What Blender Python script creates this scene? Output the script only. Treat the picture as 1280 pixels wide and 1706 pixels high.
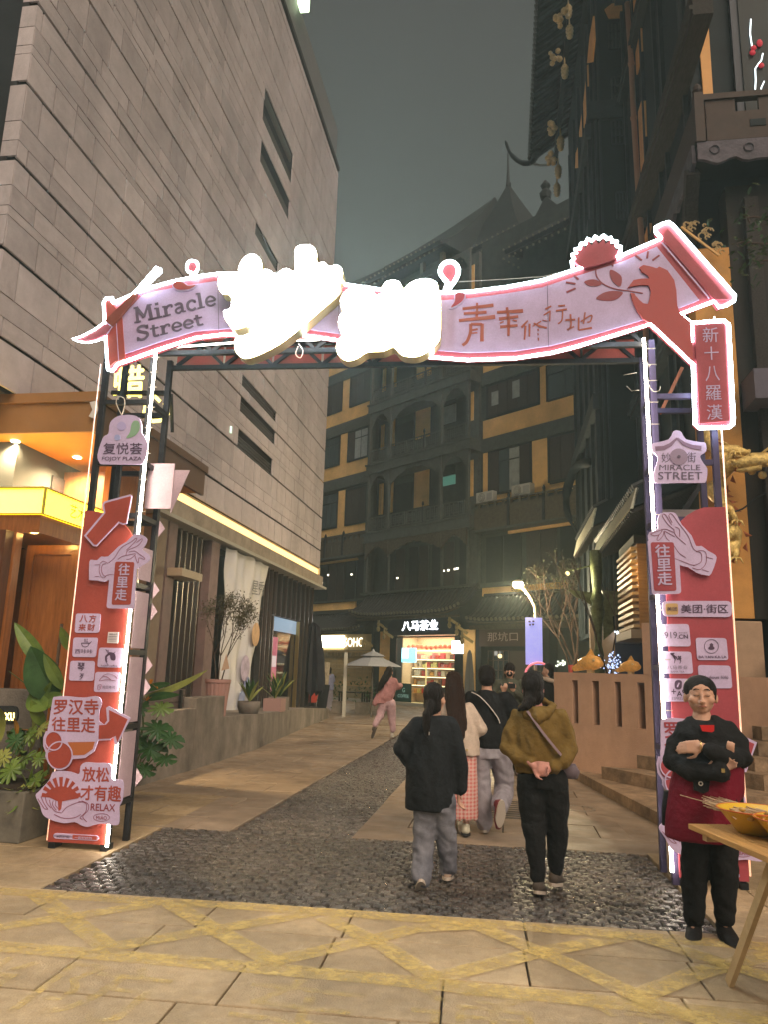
import bpy, bmesh, math, random
from mathutils import Vector, Matrix, noise, Quaternion
for o in list(bpy.data.objects): bpy.data.objects.remove(o)
SC = bpy.context.scene; COL = SC.collection
random.seed(7)
R = math.radians
# ---------------------------------------------------------------- camera, world, sun, exposure
EYE = 1.55; FPX = 1262.0; PITCH = R(11.8); ROLL = R(1.73)
cam_d = bpy.data.cameras.new('camera'); cam = bpy.data.objects.new('camera', cam_d); COL.objects.link(cam)
fw = Vector((0, math.cos(PITCH), math.sin(PITCH))); r0 = Vector((1, 0, 0)); u0 = r0.cross(fw)
CR = r0*math.cos(ROLL) + u0*math.sin(ROLL); CU = -r0*math.sin(ROLL) + u0*math.cos(ROLL); CF = fw
cam.matrix_world = Matrix(((CR.x, CU.x, -CF.x, 0), (CR.y, CU.y, -CF.y, 0), (CR.z, CU.z, -CF.z, EYE), (0, 0, 0, 1)))
cam_d.sensor_fit = 'VERTICAL'; cam_d.sensor_height = 36.0; cam_d.lens = 36.0*FPX/1706.0
cam_d.clip_start = 0.05; cam_d.clip_end = 600
SC.camera = cam
w = bpy.data.worlds.new('World'); SC.world = w; w.use_nodes = True
nt = w.node_tree; nt.nodes.clear()
out = nt.nodes.new('ShaderNodeOutputWorld'); bg = nt.nodes.new('ShaderNodeBackground')
tc = nt.nodes.new('ShaderNodeTexCoord'); sx = nt.nodes.new('ShaderNodeSeparateXYZ'); cr = nt.nodes.new('ShaderNodeValToRGB')
nt.links.new(tc.outputs['Generated'], sx.inputs[0]); nt.links.new(sx.outputs['Z'], cr.inputs[0])
nt.links.new(cr.outputs[0], bg.inputs[0]); nt.links.new(bg.outputs[0], out.inputs[0])
e = cr.color_ramp.elements
e[0].position = 0.0; e[0].color = (0.120, 0.150, 0.138, 1)
e[1].position = 1.0; e[1].color = (0.042, 0.042, 0.040, 1)
x = e.new(0.30); x.color = (0.098, 0.122, 0.113, 1)
x = e.new(0.50); x.color = (0.068, 0.076, 0.072, 1)
x = e.new(0.72); x.color = (0.050, 0.051, 0.049, 1)
bg.inputs[1].default_value = 0.95
sun_d = bpy.data.lights.new('sun', 'SUN'); sun = bpy.data.objects.new('sun', sun_d); COL.objects.link(sun)
sun_d.energy = 2.8; sun_d.angle = R(50); sun_d.color = (1.0, 0.80, 0.61)
sdir = Vector((-0.38, 0.95, -0.92)).normalized()      # city street light from behind the camera, soft
sun.rotation_euler = sdir.to_track_quat('-Z', 'Y').to_euler()
SC.view_settings.view_transform = 'Standard'; SC.view_settings.look = 'None'
SC.view_settings.exposure = 0.45; SC.view_settings.gamma = 1.0; SC.view_settings.use_curve_mapping = False
SC.render.engine = 'CYCLES'
SC.cycles.use_denoising = True
SC.cycles.max_bounces = 6; SC.cycles.diffuse_bounces = 3; SC.cycles.glossy_bounces = 3; SC.cycles.volume_bounces = 0
SC.cycles.sample_clamp_indirect = 4.0
SC.cycles.use_light_tree = True

# ---------------------------------------------------------------- pixel -> place (photo 1280x1706)
CAMP = Vector((0, 0, EYE))
def ray(x, y): return CF + CR*((x-640)/FPX) - CU*((y-853)/FPX)
class Frame:
    """a street-aligned frame: local x to the right, y into the picture, z up"""
    def __init__(s, o, deg):
        a = R(deg); s.o = Vector((o[0], o[1], 0)); s.deg = deg
        s.u = Vector((math.cos(a), -math.sin(a), 0)); s.v = Vector((math.sin(a), math.cos(a), 0))
    def w(s, x, y, z=0): return s.o + s.u*x + s.v*y + Vector((0, 0, z))
    def loc(s, p):
        d = Vector(p) - s.o; return Vector((d.dot(s.u), d.dot(s.v), p[2]))
    def f(s, px, py, c=0):                      # point on the vertical plane local y = c
        d = ray(px, py); p0 = s.o + s.v*c; t = (p0-CAMP).dot(s.v)/d.dot(s.v); return s.loc(CAMP + d*t)
    def sd(s, px, py, c=0):                     # point on the vertical plane local x = c
        d = ray(px, py); p0 = s.o + s.u*c; t = (p0-CAMP).dot(s.u)/d.dot(s.u); return s.loc(CAMP + d*t)
    def g(s, px, py, z=0):                      # point at height z
        d = ray(px, py); t = (z-EYE)/d.z; return s.loc(CAMP + d*t)
    def root(s, name, x=0, y=0, z=0):
        o = bpy.data.objects.new(name, None); COL.objects.link(o)
        o.location = s.w(x, y, z); o.rotation_euler = (0, 0, -R(s.deg)); o.empty_display_size = 0.2
        return o
AL = Frame((0, 0), 9.2)            # the alley
GT = Frame((0, 6.547), 6.7)        # the neon arch
FB = Frame((1.92616, 36.0), 48.7)  # the far timber building

# ---------------------------------------------------------------- materials
MATS = {}
def mat(name, col, rough=0.6, metal=0.0, var=0.0, scale=6.0, bump=0.0, bscale=40.0, objvar=0.0, col2=None, emit=None, estr=0.0,
        stretch=None, spec=0.2, alpha=1.0, trans=0.0, rvar=0.0, coat=0.0, sheen=0.0):
    if name in MATS: return MATS[name]
    m = bpy.data.materials.new(name); m.use_nodes = True; t = m.node_tree; N = t.nodes; L = t.links
    b = N['Principled BSDF']; MATS[name] = m
    b.inputs['Base Color'].default_value = (*col, 1); b.inputs['Roughness'].default_value = rough
    b.inputs['Metallic'].default_value = metal; b.inputs['Specular IOR Level'].default_value = spec
    if coat: b.inputs['Coat Weight'].default_value = coat; b.inputs['Coat Roughness'].default_value = 0.15
    if sheen: b.inputs['Sheen Weight'].default_value = sheen
    if trans: b.inputs['Transmission Weight'].default_value = trans
    if alpha < 1: b.inputs['Alpha'].default_value = alpha
    if emit: b.inputs['Emission Color'].default_value = (*emit, 1); b.inputs['Emission Strength'].default_value = estr
    src = None
    if var or bump or col2 or rvar:
        tc = N.new('ShaderNodeTexCoord'); mp = N.new('ShaderNodeMapping'); L.new(tc.outputs['Object'], mp.inputs[0])
        if stretch: mp.inputs['Scale'].default_value = stretch
        src = mp.outputs[0]
    colsock = None
    if var or col2:
        n = N.new('ShaderNodeTexNoise'); n.inputs['Scale'].default_value = scale; n.inputs['Detail'].default_value = 6
        n.inputs['Roughness'].default_value = 0.65; L.new(src, n.inputs['Vector'])
        if objvar:
            oi = N.new('ShaderNodeObjectInfo'); ad = N.new('ShaderNodeVectorMath'); ad.operation = 'ADD'
            cx = N.new('ShaderNodeCombineXYZ'); mu = N.new('ShaderNodeMath'); mu.operation = 'MULTIPLY'; mu.inputs[1].default_value = 40
            L.new(oi.outputs['Random'], mu.inputs[0]); L.new(mu.outputs[0], cx.inputs[0]); L.new(mu.outputs[0], cx.inputs[1])
            L.new(src, ad.inputs[0]); L.new(cx.outputs[0], ad.inputs[1]); L.new(ad.outputs[0], n.inputs['Vector'])
        rp = N.new('ShaderNodeValToRGB'); L.new(n.outputs['Fac'], rp.inputs[0])
        rp.color_ramp.elements[0].position = 0.30; rp.color_ramp.elements[1].position = 0.72
        a = tuple(max(0, c*(1-var)) for c in col); bb = col2 if col2 else tuple(min(1, c*(1+var)) for c in col)
        rp.color_ramp.elements[0].color = (*a, 1); rp.color_ramp.elements[1].color = (*bb, 1); colsock = rp.outputs[0]
    if objvar:
        oi2 = N.new('ShaderNodeObjectInfo'); mr = N.new('ShaderNodeMapRange')
        mr.inputs['To Min'].default_value = 1-objvar; mr.inputs['To Max'].default_value = 1+objvar
        L.new(oi2.outputs['Random'], mr.inputs['Value'])
        hs = N.new('ShaderNodeHueSaturation'); L.new(mr.outputs[0], hs.inputs['Value'])
        if colsock: L.new(colsock, hs.inputs['Color'])
        else: hs.inputs['Color'].default_value = (*col, 1)
        colsock = hs.outputs[0]
    if colsock: L.new(colsock, b.inputs['Base Color'])
    if rvar:
        n3 = N.new('ShaderNodeTexNoise'); n3.inputs['Scale'].default_value = scale*0.7; L.new(src, n3.inputs['Vector'])
        m3 = N.new('ShaderNodeMapRange'); m3.inputs['From Min'].default_value = 0.3; m3.inputs['From Max'].default_value = 0.7
        m3.inputs['To Min'].default_value = max(0.04, rough-rvar); m3.inputs['To Max'].default_value = min(1, rough+rvar)
        L.new(n3.outputs['Fac'], m3.inputs['Value']); L.new(m3.outputs[0], b.inputs['Roughness'])
    if bump:
        n2 = N.new('ShaderNodeTexNoise'); n2.inputs['Scale'].default_value = bscale; n2.inputs['Detail'].default_value = 5
        L.new(src, n2.inputs['Vector']); bp = N.new('ShaderNodeBump'); bp.inputs['Strength'].default_value = bump
        bp.inputs['Distance'].default_value = 0.02; L.new(n2.outputs['Fac'], bp.inputs['Height']); L.new(bp.outputs[0], b.inputs['Normal'])
    return m
def stain(m, scale=0.6, lo=0.55, hi=1.12, stretch=(1,1,1), thr=(0.35,0.65), fine=0.0, fs=260.0):
    """dirt and wear that run on across neighbouring pieces"""
    t = m.node_tree; N = t.nodes; L = t.links; b = N['Principled BSDF']; sock = b.inputs['Base Color']; src = sock.links[0].from_socket if sock.links else None
    g = N.new('ShaderNodeNewGeometry'); mp = N.new('ShaderNodeMapping'); mp.inputs['Scale'].default_value = stretch; L.new(g.outputs['Position'], mp.inputs[0])
    n = N.new('ShaderNodeTexNoise'); n.inputs['Scale'].default_value = scale; n.inputs['Detail'].default_value = 8; n.inputs['Roughness'].default_value = 0.7; L.new(mp.outputs[0], n.inputs['Vector'])
    r = N.new('ShaderNodeMapRange'); r.inputs['From Min'].default_value = thr[0]; r.inputs['From Max'].default_value = thr[1]; r.inputs['To Min'].default_value = lo; r.inputs['To Max'].default_value = hi
    L.new(n.outputs['Fac'], r.inputs['Value']); fac = r.outputs[0]
    if fine:
        n2 = N.new('ShaderNodeTexNoise'); n2.inputs['Scale'].default_value = fs; n2.inputs['Detail'].default_value = 2; L.new(g.outputs['Position'], n2.inputs['Vector'])
        r2 = N.new('ShaderNodeMapRange'); r2.inputs['From Min'].default_value = 0.35; r2.inputs['From Max'].default_value = 0.65; r2.inputs['To Min'].default_value = 1-fine; r2.inputs['To Max'].default_value = 1+fine
        L.new(n2.outputs['Fac'], r2.inputs['Value']); mu = N.new('ShaderNodeMath'); mu.operation = 'MULTIPLY'; L.new(fac, mu.inputs[0]); L.new(r2.outputs[0], mu.inputs[1]); fac = mu.outputs[0]
    v = N.new('ShaderNodeVectorMath'); v.operation = 'SCALE'
    if src: L.new(src, v.inputs[0])
    else: v.inputs[0].default_value = sock.default_value[:3]
    L.new(fac, v.inputs['Scale']); L.new(v.outputs[0], sock); return m
def glow(name, col, s):
    return mat(name, (0.8, 0.8, 0.8), emit=col, estr=s)

# ---------------------------------------------------------------- mesh building
class MB:
    def __init__(s): s.v = []; s.f = []; s.mi = []; s.cm = 0
    def add(s, vs, fs):
        n = len(s.v); s.v += [tuple(v) for v in vs]; s.f += [tuple(i+n for i in f) for f in fs]; s.mi += [s.cm]*len(fs); return s
    def box(s, x0, x1, y0, y1, z0, z1):
        if x0 > x1: x0, x1 = x1, x0
        if y0 > y1: y0, y1 = y1, y0
        if z0 > z1: z0, z1 = z1, z0
        return s.add([(x0,y0,z0),(x1,y0,z0),(x1,y1,z0),(x0,y1,z0),(x0,y0,z1),(x1,y0,z1),(x1,y1,z1),(x0,y1,z1)],
              [(0,3,2,1),(4,5,6,7),(0,1,5,4),(1,2,6,5),(2,3,7,6),(3,0,4,7)])
    def beam(s, a, b, w, h=None, up=(0,0,1)):
        h = h or w; a = Vector(a); b = Vector(b); d = (b-a).normalized(); u = Vector(up)
        if abs(d.dot(u)) > 0.98: u = Vector((0,1,0))
        r = d.cross(u).normalized()*w/2; q = r.cross(d).normalized()*h/2
        vs = [a-r-q, a+r-q, a+r+q, a-r+q, b-r-q, b+r-q, b+r+q, b-r+q]
        return s.add(vs, [(0,3,2,1),(4,5,6,7),(0,1,5,4),(1,2,6,5),(2,3,7,6),(3,0,4,7)])
    def prismY(s, pts, y0, y1):      # polygon of (x,z), extruded along y
        n = len(pts); A = sum(pts[i][0]*pts[(i+1)%n][1]-pts[(i+1)%n][0]*pts[i][1] for i in range(n))
        if A < 0: pts = pts[::-1]
        vs = [(p[0], y0, p[1]) for p in pts] + [(p[0], y1, p[1]) for p in pts]
        return s.add(vs, [tuple(range(n)), tuple(range(2*n-1, n-1, -1))] + [(i, i+n, (i+1)%n+n, (i+1)%n) for i in range(n)])
    def prismX(s, pts, x0, x1):      # polygon of (y,z)
        n = len(pts); A = sum(pts[i][0]*pts[(i+1)%n][1]-pts[(i+1)%n][0]*pts[i][1] for i in range(n))
        if A < 0: pts = pts[::-1]
        vs = [(x0, p[0], p[1]) for p in pts] + [(x1, p[0], p[1]) for p in pts]
        return s.add(vs, [tuple(range(n-1,-1,-1)), tuple(range(n, 2*n))] + [(i, (i+1)%n, (i+1)%n+n, i+n) for i in range(n)])
    def prismZ(s, pts, z0, z1):      # polygon of (x,y)
        n = len(pts); A = sum(pts[i][0]*pts[(i+1)%n][1]-pts[(i+1)%n][0]*pts[i][1] for i in range(n))
        if A < 0: pts = pts[::-1]
        vs = [(p[0], p[1], z0) for p in pts] + [(p[0], p[1], z1) for p in pts]
        return s.add(vs, [tuple(range(n-1,-1,-1)), tuple(range(n, 2*n))] + [(i, (i+1)%n, (i+1)%n+n, i+n) for i in range(n)])
    def tube(s, pts, rad, n=8, closed=False, cap=True, flat=1.0, updir=None):
        pts = [Vector(p) for p in pts]; m = len(pts)
        rad = rad if isinstance(rad, (list, tuple)) else [rad]*m
        base = len(s.v); prev = None; rings = []
        for i, p in enumerate(pts):
            a = pts[(i-1) % m] if (closed or i > 0) else p; b = pts[(i+1) % m] if (closed or i < m-1) else p
            d = (b-a).normalized() if (b-a).length > 1e-9 else Vector((0,0,1))
            if updir is not None: u = Vector(updir)
            elif prev is None: u = Vector((0,0,1)) if abs(d.z) < 0.9 else Vector((0,1,0))
            else: u = prev
            r = d.cross(u); r = r.normalized() if r.length > 1e-6 else Vector((1,0,0)); q = r.cross(d).normalized(); prev = q
            rings.append([p + (r*math.cos(2*math.pi*k/n) + q*math.sin(2*math.pi*k/n)*flat)*rad[i] for k in range(n)])
        vs = [v for rr in rings for v in rr]; fs = []
        for i in range(m if closed else m-1):
            j = (i+1) % m
            for k in range(n): fs.append((i*n+k, i*n+(k+1)%n, j*n+(k+1)%n, j*n+k))
        if cap and not closed: fs += [tuple(range(n-1,-1,-1)), tuple(range((m-1)*n, m*n))]
        return s.add(vs, fs)
    def lathe(s, prof, c=(0,0,0), n=16, rib=0.0, ribn=0):
        vs = []; m = len(prof)
        for r, z in prof:
            for k in range(n):
                a = 2*math.pi*k/n; rr = r*(1+rib*(1 if ribn and (k*ribn//n*2) % 2 == 0 and k % 2 else 0))
                vs.append((c[0]+rr*math.cos(a), c[1]+rr*math.sin(a), c[2]+z))
        fs = [(i*n+k, i*n+(k+1)%n, (i+1)*n+(k+1)%n, (i+1)*n+k) for i in range(m-1) for k in range(n)]
        fs += [tuple(range(n-1,-1,-1)), tuple(range((m-1)*n, m*n))]
        return s.add(vs, fs)
    def ball(s, c, r, n=12, m=8, sq=(1,1,1)):
        c = Vector(c); vs = []; fs = []
        for i in range(1, m):
            t = math.pi*i/m
            for k in range(n):
                a = 2*math.pi*k/n; vs.append((c.x+r*sq[0]*math.sin(t)*math.cos(a), c.y+r*sq[1]*math.sin(t)*math.sin(a), c.z-r*sq[2]*math.cos(t)))
        vs += [(c.x, c.y, c.z-r*sq[2]), (c.x, c.y, c.z+r*sq[2])]; b = (m-1)*n
        for i in range(m-2):
            for k in range(n): fs.append((i*n+k, i*n+(k+1)%n, (i+1)*n+(k+1)%n, (i+1)*n+k))
        for k in range(n): fs.append((b, (k+1)%n, k)); fs.append((b+1, (m-2)*n+k, (m-2)*n+(k+1)%n))
        return s.add(vs, fs)
    def loft(s, rings, n=20, cap=True):   # rings: (center, rx, ry, yaw, tiltx, exponent)
        vs = []
        for rg in rings:
            c = Vector(rg[0]); rx, ry = rg[1], rg[2]; yaw = rg[3] if len(rg) > 3 else 0; tx = rg[4] if len(rg) > 4 else 0; ex = rg[5] if len(rg) > 5 else 1.0
            M = Matrix.Rotation(yaw, 3, 'Z') @ Matrix.Rotation(tx, 3, 'X')
            for k in range(n):
                a = 2*math.pi*k/n; ca, sa = math.cos(a), math.sin(a)
                vs.append(c + M @ Vector((rx*math.copysign(abs(ca)**ex, ca), ry*math.copysign(abs(sa)**ex, sa), 0)))
        m = len(rings); fs = [(i*n+k, i*n+(k+1)%n, (i+1)*n+(k+1)%n, (i+1)*n+k) for i in range(m-1) for k in range(n)]
        if cap: fs += [tuple(range(n-1,-1,-1)), tuple(range((m-1)*n, m*n))]
        return s.add(vs, fs)
    def mesh(s, name, m, smooth=False):
        me = bpy.data.meshes.new(name); me.from_pydata(s.v, [], s.f)
        for mm in (m if isinstance(m, (list, tuple)) else [m]): me.materials.append(mm)
        if isinstance(m, (list, tuple)) and len(m) > 1: me.polygons.foreach_set('material_index', s.mi)
        if smooth: me.polygons.foreach_set('use_smooth', [True]*len(me.polygons))
        me.update(); return me
    def build(s, name, m, parent=None, smooth=False, loc=None, rot=None, bevel=0):
        o = bpy.data.objects.new(name, s.mesh(name, m, smooth)); COL.objects.link(o)
        if parent is not None: o.parent = parent
        if loc is not None: o.location = loc
        if rot is not None: o.rotation_euler = rot
        if bevel:
            md = o.modifiers.new('bevel', 'BEVEL'); md.width = bevel; md.segments = 2; md.limit_method = 'ANGLE'
        return o
def inst(name, me, parent, loc=(0,0,0), rot=(0,0,0), sc=(1,1,1)):
    o = bpy.data.objects.new(name, me); COL.objects.link(o); o.parent = parent; o.location = loc; o.rotation_euler = rot; o.scale = sc; return o
def tag(o, label=None, cat=None, group=None, kind=None):
    if label: o['label'] = label
    if cat: o['category'] = cat
    if group: o['group'] = group
    if kind: o['kind'] = kind
    return o
def copy_tree(o, parent=None, first=True):
    c = o.copy(); COL.objects.link(c)
    if not first: c.parent = parent
    for ch in list(o.children): copy_tree(ch, c, False)
    return c
def spline(pts, n=6, closed=True):
    P = [Vector(p) for p in pts]; m = len(P); o = []
    rng = range(m) if closed else range(m-1)
    for i in rng:
        p0 = P[(i-1) % m] if closed or i > 0 else P[i]; p1 = P[i]; p2 = P[(i+1) % m]; p3 = P[(i+2) % m] if closed or i < m-2 else p2
        for k in range(n):
            t = k/n; o.append(0.5*((2*p1) + (p2-p0)*t + (2*p0-5*p1+4*p2-p3)*t*t + (3*p1-p0-3*p2+p3)*t**3))
    if not closed: o.append(P[-1])
    return o
def text_data(s, bold=0.0, space=1.0, line=1.0, align='LEFT'):
    cu = bpy.data.curves.new('text', 'FONT'); cu.body = s; cu.size = 1; cu.offset = bold; cu.resolution_u = 3
    cu.space_character = space; cu.space_line = line; cu.align_x = align
    o = bpy.data.objects.new('text', cu); COL.objects.link(o)
    dg = bpy.context.evaluated_depsgraph_get(); me = bpy.data.meshes.new_from_object(o.evaluated_get(dg))
    bpy.data.objects.remove(o); return me
def text_quad(s, name, m, parent, quad, off=(0,-0.004,0), bold=0.0, thick=0.003, space=1.0, line=1.0, align='LEFT', mb=None):
    """lay lettering into the quadrilateral quad = TL,TR,BR,BL (parent-local points); becomes one mesh"""
    fat = max(0, bold)*0.75; bold = 0.0
    me = text_data(s, bold, space, line, align); vs = [v.co.copy() for v in me.vertices]; fs = [tuple(p.vertices) for p in me.polygons]
    bpy.data.meshes.remove(me)
    if not vs: return None
    x0 = min(v.x for v in vs); x1 = max(v.x for v in vs); y0 = min(v.y for v in vs); y1 = max(v.y for v in vs)
    TL, TR, BR, BL = [Vector(q) for q in quad]; nn = (TR-TL).cross(BL-TL).normalized()   # points away from reader
    off = Vector(off); out = []
    for v in vs:
        a = (v.x-x0)/max(1e-6, x1-x0); b = (v.y-y0)/max(1e-6, y1-y0)
        out.append((BL.lerp(BR, a)).lerp(TL.lerp(TR, a), b) + off)
    M = mb or MB(); M.add(out, fs)
    if fat:      # heavier weight: the same letters again, shifted a hair sideways and back
        e1 = (TR-TL).normalized(); e2 = (TL-BL).normalized(); h = (TL-BL).length*fat
        for i_, (a_, b_) in enumerate(((1,0),(-1,0),(0,1),(0,-1))): M.add([v+e1*h*a_+e2*h*b_+nn*0.0003*(i_+1) for v in out], fs)
    return None if mb else M.build(name, m, parent)
def off_poly(pts, d):
    """push a closed (x,z) outline outward by d"""
    n = len(pts); A = sum(pts[i][0]*pts[(i+1)%n][1]-pts[(i+1)%n][0]*pts[i][1] for i in range(n)); sg = 1 if A > 0 else -1; o = []
    for i in range(n):
        a = Vector(pts[i-1][:2]); b = Vector(pts[i][:2]); c = Vector(pts[(i+1)%n][:2]); e1 = (b-a); e2 = (c-b)
        if e1.length < 1e-9 or e2.length < 1e-9: o.append((b.x, b.y)); continue
        e1.normalize(); e2.normalize(); n1 = Vector((e1.y, -e1.x))*sg; n2 = Vector((e2.y, -e2.x))*sg; q = n1+n2
        if q.length < 0.3: q = n1
        q.normalize(); k = d/max(0.5, q.dot(n1)); o.append((b.x+q.x*k, b.y+q.y*k))
    return o
def ribbon(mb, pts, wd, y0, y1, closed=False):
    """a flat stroke of width wd along (x,z) points, between y0 and y1"""
    P = [Vector(p[:2]) for p in pts]; n = len(P); L = []; Q = []
    ws = wd if isinstance(wd, (list, tuple)) else [wd]*n
    for i in range(n):
        a = P[i-1] if (i > 0 or closed) else P[i]; b = P[(i+1) % n] if (i < n-1 or closed) else P[i]
        d = (b-a); d = d.normalized() if d.length > 1e-9 else Vector((1,0)); nn = Vector((-d.y, d.x))*ws[i]/2
        L.append(P[i]+nn); Q.append(P[i]-nn)
    for i in range(n if closed else n-1):
        j = (i+1) % n; c = [L[i], Q[i], Q[j], L[j]]; vs = [(p.x, y0, p.y) for p in c]+[(p.x, y1, p.y) for p in c]
        mb.add(vs, [(0,1,2,3),(7,6,5,4),(0,4,5,1),(1,5,6,2),(2,6,7,3),(3,7,4,0)])
    return mb
# ================================================================ GROUND
M_earth = mat('mortar bed', (0.07, 0.062, 0.055), 0.9, var=0.3, scale=3)
M_slab = mat('granite slab', (0.365, 0.27, 0.165), 0.62, var=0.16, scale=14, bump=0.35, bscale=90, objvar=0.10, rvar=0.15)
M_alley = mat('alley stone slab', (0.265, 0.20, 0.145), 0.50, var=0.22, scale=4, bump=0.3, bscale=70, objvar=0.10, rvar=0.2)  # browner stone, darkened further to paint in the light falling off up the alley
M_sett = mat('wet dark granite sett', (0.060, 0.050, 0.043), 0.30, var=0.35, scale=30, bump=0.8, bscale=60, objvar=0.35, rvar=0.16, spec=0.7)
M_conc = mat('weathered concrete', (0.25, 0.215, 0.185), 0.85, var=0.25, scale=3, bump=0.4, bscale=50)
stain(M_slab, 1.3, 0.62, 1.15, fine=0.22); stain(M_alley, 0.7, 0.68, 1.18, fine=0.12, fs=180); stain(M_sett, 0.8, 0.6, 1.3); stain(M_sett, 10, 0.5, 1.6, thr=(.4,.6)); stain(M_conc, 1.2, 0.55, 1.1, (1,1,.35), fine=0.15)
gr = MB(); gr.box(-150, 150, -40, 220, -0.4, -0.035)
tag(gr.build('ground', M_earth), kind='structure')

def worn(name, col, thr=0.47, sc=9.0, lo=0.08, hi=0.66):
    """paint worn off in patches: the bare stone shows through real holes in the coat"""
    m = mat(name, col, 0.6, var=0.22, scale=12, bump=0.3, bscale=80)
    t = m.node_tree; b = t.nodes['Principled BSDF']
    tc = t.nodes.new('ShaderNodeTexCoord'); n = t.nodes.new('ShaderNodeTexNoise'); n.inputs['Scale'].default_value = sc; n.inputs['Detail'].default_value = 9
    n.inputs['Roughness'].default_value = 0.75
    t.links.new(tc.outputs['Object'], n.inputs['Vector']); r = t.nodes.new('ShaderNodeMapRange')
    r.inputs['From Min'].default_value = thr-0.14; r.inputs['From Max'].default_value = thr+0.10
    r.inputs['To Min'].default_value = lo; r.inputs['To Max'].default_value = hi
    t.links.new(n.outputs['Fac'], r.inputs['Value']); t.links.new(r.outputs[0], b.inputs['Alpha']); return m
M_yel = worn('worn yellow road paint', (0.66, 0.48, 0.17), 0.50)
M_yel2 = worn('faint yellow road paint', (0.62, 0.45, 0.16), 0.54, 14, 0.0, 0.6)

def slab_mesh(w, d, h=0.06, c=0.004):
    m = MB(); x, y = w/2, d/2
    vs = [(-x,-y,-h),(x,-y,-h),(x,y,-h),(-x,y,-h),(-x,-y,-c),(x,-y,-c),(x,y,-c),(-x,y,-c),(-x+c,-y+c,0),(x-c,-y+c,0),(x-c,y-c,0),(-x+c,y-c,0)]
    m.add(vs, [(0,1,5,4),(1,2,6,5),(2,3,7,6),(3,0,4,7),(4,5,9,8),(5,6,10,9),(6,7,11,10),(7,4,8,11),(8,9,10,11)]); return m
# plaza pavement in front of the arch, running bond along the arch's own line
pav = GT.root('pavement'); tag(pav, kind='structure')
cache = {}
def put_slab(parent, x0, x1, y0, y1, m, key, name='slab', dz=None):
    w, d = round(x1-x0-0.012, 3), round(y1-y0-0.012, 3)
    if w < 0.05 or d < 0.05: return
    k = (key, w, d)
    if k not in cache: cache[k] = slab_mesh(w, d).mesh(name, m)
    o = inst(name, cache[k], parent, ((x0+x1)/2, (y0+y1)/2, random.uniform(-0.002, 0.001) if dz is None else dz)); return o
V0 = -1.12      # front edge of the cobbles in the arch frame
rows = [V0, -1.66, -2.17, -2.68, -3.19, -3.72, -4.3]
for i in range(len(rows)-1):
    y1, y0 = rows[i], rows[i+1]; x = -6.2 + (i % 2)*0.63 + random.uniform(-0.1, 0.1)
    while x < 5.5:
        wd = random.choice((1.05, 1.1, 1.18, 0.9)); put_slab(pav, x, min(x+wd, 5.6), y0, y1, M_slab, 's'); x += wd
# left and right of the cobble band
for (xa, xb) in ((-6.4, -2.19), (2.36, 6.8)):
    y = V0; i = 0
    while y < 2.9:
        x = xa; first = 0.6*(i % 2)
        while x < xb - 0.02:
            wd = 1.1 - (first if x == xa else 0); x2 = min(x+wd, xb); al_ = y > 0.85 and xa > 0; put_slab(pav, x, x2, y, min(y+0.55, 2.95), M_alley if al_ else M_slab, 'sa' if al_ else 's'); x = x2
        y += 0.55; i += 1
# alley paving: rows of slabs either side of the sett strip, in the alley frame
alley = AL.root('alley_paving'); tag(alley, kind='structure')
def t0(s): return 7.40 + (s+2.94)*0.0437 + 0.02 + 0.5*(0)
SL, SR = -2.60, -1.45
def band_y(s):  # back edge of the cobble band in alley coordinates
    p = AL.loc(GT.w(0, 1.02)); q = AL.loc(GT.w(1, 1.02)); k = (q.y-p.y)/(q.x-p.x); return p.y + (s-p.x)*k
def alley_cols(xa, xb, tmax, cols):
    i = 0; k = 0
    while True:
        base = band_y(0) + 0.62*k
        if base > tmax: break
        x = xa; j = 0
        while x < xb-0.02:
            wd = cols if not (j == 0 and k % 2) else cols*0.5
            x2 = min(x+wd, xb)
            if xb - x2 < 0.25: x2 = xb
            ya = max(band_y((x+x2)/2), 0)+0.62*k
            put_slab(alley, x, x2, ya, ya+0.62, M_alley, 'a', 'paving_slab', dz=random.uniform(-0.002, 0.001)); x = x2; j += 1
        k += 1
alley_cols(-5.9, SL-0.01, 22, 0.95)
alley_cols(SR+0.01, 1.6, 19, 0.95)
far = MB(); far.box(-9, SL-0.01, 22.6, 45, -0.06, -0.001); far.box(SR+0.01, 14, 19.6, 45, -0.06, -0.001); far.box(SL-0.005, SR+0.005, 30.2, 45, -0.06, -0.001)
far.box(1.605, 14, 12.6, 19.59, -0.06, -0.001)
far.build('far_paving', M_alley, alley)
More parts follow.
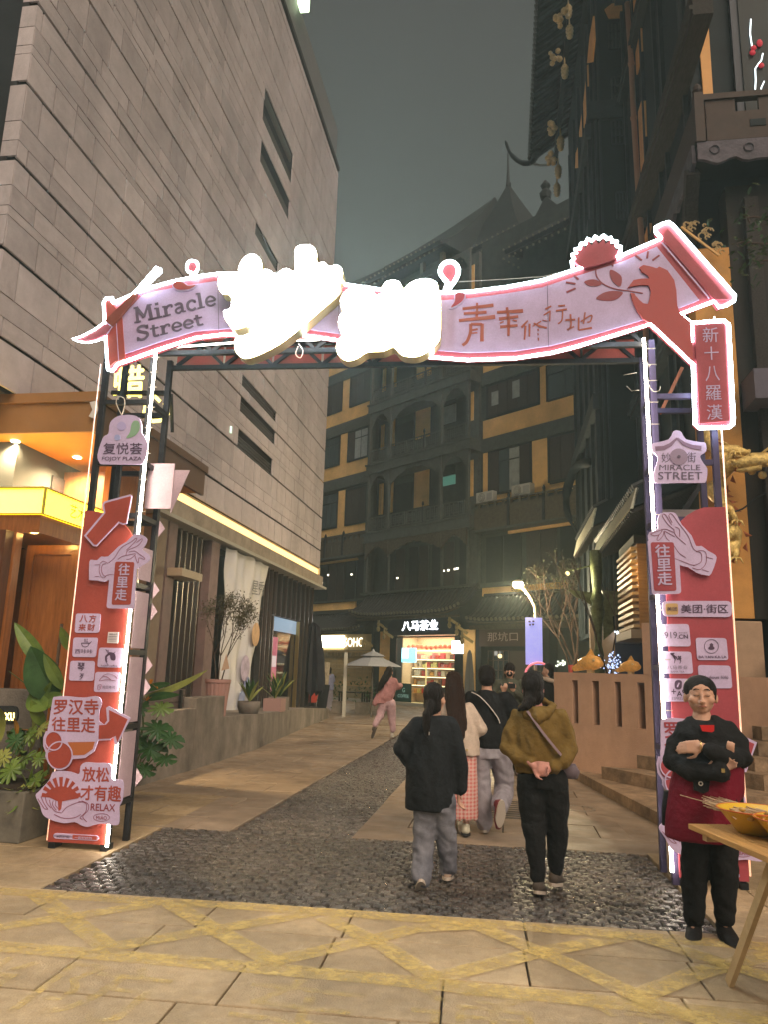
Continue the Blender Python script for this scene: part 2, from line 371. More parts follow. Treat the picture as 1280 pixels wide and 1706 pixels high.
# setts: uneven little wet blocks; the nearest three hundred are objects, the rest one mass
def sett(mb, x, y, w, d, r, z, ang=0):
    ca, sa = math.cos(ang), math.sin(ang); h = 0.05; c = 0.009
    tx, ty = r.uniform(-0.06, 0.06), r.uniform(-0.06, 0.06); xs, ys = w/2, d/2
    def P(a, b, zz): return (x+a*ca-b*sa, y+a*sa+b*ca, z+zz + (a*tx+b*ty if zz > -0.04 else 0))
    j = [r.uniform(-0.005, 0.005) for _ in range(8)]
    vs = [P(-xs,-ys,-h),P(xs,-ys,-h),P(xs,ys,-h),P(-xs,ys,-h),
          P(-xs,-ys,-c),P(xs,-ys,-c),P(xs,ys,-c),P(-xs,ys,-c),
          P(-xs+c+abs(j[0]),-ys+c+abs(j[1]),0),P(xs-c-abs(j[2]),-ys+c,0),P(xs-c,ys-c-abs(j[3]),0),P(-xs+c,ys-c,0),P(j[4],j[5],0.003+j[6]*0.5)]
    mb.add(vs, [(0,1,5,4),(1,2,6,5),(2,3,7,6),(3,0,4,7),(4,5,9,8),(5,6,10,9),(6,7,11,10),(7,4,8,11),(8,9,12),(9,10,12),(10,11,12),(11,8,12)])
rs = random.Random(5)
cob = GT.root('cobbles'); tag(cob, kind='structure')
variants = []
for k in range(14):
    m = MB(); sett(m, 0, 0, rs.uniform(0.094, 0.108), rs.uniform(0.066, 0.080), rs, 0); variants.append(m.mesh('cobble', M_sett))
stuffm = MB(); cnt = 0; y = V0+0.045; row = 0
while y < 1.0:
    x = -2.13 + (0.055 if row % 2 else 0)
    while x < 2.32:
        jx, jy = rs.uniform(-0.004, 0.004), rs.uniform(-0.005, 0.005); zz = rs.uniform(-0.006, 0.004); an = rs.uniform(-0.06, 0.06)
        if cnt < 300: inst('cobble', rs.choice(variants), cob, (x+jx, y+jy, zz), (rs.uniform(-0.03, 0.03), rs.uniform(-0.03, 0.03), an)); cnt += 1
        else: sett(stuffm, x+jx, y+jy, rs.uniform(0.094, 0.108), rs.uniform(0.066, 0.080), rs, zz, an)
        x += 0.112
    y += 0.086; row += 1
o = stuffm.build('small_cobbles', M_sett, cob); tag(o, kind='stuff')
st = MB(); y = 7.3; row = 0
while y < 30.1:
    x = SL+0.055 + (0.055 if row % 2 else 0)
    while x < SR-0.03:
        if y > band_y(x)+0.05: sett(st, x, y, 0.10, 0.074, rs, rs.uniform(-0.006, 0.004), rs.uniform(-0.05, 0.05))
        x += 0.112
    y += 0.086; row += 1
tag(st.build('cobble_strip', M_sett, AL.root('cobble_path')), kind='stuff')
for o in bpy.data.objects:
    if o.name == 'cobble_path': tag(o, kind='structure')
# yellow paint
paint = MB()
def pstroke(pts, wd, z=0.0035):
    P = [Vector(GT.g(*p)[:2]) for p in pts]
    for a, b in zip(P, P[1:]):
        d = (b-a).normalized(); nn = Vector((-d.y, d.x))*wd/2; n = max(1, int((b-a).length/0.4))
        paint.add([(*(a-nn), z), (*(b-nn), z), (*(b+nn), z), (*(a+nn), z)], [(0,1,2,3)])
zz = [0.0030]
def ps(pts, wd): zz[0] += 0.0004; pstroke(pts, wd, zz[0])
ps([(-60,1481),(60,1489),(210,1500),(400,1510),(640,1527),(840,1542),(1010,1556),(1300,1580)], 0.155)
ps([(-60,1573),(275,1600),(640,1632),(835,1652),(1055,1675),(1300,1700)], 0.155)
for seg in ([(60,1490),(180,1580)], [(250,1508),(-30,1550)], [(180,1580),(520,1522)], [(285,1508),(455,1605)], [(450,1604),(640,1562),(690,1548)],
            [(540,1530),(640,1578),(725,1632)], [(725,1632),(900,1588),(1040,1562)], [(805,1548),(950,1608),(1095,1676)], [(1050,1668),(1160,1624),(1290,1590)],
            [(1065,1562),(1160,1592),(1300,1636)], [(1098,1678),(1260,1730)], [(690,1549),(800,1544)]):
    ps(seg, 0.14)
tag(paint.build('painted_crosses', M_yel, GT.root('yellow_road_marking')), kind=None)
ch = MB()
for i, (cx, s_) in enumerate(((-1.75, '消'), (-1.0, '防'), (-0.02, '车'), (0.80, '通'), (1.62, '道'))):
    text_quad(s_, 'x', None, None, [(cx-0.30, -2.30, 0.0036), (cx+0.30, -2.34, 0.0036), (cx+0.30, -2.96, 0.0036), (cx-0.30, -2.92, 0.0036)], off=(0,0,0), bold=0.0, mb=ch)
rm = [o for o in bpy.data.objects if o.name == 'yellow_road_marking'][0]; tag(rm, kind='structure')
ch.build('painted_lettering', M_yel2, rm)
# manhole ring on the right
mh = MB(); p = AL.g(965, 1347)
mh.lathe([(0.20, -0.01), (0.20, 0.004), (0.165, 0.006), (0.165, -0.008), (0.0, -0.008)], (p.x, p.y, 0.0), 24)
tag(mh.build('manhole_cover', mat('dull steel', (0.30, 0.26, 0.21), 0.45, 0.6), alley))
dr = MB(); p = AL.g(790, 1360)
M_grate = mat('grate metal', (0.12, 0.11, 0.10), 0.35, 0.8)
for i in range(9): dr.box(p.x-0.02, p.x+0.62, p.y+i*0.14, p.y+i*0.14+0.05, -0.02, 0.006)
dr.build('drain_grate', M_grate, alley)
# ================================================================ NEON ARCH
M_steel = mat('black painted steel', (0.022, 0.022, 0.024), 0.45, 0.3, var=0.3, scale=20)
M_vsteel = mat('violet light tinted steel', (0.05, 0.040, 0.085), 0.45, 0.2, var=0.15, scale=15)  # dark grey steel; violet light on the right tower painted into its colour
M_red = mat('brick red sign board', (0.36, 0.070, 0.052), 0.5, var=0.06, scale=3, bump=0.05)
M_red2 = mat('coral red sign board', (0.36, 0.065, 0.085), 0.5, var=0.06, scale=3, bump=0.05)
M_rust = mat('rust orange board', (0.42, 0.13, 0.05), 0.55)
M_lil = mat('lilac white sign face', (0.56, 0.45, 0.68), 0.5, var=0.04, scale=2)
M_lilb = mat('lilac banner cloth', (0.50, 0.39, 0.62), 0.45, var=0.05, scale=1.5)
M_ink = mat('dark violet print', (0.09, 0.055, 0.10), 0.5)
M_inkg = mat('grey violet print', (0.13, 0.10, 0.15), 0.5)
M_maroon = mat('maroon print', (0.27, 0.06, 0.075), 0.5)
M_line = mat('thin maroon line', (0.25, 0.08, 0.13), 0.5)
M_pinkp = mat('pale pink panel', (0.46, 0.33, 0.37), 0.6, var=0.08, scale=3)
M_neon = glow('white neon tube', (0.78, 0.94, 1.0), 21.0)
M_neonw = glow('warm white neon tube', (1.0, 0.93, 0.80), 9.0)
M_char = glow('white light box face', (0.90, 1.0, 1.0), 65.0)
M_strip = glow('amber light strip', (1.0, 0.42, 0.22), 0.9)
M_gold = mat('brushed gold edge', (0.50, 0.38, 0.18), 0.35, 0.8)
M_wire = mat('wire', (0.4, 0.36, 0.3), 0.5)
M_tan = mat('tan badge', (0.55, 0.36, 0.16), 0.5)
for m_ in (M_red, M_red2, M_lil, M_pinkp, M_lilb): stain(m_, 2.5, 0.86, 1.06, fine=0.04, fs=60)
arch = GT.root('street_arch')
tag(arch, 'neon-edged scroll arch reading Miracle Street over the alley mouth', 'arch')
def cp(ox, oy, sc, pts): return [(ox+x/sc, oy+y/sc) for x, y in pts]
def G2(pts, c=0): return [(q.x, q.z) for q in (GT.f(x, y, c) for x, y in pts)]
def G3(pts, c=0): return [GT.f(x, y, c) for x, y in pts]
TW = {'L': (-2.77, -2.25), 'R': (2.33, 2.87)}
ZT = 4.55
def rp(x0, x1, z0, z1, r, n=5):
    o = []
    for cx, cz, a0 in ((x1-r, z1-r, 0), (x0+r, z1-r, 90), (x0+r, z0+r, 180), (x1-r, z0+r, 270)):
        for k in range(n+1): a = R(a0+90*k/n); o.append((cx+r*math.cos(a), cz+r*math.sin(a)))
    return o
def round_quad(q, f=0.10, n=4):
    """rounded corners on a 4-point outline in the (x,z) plane"""
    q = [Vector(p[:2]) for p in q]; o = []
    L = min((q[1]-q[0]).length, (q[2]-q[1]).length)*f*2
    for i in range(4):
        a, b, c = q[i-1], q[i], q[(i+1) % 4]; p = b+(a-b).normalized()*L; r = b+(c-b).normalized()*L
        for k in range(n+1):
            t = k/n; o.append(tuple((1-t)**2*p + 2*t*(1-t)*b + t*t*r))
    return o
for side, (xa, xb) in TW.items():
    ms = M_steel if side == 'L' else M_vsteel; s = 0.05
    for x in (xa, xb-s):
        for y in (0.0, 0.38):
            m = MB(); m.box(x, x+s, y, y+s, 0.0, ZT if not (side == 'R') else 4.5); m.build('post', ms, arch)
    zr = [0.33, 0.97, 1.62, 2.22, 2.85, 3.35, 3.95]
    for z in zr:
        m = MB(); m.box(xa+s+.001, xb-s-.001, 0.383, 0.427, z, z+0.045); m.build('crossbar', ms, arch)
        m = MB(); xx = xb-s if side == 'L' else xa
        m.box(xx+0.002, xx+s-0.002, s+.001, 0.379, z, z+0.045); m.build('crossbar', ms, arch)
        if z > 2.7: m = MB(); m.box(xa+s+.001, xb-s-.001, 0.003, 0.047, z, z+0.045); m.build('crossbar', ms, arch)
    if side == 'L':
        m = MB(); m.box(-2.53, -2.49, 0.006, 0.044, 2.90, 3.35); m.build('upright', ms, arch)
        for z0, z1 in ((0.39, 0.95), (1.03, 1.60), (1.68, 2.19), (2.30, 2.60)):      # pale panels on the inner side
            m = MB(); m.box(xb-0.012, xb-0.004, 0.09, 0.36, z0, z1); m.build('side_panel', M_pinkp, arch)
        m = MB(); m.box(xb-0.06, xb+0.20, 0.20, 0.215, 2.98, 3.42); m.build('side_panel', M_pinkp, arch)
        m = MB(); m.prismY([(-2.15, 2.98), (-1.99, 3.42), (-2.16, 3.42)], 0.44, 0.45); m.build('side_panel', M_pinkp, arch)
        for k, z in enumerate((0.45, 1.25, 1.45, 1.95, 2.15, 2.75)):
            m = MB(); m.prismY([(xb+0.0, z), (xb+0.06, z+0.08), (xb+0.0, z+0.16)], 0.435, 0.445); m.build('side_flag', M_pinkp, arch)
    else:
        m = MB(); m.box(xa+0.04, xb-0.10, 0.30, 0.31, 2.4, 3.02); m.build('side_panel', mat('grey board', (0.32, 0.27, 0.26), 0.6), arch)
        m = MB(); m.beam((2.62, 0.41, 2.95), (2.84, 0.41, 3.3), 0.04); m.build('brace', M_steel, arch)
        m = MB(); m.beam((2.50, 0.41, 3.95), (2.72, 0.41, 4.4), 0.03); m.build('brace', mat('orange brace', (0.35, 0.12, 0.06), 0.6), arch)
# face panels with a quarter-round top
m = MB(); pts = [(-2.775, 0.05), (-2.265, 0.05), (-2.265, 2.58)]
for k in range(13): a = R(90*k/12); pts.append((-2.775+0.51*math.cos(a), 2.55+0.36*math.sin(a)))
m.prismY(pts, -0.022, -0.002); m.build('face_panel', M_red, arch)
m = MB(); pts = [(2.375, 0.06), (2.885, 0.06)]
pr = G2(cp(1060, 700, 5.506, [(720, 800), (620, 805), (545, 830), (470, 875), (420, 920), (330, 980), (190, 1010)]))
pts += [(2.885, pr[0][1])] + pr[1:-1] + [(2.375, pr[-1][1])]
m.prismY(pts, -0.022, -0.002); m.build('face_panel', M_red2, arch)
for xx in (-2.77, -2.31, 2.38, 2.82):
    m = MB(); m.box(xx, xx+0.06, -0.02, 0.1, 0.0, 0.048); m.build('foot', M_steel, arch)
# truss across the top
for y in (0.02, 0.38):
    for z in (4.45, 4.70):
        m = MB(); m.box(-2.249, 2.329, y, y+0.045, z, z+0.045); m.build('truss_chord', M_steel, arch)
    for k in range(9):
        x = -2.2+k*0.5; m = MB(); m.beam((x, y+0.022, 4.496), (x+0.25, y+0.022, 4.698), 0.03); m.build('truss_brace', M_steel, arch)
        m = MB(); m.beam((x+0.27, y+0.022, 4.698), (x+0.48, y+0.022, 4.496), 0.03); m.build('truss_brace', M_steel, arch)
for k in range(9):
    m = MB(); m.box(-2.22+k*0.505, -1.74+k*0.505, 0.435, 0.445, 4.48, 4.80); m.build('back_panel', M_red, arch)
# ---- banner
TOP = [(187,504),(222,490),(250,479),(287,469),(325,461),(362,456),(420,455),(500,461),(563,472),(632,482),(690,486),(742,487),(782,486),(845,478),(905,467),(965,447),(1000,438),(1035,426),(1070,411),(1103,397)]
SCR = [(1093,386),(1093,379),(1104,373),(1115,370),(1122,375),(1226,493),(1224,501),(1211,509),(1199,512),(1191,502)]
SIG = [(1135,523),(1152,537),(1207,534),(1215,540),(1223,698),(1222,707),(1215,712),(1166,713),(1159,707),(1156,607)]
BOT = [(1085,540),(1040,554),(1000,566),(960,578),(920,588),(860,597),(780,600),(704,594),(640,583),(563,567),(500,558),(412,556),(365,558),(325,563),(262,583),(195,607),(187,618),(179,616)]
LFT = [(175,560),(172,505),(176,497),(187,496)]
outline = G2(TOP+SCR+SIG+BOT+LFT, -0.09)
m = MB(); m.prismY(off_poly(outline, -0.005), -0.09, -0.01); m.build('banner_board', M_red2, arch)
inn = G2([(203,527),(236,492),(262,485),(300,477),(362,468),(460,466),(563,484),(632,496),(742,500),(784,497),(845,489),(905,479),(965,459),(1035,437),(1095,411),(1166,500),(1132,514),(1083,530),(1040,543),(1000,555),(920,576),(860,585),(780,588),(704,582),(640,571),(563,556),(500,547),(412,545),(325,552),(262,571),(207,590)], -0.094)
m = MB(); m.prismY(inn, -0.096, -0.088); fb_ = m.build('banner_face', M_lilb, arch)
for px_, py0, py1 in ((913, 470, 578), (362, 462, 555), (563, 478, 562)):
    q = G3([(px_, py0), (px_+2, py1)], -0.098); m = MB(); m.beam(q[0], q[1], 0.004); m.build('face_seam', M_inkg, fb_)
def neon(pts, r=0.016, mt=None, closed=False, c=-0.10, par=None, name='neon_tube', sp=0):
    P = G3(pts, c); r = r*0.82 if r > 0.009 else r
    if sp: P = spline(P, sp, closed)
    m = MB(); m.tube(P, r, 8, closed=closed); return m.build(name, mt or M_neon, par or arch, smooth=True)
neon([(187,505)]+TOP[1:], 0.017); neon(TOP[-1:]+SCR+SIG[:2]+[(1154,570)], 0.018); neon([(1154,560),(1154,538)]+SIG[2:], 0.020)
neon(SIG[-1:]+BOT, 0.018); neon(BOT[-1:]+LFT+TOP[:1], 0.016)
# scroll roller, sign, left roll
m = MB(); m.prismY(G2([(1103,397),(1113,381),(1214,499),(1191,500)], -0.1), -0.104, -0.091); m.build('scroll_roller', M_red2, arch)
q = G3([(1104,404),(1183,497)], -0.106); m = MB(); m.beam(q[0], q[1], 0.012, 0.004, up=(0,1,0)); m.build('roller_line', M_lil, arch)
m = MB(); m.prismY(G2([(1158,541),(1208,539),(1216,702),(1166,706)], -0.1), -0.106, -0.091); sg = m.build('name_plate', M_red2, arch)
for i, s_ in enumerate('新十八羅漢'):
    y0 = 546+i*32.2; dx = i*1.7; w2 = 13
    if s_ in '十八': w2 = 12
    hh = 24 if s_ not in '十' else 21
    q = G3([(1184-w2+dx, y0), (1184+w2+dx, y0-1), (1185+w2+dx, y0+hh), (1185-w2+dx, y0+hh+1)], -0.107)
    text_quad(s_, 'lettering', M_lil, sg, q, bold=-0.002)
m = MB(); m.prismY(G2([(176,501),(187,505),(203,527),(208,598),(190,604),(181,612)], -0.1), -0.104, -0.089); m.build('scroll_roller', M_red, arch)
q = G3([(192,520),(197,600)], -0.107); m = MB(); m.beam(q[0], q[1], 0.006, 0.003, up=(0,1,0)); m.build('roller_line', M_lil, arch)
# slab-serif "Miracle Street" built as strokes
def glyphs():
    g = {}
    def ser(x, y, w=0.26): return ([(x-w/2, y), (x+w/2, y)], 0.10)
    g['M'] = (1.05, [([(0.16,0),(0.22,1)],0.15), ([(0.20,1),(0.52,0.25)],0.17), ([(0.52,0.25),(0.82,1)],0.12), ([(0.84,1),(0.88,0)],0.18), ser(0.16,0.05,0.34), ser(0.88,0.05,0.36), ([(0.06,0.95),(0.26,0.95)],0.10), ([(0.78,0.95),(1.0,0.95)],0.10)])
    g['i'] = (0.42, [([(0.2,0.0),(0.2,0.66)],0.17), ser(0.2,0.045,0.38), ([(0.04,0.64),(0.2,0.64)],0.09), ([(0.2,0.84),(0.2,1.0)],0.18)])
    g['r'] = (0.58, [([(0.18,0),(0.18,0.66)],0.17), ser(0.2,0.045,0.40), ([(0.03,0.64),(0.18,0.64)],0.09), ([(0.2,0.42),(0.30,0.60),(0.42,0.66),(0.52,0.64)],0.13), ([(0.52,0.66),(0.52,0.48)],0.10)])
    g['a'] = (0.62, [([(0.10,0.56),(0.26,0.65),(0.40,0.60),(0.44,0.46),(0.44,0.04)],0.14), ([(0.44,0.38),(0.24,0.36),(0.11,0.24),(0.13,0.09),(0.26,0.03),(0.44,0.16)],0.12), ([(0.42,0.05),(0.60,0.05)],0.10)])
    g['c'] = (0.56, [([(0.50,0.50),(0.46,0.60),(0.32,0.66),(0.16,0.56),(0.10,0.34),(0.16,0.12),(0.32,0.03),(0.50,0.12)],0.14), ([(0.50,0.66),(0.50,0.46)],0.09)])
    g['l'] = (0.40, [([(0.2,0),(0.2,1.05)],0.17), ser(0.2,0.045,0.38), ([(0.04,1.02),(0.2,1.02)],0.09)])
    g['e'] = (0.60, [([(0.12,0.34),(0.52,0.34),(0.48,0.54),(0.32,0.66),(0.16,0.56),(0.10,0.34),(0.16,0.12),(0.34,0.03),(0.54,0.12)],0.125)])
    g['S'] = (0.74, [([(0.62,0.76),(0.52,0.92),(0.34,0.97),(0.16,0.88),(0.15,0.70),(0.34,0.56),(0.56,0.44),(0.60,0.22),(0.44,0.05),(0.22,0.05),(0.08,0.20)],0.155), ([(0.63,0.98),(0.63,0.72)],0.09), ([(0.08,0.0),(0.08,0.27)],0.09)])
    g['t'] = (0.50, [([(0.20,0.86),(0.20,0.16),(0.28,0.05),(0.46,0.06)],0.15), ([(0.02,0.62),(0.46,0.62)],0.10)])
    return g
GL = glyphs()
def stroke_word(word, m, par, quad):
    tot = sum(GL[c][0] for c in word); x = 0; TL, TR, BR, BL = [Vector(p) for p in quad]; M = MB()
    for c in word:
        wd, st = GL[c]
        for pts, th in st:
            P = [Vector(p) for p in pts]
            if len(P) > 2: P = [Vector((v.x, v.y)) for v in spline([(p.x, p.y, 0) for p in P], 4, False)]
            k = MB(); ribbon(k, P, th, -0.002, 0.002)
            mapped = []
            for vx, vy, vz in k.v:
                a = (x+vx)/tot; b = vz; bot = BL.lerp(BR, a); top = TL.lerp(TR, a); q = bot.lerp(top, b); mapped.append((q.x, q.y-0.003+vy, q.z))
            M.add(mapped, k.f)
        x += wd
    return M.build('lettering', m, par)
stroke_word('Miracle', M_inkg, fb_, G3([(220,513),(357,484),(361,508),(224,539)], -0.097))
stroke_word('Street', M_inkg, fb_, G3([(225,545),(336,520),(340,541),(227,569)], -0.097))
# hand-drawn 青年修行地 as brush strokes, pixel traced
def strokes(ox, oy, sc, data, m, par, c=-0.097, nm='lettering', mul=1.0):
    M = MB()
    for pts, th in data:
        P = G2(cp(ox, oy, sc, pts), c); k = (GT.f(700, 500, c)-GT.f(701, 500, c)).length
        w_ = [t/sc*k*mul for t in th] if isinstance(th, (list, tuple)) else th/sc*k*mul
        if len(P) > 2 and not isinstance(w_, list): P = [(v.x, v.y) for v in spline([(p[0], p[1], 0) for p in P], 4, False)]
        ribbon(M, P, w_, c-0.004, c-0.0005)
    return M.build(nm, m, par)
M_brush = mat('brick brush lettering', (0.36, 0.10, 0.07), 0.5)
strokes(740, 470, 4.741, [
 ([(150,212),(395,183)],[22,28]), ([(160,250),(340,238)],[22,24]), ([(122,305),(408,275)],[24,34]), ([(265,165),(262,285)],[16,22]),
 ([(215,330),(212,400),(185,470),(150,500)],24), ([(215,332),(305,335)],22), ([(305,330),(303,470)],[26,28]), ([(225,380),(270,372)],16), ([(220,405),(268,400)],12),
 ([(422,240),(628,228)],[22,30]), ([(438,292),(590,272)],[26,22]), ([(447,355),(585,342)],[24,20]), ([(500,200),(515,290),(513,425)],[20,24,18]), ([(445,325),(475,312)],12), ([(545,300),(580,308)],12),
 ([(665,305),(615,360)],[12,18]), ([(648,345),(640,455)],[16,12]), ([(680,330),(678,430)],[16,12]), ([(770,310),(705,350)],[10,8]), ([(712,325),(760,350),(815,362)],[12,18,14]), ([(745,370),(750,385)],10), ([(745,405),(748,420)],9), ([(748,440),(750,462)],10), ([(780,300),(820,310)],6),
 ([(850,190),(805,215)],14), ([(845,228),(792,262)],12), ([(842,235),(838,310)],10), ([(905,190),(960,184)],13), ([(888,228),(975,215)],15), ([(940,228),(935,300),(905,330)],11),
 ([(962,300),(1040,297)],15), ([(1002,255),(1005,350),(980,378)],14), ([(975,378),(1030,352)],12), ([(1068,280),(1066,380)],13), ([(1066,380),(1172,362)],[12,16]), ([(1118,240),(1105,330)],12), ([(1085,312),(1168,262),(1160,310),(1135,318)],11)], M_brush, fb_)
# lotus spray, hand, light rays
M = MB(); st_ = [([(295,350),(300,400),(340,450),(420,485),(520,500),(608,515)],7), ([(395,318),(412,335)],7)]
strokes(920, 360, 4, st_, M_maroon, fb_, nm='painted_stem')
for pts in ([(217,440),(250,425),(295,425),(335,450),(300,468),(250,465)], [(390,360),(430,372),(468,410),(458,470),(415,445),(392,405)], [(297,552),(340,515),(400,500),(475,508),(440,550),(380,565)]):
    m = MB(); m.prismY([(v.x, v.y) for v in spline([(p[0], p[1], 0) for p in G2(cp(920,360,4,pts), -0.098)], 4)], -0.101, -0.0965); m.build('painted_leaf', M_maroon, fb_)
strokes(920, 360, 4, [([(558,262),(602,296)],12), ([(643,235),(636,282)],12), ([(718,262),(672,296)],12), ([(95,442),(160,452)],12), ([(100,508),(160,482)],12), ([(150,395),(180,425)],12)], M_maroon, fb_, nm='painted_ray')
hand = [(585,345),(610,330),(650,338),(700,352),(715,340),(770,365),(815,430),(830,500),(835,600),(858,655),(930,715),(940,985),(660,722),(610,690),(570,640),(535,560),(525,515),(550,520),(580,560),(610,585),(640,590),(655,540),(660,500),(645,465),(600,462),(545,470),(505,482),(545,430),(600,420),(650,420),(640,400),(600,375)]
m = MB(); m.prismY(G2(cp(920,360,4,hand), -0.10), -0.112, -0.092); m.build('hand_cutout', mat('maroon hand cutout', (0.40, 0.075, 0.075), 0.5), arch)
# lotus flower on top
lot = [(180,330),(150,300),(165,290),(150,262),(175,262),(165,232),(200,240),(200,205),(228,222),(240,180),(268,205),(290,165),(312,195),(345,160),(355,195),(390,170),(392,205),(425,195),(418,230),(445,235),(425,262),(430,285),(395,300),(300,330),(220,345)]
lt = G2(cp(920,360,4,lot), -0.11); m = MB(); m.prismY(off_poly(lt, 0.004), -0.125, -0.08); lo = m.build('lotus_cutout', M_red2, arch)
lotn = [(140,335),(135,300),(150,288),(138,258),(165,245),(158,222),(190,215),(195,185),(225,185),(240,152),(268,165),(290,138),(318,152),(345,130),(370,150),(395,145),(405,172),(435,170),(432,200),(462,205),(455,235),(462,260),(430,275)]
neon(cp(920,360,4,lotn), 0.020, c=-0.12, par=lo)
# droplets
def drop(ox, oy, sc, pts, r=0.014, mt=M_red2):
    P = G2(cp(ox, oy, sc, pts), -0.11); P = [(v.x, v.y) for v in spline([(a, b, 0) for a, b in P], 4)]
    m = MB(); m.prismY(P, -0.12, -0.09); d = m.build('droplet_cutout', mt, arch)
    Q = [Vector((a, -0.122, b)) for a, b in off_poly(P, 0.006)]; k = MB(); k.tube(Q, r, 8, closed=True); k.build('neon_tube', M_neon, d, smooth=True); return d
drop(340, 390, 2.909, [(1150,185),(1165,150),(1200,140),(1228,160),(1230,200),(1205,245),(1175,275),(1185,240),(1165,215)], 0.018)
drop(100, 400, 4, [(850,185),(858,155),(885,145),(912,160),(915,195),(900,225),(905,255),(880,240),(885,220),(858,212)], 0.012)
for dd, mt in (([(752,300),(780,275),(820,285),(850,305),(900,300),(860,325),(800,330),(768,322)], M_red),):
    P = [(v.x, v.y) for v in spline([(a, b, 0) for a, b in G2(cp(100,400,4,dd), -0.11)], 4)]
    m = MB(); m.prismY(off_poly(P, 0.012), -0.108, -0.09); o = m.build('droplet_cutout', M_lil, arch); m = MB(); m.prismY(P, -0.112, -0.1085); m.build('red_fill', mt, o)
P = [(v.x, v.y) for v in spline([(a, b, 0) for a, b in G2(cp(740,470,4.741,[(95,95),(130,78),(165,100),(150,145),(105,180),(60,198),(90,150)]), -0.11)], 4)]
m = MB(); m.prismY(off_poly(P, 0.012), -0.108, -0.09); o = m.build('droplet_cutout', M_lil, arch); m = MB(); m.prismY(P, -0.112, -0.1085); m.build('red_fill', M_red2, o)
# brush
m = MB(); m.prismY(G2(cp(100,400,4,[(300,540),(480,365),(520,345),(500,400),(345,580)]), -0.12), -0.135, -0.105); br = m.build('brush_cutout', mat('brown brush', (0.22, 0.06, 0.04), 0.5), arch)
m = MB(); m.prismY(G2(cp(100,400,4,[(75,660),(150,640),(230,600),(295,550),(335,590),(300,635),(230,668),(150,680),(110,675)]), -0.12), -0.135, -0.105); m.build('brush_tip', M_maroon, br)
m = MB(); m.prismY(G2(cp(100,400,4,[(500,355),(640,185),(668,200),(530,365)]), -0.12), -0.135, -0.105); m.build('brush_handle', M_lil, br)
neon(cp(100,400,4,[(530,345),(670,212),(668,195),(640,182),(600,230),(490,355)]), 0.016, c=-0.14, par=br)
neon(cp(100,400,4,[(490,358),(350,415)]), 0.012, c=-0.12, par=br)
neon(cp(100,400,4,[(295,548),(230,595),(150,638),(80,660),(120,676),(180,684),(240,672),(285,655)]), 0.010, c=-0.14, par=br)
neon(cp(100,400,4,[(300,545),(345,578),(305,635)]), 0.004, mt=M_lil, c=-0.14, par=br, name='outline')
# blazing light-box characters 妙 街
MIAO = [(65,220),(75,195),(100,185),(160,190),(165,160),(185,120),(215,98),(245,98),(270,120),(278,150),(275,172),(300,170),(325,180),(340,205),(370,175),(400,165),(430,180),(438,170),(438,80),(450,60),(480,50),(520,55),(542,85),(545,135),(580,135),(605,155),(640,148),(665,165),(668,200),(650,230),(658,260),(640,300),(560,370),(480,440),(380,520),(290,570),(210,600),(170,590),(148,560),(145,520),(160,495),(200,490),(260,460),(235,458),(200,445),(150,460),(125,445),(105,420),(92,390),(95,370),(125,358),(130,310),(115,290),(85,285),(68,260)]
JIE = [(660,310),(680,280),(710,258),(740,255),(770,248),(805,255),(828,290),(860,285),(862,255),(885,230),(920,222),(950,232),(970,265),(990,245),(1030,222),(1090,215),(1130,235),(1140,270),(1148,300),(1148,480),(1130,530),(1090,565),(1040,590),(980,590),(950,575),(920,545),(870,565),(790,570),(740,600),(690,612),(655,590),(640,560),(642,520),(665,490),(655,460),(648,430),(655,395),(670,375),(660,345)]
for pts, nm in ((MIAO, 'light_box_character'), (JIE, 'light_box_character')):
    P = G2(cp(340, 390, 2.909, pts), -0.26); P = [(v.x, v.y) for v in spline([(a, b, 0) for a, b in P], 3)]
    m = MB(); m.prismY(off_poly(P, 0.004), -0.25, -0.11); o = m.build(nm, M_gold, arch); m = MB(); m.prismY(off_poly(P, -0.004), -0.262, -0.2505); m.build('lit_face', M_char, o)
# neon under the banner and down the towers
neon([(283,579),(388,571),(470,568),(560,565)], 0.011, mt=M_neonw, c=-0.005)
def vtube(x, z0, z1, mt, r=0.013, y=-0.035, xt=None):
    m = MB(); m.tube([(x if xt is None else xt, y, z1), (x, y, z0)], r, 8); m.build('neon_tube', mt, arch, smooth=True)
M_neont = glow('cool white neon tube', (1.0, 0.90, 0.74), 34.0)
vtube(-2.243, 0.04, 4.45, M_neont, xt=-2.235); vtube(2.318, 0.10, 4.5, M_neont, xt=2.28)
vtube(-2.785, 0.06, 4.35, M_strip, 0.005, -0.02); vtube(2.895, 0.10, 4.7, M_strip, 0.007, -0.02)
# clips and cable ends
for z in (0.5,0.9,1.3,1.7,2.1,2.5,2.9,3.2,3.45,3.7,3.9,4.1,4.25,4.4):
    for x, xw in ((-2.245, 0.05), (2.32, 0.06)):
        m = MB(); m.box(x-0.03, x+xw, -0.036, -0.028, z, z+0.006); m.build('cable_tie', M_wire, arch)
for pts in ([(1040,625),(1062,621)], [(1045,643),(1054,652)], [(1054,651),(1066,650)], [(1082,611),(1086,607)]):
    neon(pts, 0.003, mt=M_wire, c=-0.04, name='loose_wire')
neon([(1081,640),(1090,652),(1100,650),(1101,643)], 0.003, mt=M_wire, c=-0.02, name='loose_wire', sp=4)
neon([(496,577),(492,590),(500,596),(504,584),(497,573)], 0.004, mt=M_strip, c=-0.03, name='loose_wire', sp=4)
neon([(755,470),(830,466),(905,461),(960,448)], 0.003, mt=M_wire, c=0.1, name='loose_wire')

